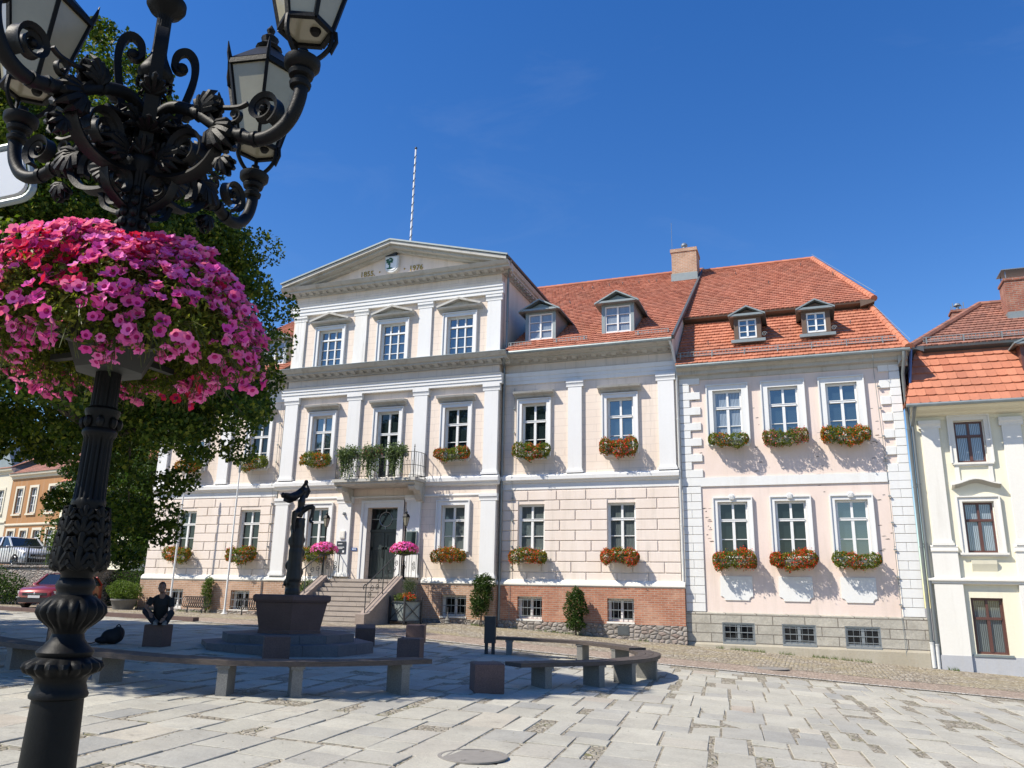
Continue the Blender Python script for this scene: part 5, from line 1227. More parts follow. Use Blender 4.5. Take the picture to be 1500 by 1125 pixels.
tree('shade_fill_tree','dark leaved tree standing in for the shaded house front left of the town hall',(-34.5,35.5,.5),10,  # dark crown added where a neighbouring house front lies in shade
  [(0,0,6.6,4.0,3.0,3.8),(-3.2,-.6,5.4,3.0,2.6,3.6),(2.2,-1.5,5.6,2.2,2.2,3.6)],.25,'dkleaf',n=52000,leaf_s=.17,seed=5,nclump=190)
# ------------------------------------------------------------------ shrubs
def shrub(name,label,base,ells,mat,n,ls,seed,cat='shrub',group=None,flat=.2,asp=.5,stems=6):
    rt=root(name,base,label,cat,group); rg=np.random.default_rng(seed); P=[]
    vol=np.array([c[3]*c[4]*c[5] for c in ells]); vol/=vol.sum()
    for c,v in zip(ells,vol):
        m=int(n*v); d=rg.normal(size=(m,3)); d/=np.linalg.norm(d,axis=1)[:,None]; r=rg.uniform(.1,1,(m,1))**.4; lum=1+.16*np.sin(d[:,:1]*7+d[:,2:]*5+seed)
        P.append(np.array(c[:3])+d*r*lum*np.array(c[3:]))
    P=np.concatenate(P); V,Fq=leafquads(P,ls,rg,flat,asp); npmesh('foliage',V+np.array(base),Fq,M[mat],parent=rt)
    mb=MB(); rr=random.Random(seed)
    for i in range(stems):
        c=ells[rr.randrange(len(ells))]; mb.tube([(rr.uniform(-.05,.05),rr.uniform(-.05,.05),-.05),(c[0]*.5,c[1]*.5,c[2]*.5),(c[0]+rr.uniform(-.5,.5)*c[3],c[1]+rr.uniform(-.5,.5)*c[4],c[2]+rr.uniform(-.3,.6)*c[5])],[.014,.01,.005],5)
    mb.build('stem',M['bark'],rt,world=False); return rt
shrub('climbing_rose','tall leafy rose bush against the plinth beside the drainpipe',(-11.95,29.1,g(-11.95,29.1)),[(0,.05,1.15,.42,.30,.75),(.10,.05,1.62,.45,.25,.35),(-.15,0,.7,.30,.25,.4)],'dkleaf',4200,.085,21,'bush')
shrub('climbing_rose','round leafy bush between the two cellar windows of the right wing',(-8.25,29.3,g(-8.25,29.3)),[(0,.05,1.05,.45,.30,.62),(0,0,.45,.38,.30,.30),(.05,.1,1.5,.25,.2,.2)],'dkleaf',4000,.085,22,'bush')
shrub('ivy','thin yellowing climber on the pale brick plinth behind the cycle rack',(-25.4,29.6,g(-25.4,29.6)),[(0,0,.95,.32,.14,.55),(.10,0,1.35,.25,.14,.2),(.12,0,.4,.2,.14,.35)],'ltleaf',1700,.08,23,'climbing plant')
shrub('boxwood_bush','pale green bushy plant in a tub at the left end of the town hall',(-29.6,29.1,g(-29.6,29.1)+.25),[(0,0,.55,.95,.55,.45),(-.3,0,.75,.5,.4,.35)],'ltleaf',5200,.08,24,'bush')
shrub('leafy_shrub','grey green bushy plant standing left of the entrance stairs',(-19.6,28.5,g(-19.6,28.5)),[(0,0,.95,.42,.35,.5),(.2,0,1.25,.3,.3,.3),(-.2,0,.5,.4,.3,.4)],'greyleaf',2600,.09,25,'bush')
shrub('leafy_shrub','dark shrub at the far left edge in front of the retaining wall',(-31.2,20.9,.45),[(0,0,1.5,1.6,1.1,1.2),(.9,.3,.9,.9,.8,.8)],'dkleaf',6500,.11,26,'bush')
shrub('hanging_ivy','light green climber hanging over the retaining wall by the railings',(-35.6,30.3,.45),[(0,0,1.9,.7,.4,1.4),(.3,0,.8,.6,.4,.7),(-.1,0,3.2,.45,.3,.8)],'ltleaf',6000,.12,27,'climbing plant')
shrub('hedge','dark hedge standing in for the shaded wall left of the town hall',(-33.5,33.0,.45),[(0,0,1.0,3.6,.8,1.1),(2.2,0,1.6,1.6,.7,1.2)],'dkleaf',9000,.12,28,'hedge')  # dark foliage put in place of a neighbour's wall in shade
# tub of the pale bush
# ------------------------------------------------------------------ geranium boxes
def box_src(seed,redness,green,W_=1.58,H=.60,rose=False):
    rg=np.random.default_rng(seed); n=2900
    ph=rg.uniform(0,6.28,6); am=rg.uniform(.03,.11,3)
    def pts(n,s_=1.):
        u=rg.uniform(-1,1,n); a=rg.uniform(0,2*PI,n); r=rg.uniform(.35,1,n)**.5*s_
        wd=np.where(rg.uniform(size=n)<.10,1.25,1.)*np.sqrt(1-np.abs(u)**7)*(.95+am[0]*np.sin(u*4+ph[0])+am[1]*np.sin(u*9+ph[1])+am[2]*np.sin(u*17+ph[2])); x=u*W_/2; y=-.02+np.cos(a)*r*.31*wd-.08; z=.04+np.sin(a)*r*(H/2)*wd+.05*np.sin(u*3.3+ph[3])-.11*np.clip(np.sin(u*7+ph[4]),0,1)*(np.cos(a)<-.2)*(np.sin(a)<.2)
        return np.stack([x,y,z],1),u
    P,u=pts(n); V,Fq=leafquads(P,.058,rg,.3,.8); B=[]
    Q,u=pts(int(1900*redness),1.06); k=(Q[:,1]<.10); Q=Q[k];u=u[k]
    gate=np.sin(u*4.3+seed*1.7)+rg.normal(size=len(u))*.7; Q=Q[gate>green]; 
    V2,F2=leafquads(Q,.044,rg,.1,.95); return V,Fq,V2,F2
BOXP=[(1.0,-.2),(.8,.25),(1.25,-.7),(.62,.55)]; BOXN=[200]
def make_box(var,colr,label,loc,sx=1.):
    rt=root('flower_box',loc,label,'flower box','geranium boxes on the window sills'); BOXN[0]+=1; V,Fq,V2,F2=box_src(BOXN[0],*BOXP[var])
    L=np.array(loc)
    mb=MB(); mb.box(-.52*sx,.52*sx,-.10,.09,-.17,0); mb.box(-.54*sx,.54*sx,-.115,.105,-.02,.01); mb.build('planter_box',M['boxgrey'],rt,world=False)
    S_=np.array([sx,1,1]); npmesh('foliage',V*S_+L,Fq,M['gerleaf'],parent=rt); npmesh('blossoms',V2*S_+L,F2,M[colr],parent=rt)
    mb=MB(); [mb.bar((x,.15,-.12),(x,-.12,-.19),.02) for x in(-.4*sx,.4*sx)]; mb.build('bracket',M['ironfine'],rt,world=False); return rt
protos={}
FR=random.Random(77)
def fbox(var,colr,label,loc):
    k=(var,colr)
    o=make_box(var,colr,label,loc)
    o.scale=(FR.choice([-1,1])*FR.uniform(.92,1.04),FR.uniform(.9,1.1),FR.uniform(.86,1.16)); return o
F1=lambda x:(x,29.72,3.02)
F2=lambda x:(x,29.74,7.14)
fbox(0,'orange','orange geranium box under the lowest window by the left flagpole',(gx[0],29.72,3.02))
fbox(1,'red','reddish green geranium box under the ground floor window right of the flagpoles',(gx[1],29.72,3.02))
fbox(3,'orange','mostly green geranium box behind the left pink flower ball of the stairs',(rx[0],29.40,3.02))
fbox(2,'orange','dense orange geranium box under the ground floor window right of the entrance stairs',(rx[1],29.40,3.02))
fbox(0,'red','orange red geranium box under the ground floor window right of the drainpipe',(gx[2],29.72,3.02))
fbox(2,'red','orange red geranium box under the ground floor window nearest the corner house',(gx[3],29.72,3.02))
fbox(2,'orange','orange geranium box under the upper window half hidden by the tree',(ux[0],29.74,7.14))
fbox(3,'orange','green geranium box under the upper window just right of the tree',(ux[1],29.74,7.14))
fbox(1,'orange','green and orange geranium box left of the balcony',(r2x[0],29.40,7.10))
fbox(1,'red','orange and green geranium box right of the balcony',(r2x[2],29.40,7.10))
fbox(1,'red','dark red and green geranium box on the upper window right of the drainpipe',(ux[2],29.74,7.14))
fbox(2,'red','bright red geranium box on the upper window nearest the corner house',(ux[3],29.74,7.14))
fbox(0,'red','red geranium box on the lower left window of the corner house',(bx[0],29.88,2.92))
fbox(2,'red','dense red geranium box on the lower middle window of the corner house',(bx[1],29.88,2.92))
fbox(1,'red','red and green geranium box on the lower right window of the corner house',(bx[2],29.88,2.92))
fbox(3,'orange','mostly green geranium box on the upper left window of the corner house',(bx[0],29.88,7.26))
fbox(1,'rose','pink geranium box on the upper middle window of the corner house',(bx[1],29.88,7.26))
fbox(0,'orange','orange red geranium box on the upper right window of the corner house',(bx[2],29.88,7.24))
# trailing baskets on the balcony rail
def trail(x,label,seed,mat,zl=6.1,bl='rose',nb=120):
    rt=root('balcony_planter',(x,28.46,7.1),label,'planter','planters on the balcony rail'); rg=np.random.default_rng(seed)
    mb=MB(); mb.box(x-.45,x+.45,28.36,28.54,6.95,7.10); mb.build('planter_box',M['boxgrey'],rt)
    n=1700; P=np.stack([x+rg.uniform(-.42,.42,n)+rg.normal(size=n)*.06,28.40+rg.normal(size=n)*.14,7.16+rg.normal(size=n)*.13],1)
    Q=[]
    for i in range(44):
        sx_=x-.06+rg.normal()*.19; sy=28.36-abs(rg.normal())*.05; L=rg.uniform(.2,1.)*(7.1-zl); m=int(L*46)
        zz=np.linspace(7.1,7.1-L,m); Q.append(np.stack([sx_+np.cumsum(rg.normal(size=m))*.006+rg.normal(size=m)*.02,sy+rg.normal(size=m)*.02,zz],1))
    P=np.concatenate([P]+Q); V,Fq=leafquads(P,.075,rg,.2,.8); npmesh('foliage',V,Fq,M[mat],parent=rt)
    B=np.stack([x+rg.uniform(-.5,.5,nb),28.36+rg.normal(size=nb)*.08,7.18+rg.normal(size=nb)*.09],1); V,Fq=leafquads(B,.045,rg,0,.95); npmesh('blossoms',V,Fq,M[bl],parent=rt); return rt
trail(-17.85,'trailing green plant at the left end of the balcony rail',41,'greyleaf',6.02,'rose',12)
trail(-16.72,'trailing plant with pinkish flowers in the middle of the balcony rail',42,'greyleaf',6.05,'rose',160)
trail(-15.58,'trailing plant toward the right end of the balcony rail',43,'greyleaf',6.1,'rose',14)
trail_q=None
# ------------------------------------------------------------------ small lamps with flower balls on the landing
def small_lamp(x,y,z,label,seed):
    rt=root('post_lamp',(x,y,z),label,'street lamp','small lamps on the entrance stairs')
    mb=MB(); mb.lathe([(.10,0),(.10,.05),(.06,.10),(.05,.5),(.06,.52),(.035,.56),(.028,.8),(.028,1.85),(.045,1.9),(.03,1.95),(.05,2.0),(.02,2.05)],14); mb.build('post',M['iron'],rt,world=False,smooth=True)
    mb=MB(); c=Vector((0,0,2.05)); 
    B=[Vector((.07*math.cos(PI/3*k),.07*math.sin(PI/3*k),2.07)) for k in range(6)];T=[Vector((.15*math.cos(PI/3*k),.15*math.sin(PI/3*k),2.42)) for k in range(6)]
    for k in range(6): j=(k+1)%6; mb.bar(B[k],T[k],.014); mb.bar(B[k],B[j],.014); mb.bar(T[k],T[j],.02)
    l=mb.build('lantern',M['iron'],rt,world=False)
    mb=MB(); [mb.add([B[k]*.99,B[(k+1)%6]*.99,T[(k+1)%6]*.99,T[k]*.99],[(0,1,2,3)]) for k in range(6)]; mb.build('pane',M['milk'],l,world=False)
    mb=MB(); mb.lathe([(.17,2.42),(.10,2.53),(.05,2.55),(.06,2.60),(.03,2.64),(.012,2.68),(.0,2.76)],6); mb.build('lantern_roof',M['iron'],l,world=False)
    b=root('flower_ball',(x,y,z+1.1),'ball of pink petunias on the '+('left' if x<-16.8 else 'right')+' lamp post of the entrance stairs','flower basket','petunia balls on the stair lamps')
    rg=np.random.default_rng(seed); n=2600; d=rg.normal(size=(n,3)); d/=np.linalg.norm(d,axis=1)[:,None]; d[:,2]=np.where(d[:,2]<-.4,-.4,d[:,2]); r=rg.uniform(.5,1,(n,1))
    C=np.array([x,y,z+1.1]); V,Fq=leafquads(C+d*r*np.array([.52,.46,.30]),.05,rg,.1,.6); npmesh('foliage',V,Fq,M['gerleaf'],parent=b)
    k=d[(d[:,2]>-.25)][:900]; k=k[rg.uniform(size=len(k))<np.clip(.35+k[:,2]*1.2,.2,1)]; Q=C+k*np.array([.56,.50,.34])*rg.uniform(.9,1.08,(len(k),1))
    V,Fq=leafquads(Q,.075,rg,.0,.95,k,.7); npmesh('blossoms',V,Fq,[M['pk1'],M['pk3']],(rg.uniform(size=len(k))<.18).astype(int),parent=b)
    mb=MB(); mb.lathe([(.04,z+.90),(.24,z+.94),(.28,z+1.05),(.04,z+1.05)],14,(x,y,0)); mb.build('planter_ring',M['planter'],b)
small_lamp(-18.60,28.3,2.06,'small black lamp on the left corner of the stair landing',51); small_lamp(-14.93,28.3,2.06,'small black lamp on the right corner of the stair landing beside the door',52)
# planter box with metal frame
px,py=-14.30,27.45; pz=g(px,py)
pb=root('flower_planter',(px,py,pz),'square planter in a grey metal frame with mixed flowers right of the stairs','planter',rz=R(-22))
mb=MB(); h=.42
for a,b in((-1,-1),(1,-1),(1,1),(-1,1)): mb.box(a*h-.03,a*h+.03,b*h-.03,b*h+.03,0,.95); mb.ell((a*h,b*h,.97),.035,.035,.035,8,6)
for zz in(.12,.82):
    for s_ in(-1,1): mb.bar((-h,s_*h,zz),(h,s_*h,zz),.03); mb.bar((s_*h,-h,zz),(s_*h,h,zz),.03)
for s_ in(-1,1):
    mb.bar((-h,s_*h,.14),(h,s_*h,.80),.022); mb.bar((h,s_*h,.14),(-h,s_*h,.80),.022); mb.bar((s_*h,-h,.14),(s_*h,h,.80),.022); mb.bar((s_*h,h,.14),(s_*h,-h,.80),.022)
mb.build('frame',M['ironfine'],pb,world=False)
mb=MB(); mb.box(-h+.05,h-.05,-h+.05,h-.05,.14,.80); mb.build('tub',M['zinc'],pb,world=False)
rg=np.random.default_rng(61)
def cloud(n,c,s_): d=rg.normal(size=(n,3)); d/=np.linalg.norm(d,axis=1)[:,None]; return np.array(c)+d*rg.uniform(.3,1,(n,1))*np.array(s_)
V,Fq=leafquads(cloud(1100,(-.05,0,.95),(.48,.45,.20)),.07,rg,.2,.5); V=np.array(V); npm=npmesh('foliage',V+np.array([px,py,pz]),Fq,M['ltleaf'],parent=pb)
V,Fq=leafquads(cloud(1500,(.02,.12,1.35),(.36,.30,.38)),.055,rg,.4,.25); npmesh('fir_sprays',V+np.array([px,py,pz]),Fq,M['dkleaf'],parent=pb)
V,Fq=leafquads(cloud(160,(.2,-.1,1.0),(.35,.35,.16)),.05,rg,0,.9); npmesh('blossoms',V+np.array([px,py,pz]),Fq,M['red'],parent=pb)
rt=root('plant_tub',(-29.6,29.1,g(-29.6,29.1)),'round stone tub holding the pale green bush','plant tub'); mb=MB(); mb.lathe([(.42,0),(.55,.38),(.58,.40),(.58,.46),(.50,.46),(.48,.36)],20); mb.build('tub',M['legstone'],rt,world=False,smooth=True)
shrub('hedge','dark hedge at the far left, lengthened to stand for shade on the retaining wall',(-40.5,28.9,.45),[(0,0,1.0,4.6,.7,1.15),(-3.5,0,1.3,2.4,.7,1.1),(3.2,0,.9,2.0,.6,1.0)],'dkleaf',9000,.13,29,'hedge')  # hedge run along the foot to darken the wall like foliage shade
# ------------------------------------------------------------------ fountain
FX,FY=-11.5,16.3; FZ=g(FX,FY)
ft=root('fountain',(FX,FY,FZ),'dark stone fountain basin on two octagonal steps carrying a tall bronze column','fountain')
ngon=lambda r,n,ph=0.,cx=0,cy=0:[(cx+r*math.cos(2*PI*k/n+ph),cy+r*math.sin(2*PI*k/n+ph)) for k in range(n)]
mb=MB()
def ringstones(mb,r,rin,z0,z1,n=8,ph=PI/8,split=2):
    P=ngon(r,n,ph)
    for k in range(n):
        a=Vector((*P[k],0));b=Vector((*P[(k+1)%n],0))
        for s_ in range(split):
            p=a.lerp(b,s_/split);q=a.lerp(b,(s_+1)/split); e=(q-p).normalized()*.004; p=p+e;q=q-e; f=rin/r
            V=[p,q,q*f,p*f]; mb.add([Vector((v.x,v.y,z0)) for v in V]+[Vector((v.x,v.y,z1)) for v in V],[(0,3,2,1),(4,5,6,7),(0,1,5,4),(1,2,6,5),(2,3,7,6),(3,0,4,7)])
ringstones(mb,1.98,.6,-.15,.16); ringstones(mb,1.52,.5,.16,.34)
mb.build('steps',M['greygranite'],ft,world=False)
mb=MB(); pr=[(.80,.34),(.80,.40),(.78,.42),(.92,1.02),(.97,1.03),(1.0,1.08),(1.0,1.16),(.96,1.19),(.84,1.19),(.80,1.10),(.3,1.08)]
hexP=PI/6+R(8)
mb.lathe([(a,b) for a,b in pr],6,ph=R(-53)); mb.build('basin',M['redgranite'],ft,world=False)
mb=MB(); rr=random.Random(3); segs=[]
z=1.05; prof=[]
while z<2.95:
    t=(z-1.05)/1.9; prof.append((.185-.03*t+rr.uniform(-.018,.015),z)); z+=rr.uniform(.05,.16)
prof+= [(.17,2.98)]
mb.lathe(prof,9,(0,0,0))
camr=Vector((math.cos(yaw_:=R(-20.47)),-math.sin(yaw_),0)); camf=Vector((math.sin(yaw_),math.cos(yaw_),0))
vd=Vector((FX,FY,0)).normalized(); vr=Vector((vd.y,-vd.x,0))     # right-hand and depth directions seen from the square
def fp(dx,z,dy=0): return vr*dx+vd*dy+Vector((0,0,z-FZ))
for i in range(40):
    a=rr.uniform(0,6.28); zz=rr.uniform(1.4,3.2); w=rr.uniform(.04,.085); mb.ell((math.cos(a)*.135,math.sin(a)*.135,zz-FZ),w*.7,w*.7,w*rr.uniform(.8,2.0),7,5)
for (dx,zz,w) in((-.15,2.72,.06),(.15,2.75,.05),(-.18,2.15,.05),(.17,2.45,.05),(.17,2.0,.05),(-.18,1.75,.05)): 
    mb.ell(fp(dx,zz),w,w,w*1.8,7,5)
remeshed(mb,'column',M['bronze'],ft,voxel=.022,smooth=2,world=False)
# bronze figure with a cloth above the head
fg=root('bronze_figure',(FX,FY,3.25),'black bronze figure raising both arms and a billowing cloth on top of the fountain column','statue')
mb=MB(); q=lambda dx,z,dy=0:Vector((FX,FY,0))+vr*dx+vd*dy+Vector((0,0,z))
mb.tube([q(-.02,3.30),q(.0,3.42),q(.02,3.52),q(.03,3.66),q(.06,3.80)],[.10,.115,.075,.095,.05],12)
mb.tube([q(.06,3.80),q(.09,3.90)],[.045,.045],8); mb.ell(q(.08,3.93),.065,.075,.085)
mb.tube([q(.05,3.42,-.02),q(.20,3.53,-.08),q(.32,3.56,-.12)],[.075,.066,.05],10); mb.tube([q(.32,3.56,-.12),q(.31,3.40,-.12),q(.25,3.22,-.12)],[.048,.042,.026],10); mb.tube([q(.25,3.22,-.12),q(.30,3.17,-.16),q(.35,3.15,-.18)],[.035,.035,.02],8)
mb.tube([q(-.05,3.40,-.05),q(-.10,3.36,-.25),q(-.12,3.15,-.24),q(-.10,2.95,-.22)],[.085,.075,.055,.035],10); mb.tube([q(-.10,2.95,-.22),q(-.1,2.92,-.30)],[.035,.025],8)
mb.tube([q(.13,3.76),q(.20,3.92),q(.12,4.10)],[.036,.03,.022],8); mb.tube([q(-.01,3.77),q(.02,3.95),q(.09,4.10)],[.036,.03,.022],8)
mb.ell(q(.10,4.14),.055,.055,.06)
for i in range(5): a=-.6+i*.3; mb.tube([q(.10,4.14),q(.10+.06*math.sin(a),4.17+.03*math.cos(a))],[.012,.007],5)
body=remeshed(mb,'body',M['bronze'],fg,voxel=.014,smooth=3)
mb=MB(); P0=[(.09,4.12),(.0,3.99),(-.12,3.88),(-.25,3.82),(-.38,3.83)]; P1=[(.05,3.86),(-.03,3.74),(-.13,3.66),(-.26,3.60),(-.40,3.66)]
n=5
for i in range(n-1):
    for s_ in(0,):
        a,b,c,d=P0[i],P0[i+1],P1[i+1],P1[i]; m0=((a[0]+d[0])/2,(a[1]+d[1])/2); m1=((b[0]+c[0])/2,(b[1]+c[1])/2); w0,w1=math.hypot(a[0]-d[0],a[1]-d[1])/2,math.hypot(b[0]-c[0],b[1]-c[1])/2
        for t in range(5):
            f=t/5; g_=(t+1)/5; mb.tube([q(a[0]+(d[0]-a[0])*f,a[1]+(d[1]-a[1])*f,.05*math.sin(i*1.3+t)),q(b[0]+(c[0]-b[0])*f,b[1]+(c[1]-b[1])*f,.05*math.sin((i+1)*1.3+t))],[.034,.034],6)
mb.ell(q(-.42,3.80),.05,.05,.07)
remeshed(mb,'cloth',M['bronze'],fg,voxel=.014,smooth=2)
# ------------------------------------------------------------------ granite cubes
cube0=None
def cube(x,y,rz,label,s_=.50,h=.46,tilt=0):
    global cube0
    if cube0 is None:
        rt=root('stone_cube',(x,y,g(x,y)),label,'stone seat','granite cubes round the fountain',rz)
        mb=MB(); c=.018; a=s_/2
        def ring(a,z): return [(-a,-a,z),(a,-a,z),(a,a,z),(-a,a,z)]
        R_=[ring(a-c,-.05),ring(a,0.0),ring(a,h-c),ring(a-c,h)]
        vs=[p for r in R_ for p in r]; fs=[(i*4+k,i*4+(k+1)%4,(i+1)*4+(k+1)%4,(i+1)*4+k) for i in range(3) for k in range(4)]+[(3,2,1,0),(12,13,14,15)]
        mb.add(vs,fs); mb.build('block',M['redgranite'],rt,world=False); cube0=rt
        return rt
    o=copy_tree(cube0,(x,y,g(x,y)),rz,label)
    if 'man in black' in label: o.scale=(.86,.86,1)
    if tilt: o.rotation_euler=(tilt,0,rz)
    return o
cube(-5.25,13.15,R(33),'reddish granite cube nearest the camera between the two benches')
cube(-13.55,14.40,R(15),'granite cube on which the man in black sits')
cube(-10.25,14.15,R(40),'dark granite cube directly in front of the fountain steps')
cube(-10.87,18.71,R(30),'tilted granite cube between the fountain and the entrance stairs',tilt=R(9))
cube(-8.42,16.5,R(15),'granite cube behind the end of the long bench, front one of two in line')
cube(-10.4,20.66,R(20),'granite cube farther back, mostly hidden by the one in front of it')
cube(-15.55,13.75,R(25),'granite cube behind the lamp post under the hidden seated person')
# ------------------------------------------------------------------ benches
CEN=Vector((-10.7,16.2,0))
def bench(path,legs,label,wd=.50,h=.46,split=3):
    path=[Vector((x,y,0)) for x,y in path]; b0=path[len(path)//2]; rt=root('wooden_bench',(b0.x,b0.y,g(b0.x,b0.y)),label,'bench','curved benches round the fountain')
    n=len(path); nor=[]
    for i in range(n):
        t=(path[min(i+1,n-1)]-path[max(i-1,0)]).normalized(); m=Vector((-t.y,t.x,0)); 
        if m.dot(CEN-path[i])<0: m=-m
        nor.append(m)
    z0=[g(p.x,p.y) for p in path]; zt=[sum(z0)/n*.5+z*.5+h for z in z0]
    for k in range(split):
        a=k*wd/split+.006;b=(k+1)*wd/split-.006; mb=MB()
        for i in range(n-1):
            V=[]
            for (j,w_) in((i,a),(i+1,a),(i+1,b),(i,b)): p=path[j]+nor[j]*w_; V.append((p.x,p.y,zt[j]-.07))
            V+=[(x,y,z+.07) for x,y,z in V]; mb.add(V,[(0,3,2,1),(4,5,6,7),(0,1,5,4),(1,2,6,5),(2,3,7,6),(3,0,4,7)])
        mb.build('seat_plank',M['benchwood'],rt)
    for (x,y) in legs:
        p=Vector((x,y,0)); m=min(range(n),key=lambda i:(path[i]-p).length); e=nor[m]; t=Vector((e.y,-e.x,0)); d0=(path[m]-p).dot(e)
        c=p+e*(d0+wd*.5); z=g(c.x,c.y); mb=MB(); hh=(zt[m]-.075-z+.05)/2; mb.obox((c.x,c.y,z-.05+hh),e*(wd*.42),t*.075,Vector((0,0,hh))); mb.obox((c.x,c.y,zt[m]-.09),e*(wd*.46),t*.10,Vector((0,0,.018))); mb.build('leg',M['legstone'],rt)
    return rt
def arc(P,n=5): return smoothpath(P,n)
bench(arc([(-14.9,10.75),(-13.4,10.05),(-12.1,9.70),(-10.0,9.50),(-8.9,9.52),(-7.9,9.78),(-7.1,10.30),(-6.4,11.1),(-5.80,12.15)]),[(-14.6,10.7),(-12.1,9.86),(-10.03,9.71),(-7.97,9.81),(-7.1,10.37),(-6.05,11.75)],'long curved bench running from behind the lamp base to the right')
bench(arc([(-4.85,13.75),(-4.3,14.55),(-3.75,15.35),(-3.35,16.3),(-3.15,17.3),(-3.25,18.5),(-3.65,19.3)]),[(-4.6,14.35),(-3.87,15.37),(-3.44,16.3),(-3.2,17.6),(-3.5,18.9)],'sharply curved bench at the right end of the circle')
bench(arc([(-3.75,19.4),(-4.6,20.1),(-5.5,20.55),(-6.6,20.4),(-7.75,20.05)]),[(-4.3,19.8),(-5.5,20.45),(-7.4,20.05)],'straighter far bench section beside the road with light underneath')
# kerb step on the left
V=[];F=[];mb=MB(); xs=list(np.arange(-60,-19.5,1.2))
for i in range(len(xs)-1):
    a,b=xs[i],xs[i+1]-.01; ya,yb_=yedge(a),yedge(b); za,zb=g(a,ya),g(b,yb_)
    V=[(a,ya-.02,za-.05),(b,yb_-.02,zb-.05),(b,yb_+.28,zb-.05),(a,ya+.28,za-.05),(a,ya-.02,za+.13),(b,yb_-.02,zb+.13),(b,yb_+.28,zb+.13),(a,ya+.28,za+.13)]
    mb.add(V,[(0,3,2,1),(4,5,6,7),(0,1,5,4),(1,2,6,5),(2,3,7,6),(3,0,4,7)])
o=mb.build('kerb',M['redgranite']); o['kind']='structure'
# ------------------------------------------------------------------ litter bin
bx_,by_=-7.75,19.55; bz=g(bx_,by_)
bn=root('litter_bin',(bx_,by_,bz),'dark blue black litter bin on two legs beside the far bench','litter bin',rz=R(22))
mb=MB(); w,d,z0,z1,c=.15,.13,.26,.88,.035
P=[(-w+c,-d),(w-c,-d),(w,-d+c),(w,d-c),(w-c,d),(-w+c,d),(-w,d-c),(-w,-d+c)]; mb.extZ(P,z0,z1); mb.extZ([(x*1.05,y*1.05) for x,y in P],z1,z1+.03); mb.build('body',M['binblue'],bn,world=False)
for s_ in(-1,1): mb=MB(); mb.box(s_*.085-.045,s_*.085+.045,-.05,.05,-.02,.27); mb.build('leg',M['binblue'],bn,world=False)
mb=MB(); mb.box(-.12,.12,-d-.004,-d+.001,.72,.82); mb.build('slot',M['plastic'],bn,world=False)
# ------------------------------------------------------------------ spiral cycle racks
rk=None
for i,(x,y,lb) in enumerate(((-25.35,28.9,'spiral cycle rack between the two front flagpoles'),(-22.45,28.9,'spiral cycle rack right of the flagpoles, partly hidden by the fountain'))):
    if rk: copy_tree(rk,(x,y,g(x,y)),0,lb); continue
    rk=root('cycle_rack',(x,y,g(x,y)),lb,'cycle rack','spiral cycle racks'); mb=MB(); n=11*16
    mb.tube([(-.62+1.24*k/n,.21*math.cos(2*PI*k/16),.46+.23*math.sin(2*PI*k/16)) for k in range(n+1)],.017,6); mb.build('spiral',M['ironfine'],rk,world=False,smooth=True)
    for s_ in(-.40,.40): mb=MB(); mb.tube([(s_,0,0),(s_,0,.24)],.025,8); mb.tube([(s_,0,0),(s_,0,.012)],.06,8); mb.build('leg',M['ironfine'],rk,world=False)
# ------------------------------------------------------------------ flagpoles
def flagpole(x,y,z,h,label,r=.045):
    rt=root('flagpole',(x,y,z),label,'flagpole','white flagpoles in front of the town hall'); mb=MB(); mb.tube([(0,0,0),(0,0,h*.5),(0,0,h)],[r,r*.9,r*.6],12); mb.build('pole',M['polewhite'],rt,world=False,smooth=True)
    mb=MB(); mb.lathe([(.14,0),(.14,.03),(.07,.05),(.065,.2)],14); mb.build('foot',M['polewhite'],rt,world=False)
    mb=MB(); mb.tube([(0,0,h-.45),(0,0,h-.25),(0,0,h)],[r*1.1,r*1.3,r*.7],10); mb.ell((0,0,h+.05),.035,.035,.05,8,6); mb.build('truck',M['alu'],rt,world=False)
    return rt
flagpole(-26.75,28.9,g(-26.95,28.9),6.6,'left white flagpole in front of the town hall, its top behind leaves')
flagpole(-23.75,28.9,g(-24.22,28.9),6.55,'right white flagpole in front of the town hall, its top free of leaves')
rp=root('roof_flagpole',(-17.25,31.6,17.0),'slim white flagpole with a dark spiral stripe rising above the pediment','flagpole')
mb=MB(); mb.tube([(0,0,-.3),(0,0,6.25)],[.055,.04],10); mb.build('pole',M['polewhite'],rp,world=False)
mb=MB(); n=24*13; mb.tube([(.052*math.cos(2*PI*k/24),.052*math.sin(2*PI*k/24),.2+5.7*k/n) for k in range(n+1)],.017,4,False); mb.ell((0,0,6.3),.07,.07,.08,10,7); mb.build('stripe',M['signblack'],rp,world=False)
# small hydrant post
rt=root('water_post',(-13.35,29.15,g(-13.35,29.15)),'small grey stone post with a tap pipe by the plinth right of the planter','water post')
mb=MB(); mb.lathe([(.12,0),(.14,.03),(.09,.09),(.11,.14),(.07,.2),(.05,.26)],12); mb.tube([(0,0,.2),(0,0,.62)],.022,8); mb.build('post',M['legstone'],rt,world=False)
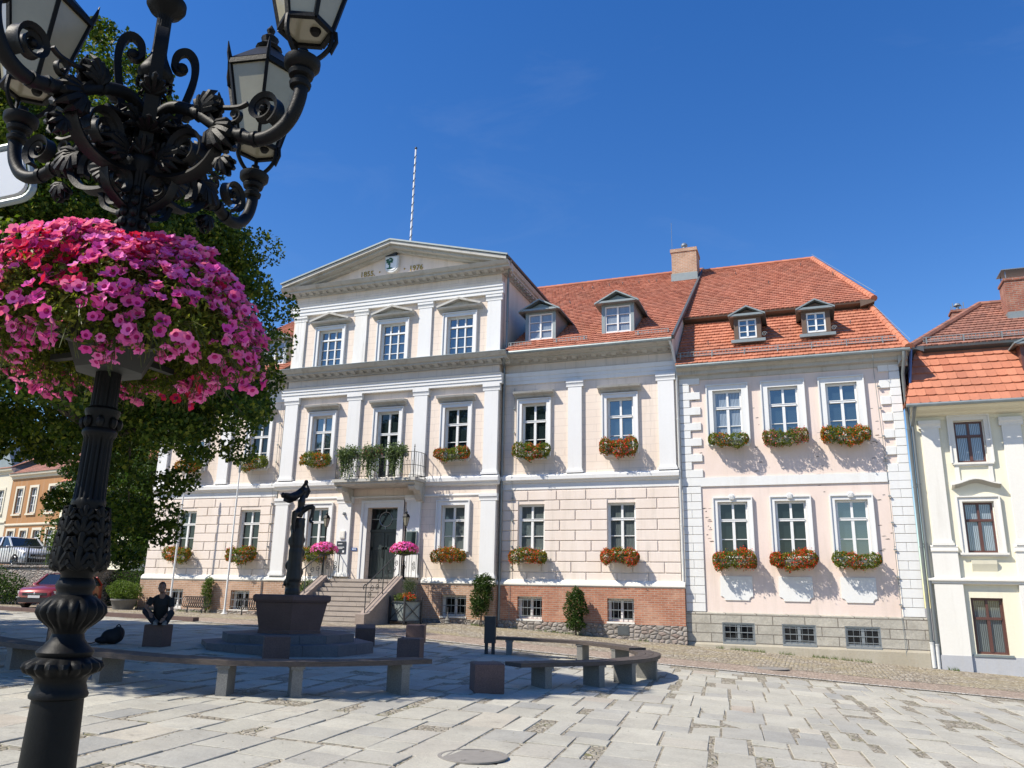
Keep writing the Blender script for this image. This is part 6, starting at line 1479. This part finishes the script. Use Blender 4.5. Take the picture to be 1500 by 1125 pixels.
# ------------------------------------------------------------------ sign board behind the lamp
def rrect(w,h,r,n=5):
    P=[]
    for cx,cz,a0 in((w-r,h-r,0),(-w+r,h-r,90),(-w+r,-h+r,180),(w-r,-h+r,270)):
        for k in range(n+1): a=R(a0+90*k/n); P.append((cx+r*math.cos(a),cz+r*math.sin(a)))
    return P
sg=root('sign_board',(-6.17,3.86,g(-6.2,3.8)),'white board with rounded corners in a grey frame at the left edge behind the lamp','sign board',rz=R(22))
mb=MB(); mb.extY(rrect(.52,.20,.10),-.02,.02); b_=mb.build('panel',M['signwhite'],sg,loc=(-.06,0,4.70-WO[sg.name].z),world=False); b_.rotation_euler=(0,R(-16),0)
mb=MB(); P=rrect(.57,.25,.12)+[rrect(.57,.25,.12)[0]]; mb.tube([(x,0,z) for x,z in P],.028,8,False); mb.build('frame',M['zinc'],b_,world=False)
mb=MB(); mb.tube([(-.45,.05,0),(-.45,.05,5.2)],.04,10); mb.build('pole',M['zinc'],sg,world=False)
# ------------------------------------------------------------------ people
def person(loc,rz,label,J,name='person'):
    rt=root(name,loc,label,'person',rz=rz)
    return rt
def hand(mb,w,d,up,s_=1.):
    w=Vector(w);d=Vector(d).normalized();u=Vector(up).normalized(); sd=d.cross(u).normalized()
    mb.ell(w+d*.045,.04,.04,.022,8,6)
    for k in range(4):
        o=w+d*.08+sd*(-.030+.020*k); L=[.062,.075,.070,.055][k]; mb.tube([o-d*.03,o+d*L*.5-u*.006,o+d*L*.85-u*.028],[.0095,.009,.007],6)
    mb.tube([w+d*.02+sd*-.03,w+d*.05-sd*.055,w+d*.075-sd*.062-u*.012],[.011,.010,.008],6)
def sitting(loc,rz,label,seat,knees,feet,hands,lean=.10,headd=(0,-.12,0),jeans='jeans',leg_skin=False):
    """seat height given; faces local -Y"""
    rt=root('person',loc,label,'person',rz=rz); S=Vector((0,.05,seat+.12))
    chest=S+Vector((0,-lean,.36)); neck=S+Vector((0,-lean*1.35,.50)); head=neck+Vector(headd)+Vector((0,0,.17))
    sk=MB(); sk.tube([neck-Vector((0,0,.06)),neck+Vector((0,-.01,.08))],[.062,.055],10); sk.ell(head,.075,.092,.115,16,12); sk.ell(head+Vector((0,-.05,-.06)),.052,.05,.05,10,8)
    sk.tube([head+Vector((0,-.088,.01)),head+Vector((0,-.112,-.02))],[.010,.016],6)
    for s_ in(-1,1): sk.ell(head+Vector((s_*.076,.005,-.005)),.012,.02,.03,6,5)
    sk.tube([S+Vector((0,0,-.02)),S+Vector((0,-lean*.6,.2)),chest,neck-Vector((0,0,.05))],[.13,.12,.14,.07],12)
    sl=[]
    for s_,kn,ft_,hd in((-1,knees[0],feet[0],hands[0]),(1,knees[1],feet[1],hands[1])):
        sh=neck+Vector((s_*.19,.01,-.07)); hd=Vector(hd); el=(sh+hd)/2+Vector((s_*.09,.03,-.05)); kn=Vector(kn);ft_=Vector(ft_); hip=S+Vector((s_*.10,0,-.03))
        sk.tube([sh,el,hd],[.05,.040,.028],9); hand(sk,hd,(hd-el).normalized()+Vector((0,-.3,-.3)),(0,-.3,1))
        sk.tube([hip,kn,ft_+Vector((0,.03,.07))],[.085,.06,.042],10); sk.tube([ft_+Vector((0,.05,.04)),ft_+Vector((0,-.12,.03))],[.04,.032],8)
        sl.append((sh,el,hd,kn,ft_,hip))
    remeshed(sk,'body',M['skin'],rt,voxel=.011,smooth=2,world=False)
    t=MB(); t.tube([S+Vector((0,.01,-.06)),S+Vector((0,-lean*.6,.18)),chest,neck-Vector((0,0,.045))],[.165,.155,.165,.085],14); t.ell(chest+Vector((0,.02,.02)),.215,.135,.15,14,10)
    for sh,el,hd,kn,ft_,hip in sl: t.tube([sh+Vector((0,0,.01)),sh.lerp(el,.72)],[.075,.062],10)
    remeshed(t,'tshirt',M['tshirt'],rt,voxel=.014,smooth=3,world=False)
    j=MB(); j.ell(S+Vector((0,.01,-.05)),.18,.15,.12,14,10)
    for sh,el,hd,kn,ft_,hip in sl: j.tube([hip,kn],[.108,.078],12); j.ell(kn,.08,.08,.08,10,8); j.tube([kn,kn.lerp(ft_,.55 if leg_skin else .88)],[.078,.062],12)
    remeshed(j,'trousers',M[jeans],rt,voxel=.014,smooth=3,world=False)
    for sh,el,hd,kn,ft_,hip in sl:
        m=MB(); m.tube([ft_+Vector((0,.09,.045)),ft_+Vector((0,.0,.055)),ft_+Vector((0,-.10,.04)),ft_+Vector((0,-.17,.03))],[.045,.055,.048,.03],10); m.box(ft_.x-.045,ft_.x+.045,ft_.y-.18,ft_.y+.12,ft_.z-.005,ft_.z+.018); m.build('shoe',M['shoe'],rt,world=False,smooth=True)
    h=MB(); h.ell(head+Vector((0,.018,.028)),.082,.092,.105,14,10); remeshed(h,'hair',M['hair'],rt,voxel=.012,smooth=1,world=False)
    # face: eyes, brows, mouth
    e=MB()
    for s_ in(-1,1): e.ell(head+Vector((s_*.028,-.083,.012)),.012,.008,.008,8,6)
    e.build('eyes',M['hair'],rt,world=False); e=MB(); e.ell(head+Vector((0,-.088,-.052)),.024,.010,.006,8,5); e.build('mouth',M['rust'],rt,world=False)
    return rt
sitting((-13.55,14.40,g(-13.55,14.4)),R(40),'man in black T-shirt and dark jeans sitting on a granite cube with feet drawn up',.46,
   ((-.29,-.16,.74),(.22,-.28,.70)),((-.06,-.20,.465),(.12,-.22,.465)),((-.20,-.30,.72),(.10,-.34,.62)),lean=.16,headd=(-.02,-.07,-.01))
sitting((-15.55,13.75,g(-15.55,13.75)),R(75),'seated person hidden behind the lamp post, only the lower legs showing',.46,
   ((-.14,-.46,.50),(.14,-.46,.50)),((-.12,-.52,.0),(.14,-.50,.0)),((-.14,-.38,.58),(.14,-.38,.58)),lean=.12,leg_skin=True)
# rucksack on the ground
bg_=root('rucksack',(-14.78,14.35,g(-14.78,14.35)),'dark rucksack slumped on the slabs left of the sitting man','rucksack',rz=R(35))
mb=MB(); mb.ell((0,0,.16),.24,.14,.17,14,10); mb.ell((.10,0,.22),.15,.12,.16,12,9); mb.ell((-.18,-.02,.08),.18,.10,.08,10,8); remeshed(mb,'pack',M['bag'],bg_,voxel=.015,smooth=3,world=False)
mb=MB(); mb.tube(smoothpath([(.12,-.10,.36),(.20,-.16,.25),(.22,-.17,.1),(.12,-.16,.03)],5),.014,6); mb.tube(smoothpath([(-.25,-.06,.08),(-.38,-.10,.02),(-.48,-.06,.02)],5),.012,6); mb.tube(smoothpath([(.05,.0,.37),(.10,0,.42),(.15,0,.37)],5),.012,6); mb.build('strap',M['bag'],bg_,world=False)
# ------------------------------------------------------------------ cars
def car(loc,rz,label,paintm,L=4.3,W=1.80,H=1.56,group='parked cars'):
    rt=root('parked_car',loc,label,'car',group,rz)
    def sect(y,hw,zb,zs,zt,inset):   # closed ring of the lower body: faces -Y is the front
        return [(-hw*.93,y,zb),(-hw,y,zb+.12),(-hw*1.0,y,(zb+zs)/2),(-hw*.985,y,zs),(-hw*inset,y,zt),(hw*inset,y,zt),(hw*.985,y,zs),(hw*1.0,y,(zb+zs)/2),(hw,y,zb+.12),(hw*.93,y,zb)]
    h=L/2; S_=[sect(-h,W*.36,.32,.55,.62,.9),sect(-h+.07,W*.43,.24,.66,.76,.9),sect(-h+.28,W*.485,.2,.78,.86,.86),sect(-h+.9,W*.5,.2,.90,.98,.84),sect(-h+1.35,W*.5,.2,.96,1.04,.84),sect(0,W*.5,.2,.97,1.02,.86),sect(h-.9,W*.5,.2,1.0,1.05,.86),sect(h-.25,W*.49,.25,1.0,1.06,.85),sect(h-.04,W*.45,.3,.9,1.0,.85),sect(h,W*.40,.36,.7,.8,.85)]
    mb=MB(); vs=[p for s_ in S_ for p in s_]; n=10; fs=[(i*n+k,i*n+(k+1)%n,(i+1)*n+(k+1)%n,(i+1)*n+k) for i in range(len(S_)-1) for k in range(n)]+[tuple(range(n-1,-1,-1)),tuple((len(S_)-1)*n+k for k in range(n))]
    mb.add(vs,fs); mb.mi=0
    rw=W*.40; rp=[(-h+1.30,.98,.46),(-h+2.05,H-.06,.405),(-h+2.5,H,.40),(h-1.1,H-.02,.40),(h-.55,H-.14,.40),(h-.12,1.02,.45)]
    for i in range(len(rp)-1):
        (y0,z0,a0),(y1,z1,a1)=rp[i],rp[i+1]
        if i in(1,2,3): mb.add([(-W*a0,y0,z0-.035),(W*a0,y0,z0-.035),(W*a1,y1,z1-.035),(-W*a1,y1,z1-.035),(-W*a0*.9,y0,z0),(W*a0*.9,y0,z0),(W*a1*.9,y1,z1),(-W*a1*.9,y1,z1)],[(4,5,6,7),(0,4,7,3),(1,2,6,5)])
    for s_ in(-1,1):
        for (a,b) in(((s_*W*.475,-h+1.30,.97),(s_*W*.405,-h+2.05,H-.07)),((s_*W*.492,-h+2.55,1.0),(s_*W*.41,-h+2.62,H-.04)),((s_*W*.475,h-.95,1.02),(s_*W*.405,h-1.0,H-.05)),((s_*W*.455,h-.15,1.03),(s_*W*.40,h-.57,H-.15))): mb.bar(a,b,.07,.06)
    body=mb.build('body',M[paintm],rt,world=False,smooth=True)
    mb=MB(); 
    ring0=[(-W*.462,-h+1.34,.97),(W*.462,-h+1.34,.97),(W*.47,0,.99),(W*.455,h-.2,1.0),(-W*.455,h-.2,1.0),(-W*.47,0,.99)]; ring1=[(-W*.39,-h+2.06,H-.07),(W*.39,-h+2.06,H-.07),(W*.395,.2,H-.04),(W*.385,h-.6,H-.15),(-W*.385,h-.6,H-.15),(-W*.395,.2,H-.04)]
    mb.add(ring0+ring1,[(k,(k+1)%6,6+(k+1)%6,6+k) for k in range(6)]); mb.build('windows',M['carglass'],rt,world=False)
    for s_ in(-1,1):
        mb=MB(); mb.add([(s_*W*.30,-h+.03,.60),(s_*W*.46,-h+.22,.64),(s_*W*.475,-h+.42,.76),(s_*W*.33,-h+.10,.735)],[(0,1,2,3) if s_>0 else (3,2,1,0)]); mb.obox((s_*W*.385,-h+.15,.69),(W*.075,s_*.05,0),(-s_*.02,.05,0),(0,0,.055)); mb.build('headlight',M['headlamp'],rt,world=False)
        mb=MB(); mb.ell((s_*W*.545,-h+1.55,1.03),.10,.07,.07,8,6); mb.build('mirror',M[paintm],rt,world=False,smooth=True)
        for yy in(-h+.85,h-.82):
            mb=MB(); mb.extX([(yy+.33*math.cos(2*PI*k/22),.33+.33*math.sin(2*PI*k/22)) for k in range(22)],min(s_*W*.40,s_*W*.507),max(s_*W*.40,s_*W*.507)); wh=mb.build('wheel',M['rubber'],rt,world=False)
            mb=MB(); x=s_*W*.512
            for k in range(5): a=2*PI*k/5; mb.bar((x,yy,.33),(x,yy+.2*math.cos(a),.33+.2*math.sin(a)),.05,.02)
            mb.tube([(x,yy+.21*math.cos(a),.33+.21*math.sin(a)) for a in np.linspace(0,2*PI,19)],.018,5,False); mb.build('rim',M['chrome'],wh,world=False)
    mb=MB(); mb.box(-W*.40,W*.40,-h-.015,-h+.10,.24,.46); mb.box(-W*.30,W*.30,-h-.01,-h+.03,.55,.66); mb.box(-W*.5,W*.5,-h+1.3,h-1.3,.18,.26); mb.build('bumper_trim',M['plastic'],rt,world=False)
    for s_ in(-1,1): mb=MB(); mb.box(min(s_*W*.33,s_*W*.44),max(s_*W*.33,s_*W*.44),-h-.0,-h+.1,.44,.49); mb.build('running_light',M['headlamp'],rt,world=False)
    mb=MB(); mb.box(-.26,.26,-h-.03,-h-.015,.44,.55); mb.build('number_plate',M['platew'],rt,world=False)
    mb=MB(); mb.box(-W*.18,W*.18,-h-.02,-h+.0,.60,.615); mb.ell((0,-h-.0,.62),.05,.03,.05,8,6); mb.build('grille_badge',M['chrome'],rt,world=False)
    return rt
car((-32.9,28.6,g(-31.7,27.2)),R(20),'red hatchback parked facing the square, half behind the near lamp base','carred')
car((-30.1,20.2,g(-29,21)),R(-30),'dark car whose nose just reaches in at the left edge','cardark')
car((-39.4,31.3,2.42),R(78),'white car parked on the raised terrace behind railings','carwhite',H=1.6)
# ------------------------------------------------------------------ retaining wall with railings
tw=root('retaining_wall',(-38,30.4,.45),'grey retaining wall of the raised street with iron railings on top','wall')
mb=MB(); mb.box(-60,-34.4,29.6,30.0,.2,2.42); mb.box(-34.9,-34.4,30.0,46,.2,2.42); mb.box(-60,-34.3,29.52,30.05,2.42,2.52); mb.build('masonry',M['rubble'],tw)
mb=MB(); mb.box(-60,-34.9,30.0,75,2.30,2.42); mb.build('terrace',M['earth'],tw)
mb=MB()
mb.bar((-60,29.75,3.42),(-34.5,29.75,3.42),.05); mb.bar((-60,29.75,2.62),(-34.5,29.75,2.62),.04); mb.bar((-34.6,29.75,3.42),(-34.6,46,3.42),.05)
for i in range(150): x=-60+i*.17; mb.bar((x,29.75,2.5),(x,29.75,3.42),.022)
for i in range(13): x=-60+i*2.1; mb.bar((x,29.75,2.45),(x,29.75,3.5),.06)
for i in range(60): y=29.9+i*.2; mb.bar((-34.6,y,2.5),(-34.6,y,3.42),.022)
mb.build('railing',M['ironfine'],tw)
# ------------------------------------------------------------------ houses in the distance, left
M['ochre']=plaster('ochre_plaster',(.36,.18,.07),amt=.5); M['beige']=plaster('beige_plaster',(.62,.57,.45),amt=.4)
def far_house(label,x0,x1,z0,ze,mat,rows,rise,roofm,gable=None,depth=9,yo=0.,sur='beige'):
    o=Vector((-61.9,52.3,0)); a=R(-10); ex=Vector((math.cos(a),math.sin(a),0)); ey=Vector((-math.sin(a),math.cos(a),0)); b=o+ex*((x0+x1)/2)
    rt=root('town_house',(b.x,b.y,z0),label,'house','houses beyond the raised street',rz=a); c=(x0+x1)/2; L=lambda x:x-c; H=ze-z0
    holes=[]; 
    for (xs,w,zb,zt,kind) in rows:
        for x in xs: holes.append((L(x)-w/2,L(x)+w/2,zb-z0,zt-z0))
    mb=MB(); wallY(mb,L(x0),L(x1),0,H,yo,holes,.25); 
    for X,fl in((L(x0),0),(L(x1),1)): mb.add([(X,yo,0),(X,yo+depth,0),(X,yo+depth,H),(X,yo,H)],[(0,1,2,3) if fl else (3,2,1,0)])
    mb.build('wall',M[mat],rt,world=False)
    mb=MB(); cornice(mb,L(x0)-.1,L(x1)+.1,yo,[(.03,H-.5),(.1,H-.45),(.12,H-.3),(.35,H-.2),(.4,H),(.0,H+.05)]); cornice(mb,L(x0),L(x1),yo,[(.02,H*.47),(.12,H*.47+.08),(.12,H*.47+.2),(.02,H*.47+.24)]); mb.build('cornice',M[sur],rt,world=False)
    mb=MB(); tilerows(mb,(L(x0),yo-.45,H),(L(x1),yo-.45,H),(L(x0),yo+depth*.5,H+rise),(L(x1),yo+depth*.5,H+rise),.5,.4,.03); mb.add([(L(x0),yo+depth+.3,H),(L(x1),yo+depth+.3,H),(L(x1),yo+depth*.5,H+rise),(L(x0),yo+depth*.5,H+rise)],[(0,1,2,3)]); mb.build('roof',M[roofm],rt,world=False)
    if gable:
        ga,gb,gh=gable; mb=MB(); mb.extY([(L(ga),H),(L(gb),H),(L((ga+gb)/2),H+gh)],yo-.1,yo+3); mb.build('gable',M['zinc'],rt,world=False)
    for (x_0,x_1,zb,zt) in holes:
        cx=(x_0+x_1)/2;w=x_1-x_0; mb=MB(); e=.22
        mb.box(x_0-e,x_0,yo-.06,yo+.02,zb-.1,zt+e); mb.box(x_1,x_1+e,yo-.06,yo+.02,zb-.1,zt+e); mb.box(x_0,x_1,yo-.06,yo+.02,zt,zt+e); mb.box(x_0-e,x_1+e,yo-.14,yo+.02,zb-.22,zb-.08)
        wn=mb.build('window',M[sur],rt,world=False); mb=MB(); sash(mb,w,zt-zb,'cross',y=0); so_=mb.build('sash',M['winwhite'],wn,loc=(cx,yo+.12,zb),world=False)
        mb=MB(); mb.box(x_0,x_1,yo+.17,yo+.18,zb,zt); mb.build('pane',M['gcurt'],wn,world=False)
    return rt
xs4=[-7.3,-5.2,-3.1,-1.0]
far_house('ochre yellow house with arched lower windows seen past the left side of the tree',-8.5,-.05,2.4,11.6,'ochre',[(xs4,1.05,4.2,6.3,'a'),([-6.9,-4.6,-1.6],1.05,7.9,10.2,'b')],2.6,'tileold')
far_house('cream house with a pointed gable at the far left edge',-20,-8.55,2.4,12.2,'beige',[([-17.5,-14,-10.2],1.2,4.0,6.5,'a'),([-17.5,-14,-10.2],1.2,8.0,10.2,'b')],2.6,'tileold',gable=(-12.4,-8.8,2.6))
far_house('pale yellow house glimpsed between the lamp post and the tree',.0,10.5,2.2,10.4,'cream',[([1.8,4.6,7.4],1.2,4.0,6.3,'a'),([1.8,4.6,7.4],1.2,7.6,9.5,'b')],4.,'tilenew')
# ------------------------------------------------------------------ camera, sky, sun
cam=bpy.data.cameras.new('camera'); co=bpy.data.objects.new('camera',cam); COL.objects.link(co); SC.camera=co
cam.sensor_width=36; cam.lens=1158.2/1500*36; cam.clip_start=.05; cam.clip_end=3000
yaw,pit,rol=R(-20.4715),R(14.8810),R(1.2015)
fw=Vector((math.sin(yaw)*math.cos(pit),math.cos(yaw)*math.cos(pit),math.sin(pit))); rt_=Vector((math.cos(yaw),-math.sin(yaw),0)); up_=rt_.cross(fw)
r_=rt_*math.cos(rol)+up_*math.sin(rol); u_=-rt_*math.sin(rol)+up_*math.cos(rol)
mw=Matrix(((r_.x,u_.x,-fw.x,0),(r_.y,u_.y,-fw.y,0),(r_.z,u_.z,-fw.z,1.6),(0,0,0,1))); co.matrix_world=mw
world=bpy.data.worlds.new('World'); SC.world=world; world.use_nodes=True; nt=world.node_tree
bg=nt.nodes['Background']; sky=nt.nodes.new('ShaderNodeTexSky'); sky.sky_type='NISHITA'; sky.sun_disc=False
SD=Vector((.70,.60,-1.03)).normalized()
el=math.asin(-SD.z); az=math.atan2(-SD.x,-SD.y)
sky.sun_elevation=el; sky.sun_rotation=az; sky.altitude=200; sky.air_density=1.25; sky.dust_density=.1; sky.ozone_density=4.
hs=nt.nodes.new('ShaderNodeHueSaturation'); hs.inputs['Saturation'].default_value=1.32; hs.inputs['Value'].default_value=1.22; hs.inputs['Hue'].default_value=.513; nt.links.new(sky.outputs[0],hs.inputs['Color']); tc=nt.nodes.new('ShaderNodeTexCoord'); mp=nt.nodes.new('ShaderNodeMapping'); mp.inputs['Scale'].default_value=(2.2,5.,7.); mp.inputs['Rotation'].default_value=(0,R(20),R(35)); nt.links.new(tc.outputs['Generated'],mp.inputs[0]); nz=nt.nodes.new('ShaderNodeTexNoise'); nz.inputs['Scale'].default_value=1.3; nz.inputs['Detail'].default_value=7; nz.inputs['Roughness'].default_value=.62; nz.inputs['Distortion'].default_value=.6; nt.links.new(mp.outputs[0],nz.inputs['Vector']); cr=nt.nodes.new('ShaderNodeValToRGB'); cr.color_ramp.elements[0].position=.56; cr.color_ramp.elements[1].position=.85; cr.color_ramp.elements[1].color=(.07,.07,.07,1); nt.links.new(nz.outputs['Fac'],cr.inputs[0]); mx=nt.nodes.new('ShaderNodeMix'); mx.data_type='RGBA'; nt.links.new(cr.outputs[0],mx.inputs[0]); nt.links.new(hs.outputs[0],mx.inputs[6]); mx.inputs[7].default_value=(4.5,5.2,6.,1); nt.links.new(mx.outputs[2],bg.inputs[0]); bg.inputs[1].default_value=.096
sl=bpy.data.lights.new('sun','SUN'); sl.energy=5.0; sl.angle=R(.53); sl.color=(1.,.93,.81)
so=bpy.data.objects.new('sun',sl); COL.objects.link(so); so.rotation_euler=SD.to_track_quat('-Z','Y').to_euler(); so.location=(-20,-20,30)
SC.view_settings.view_transform='Standard'; SC.view_settings.look='None'; SC.view_settings.exposure=.45; SC.view_settings.gamma=1
SC.render.engine='CYCLES'; SC.cycles.max_bounces=6; SC.cycles.diffuse_bounces=2; SC.cycles.glossy_bounces=3; SC.cycles.transmission_bounces=4
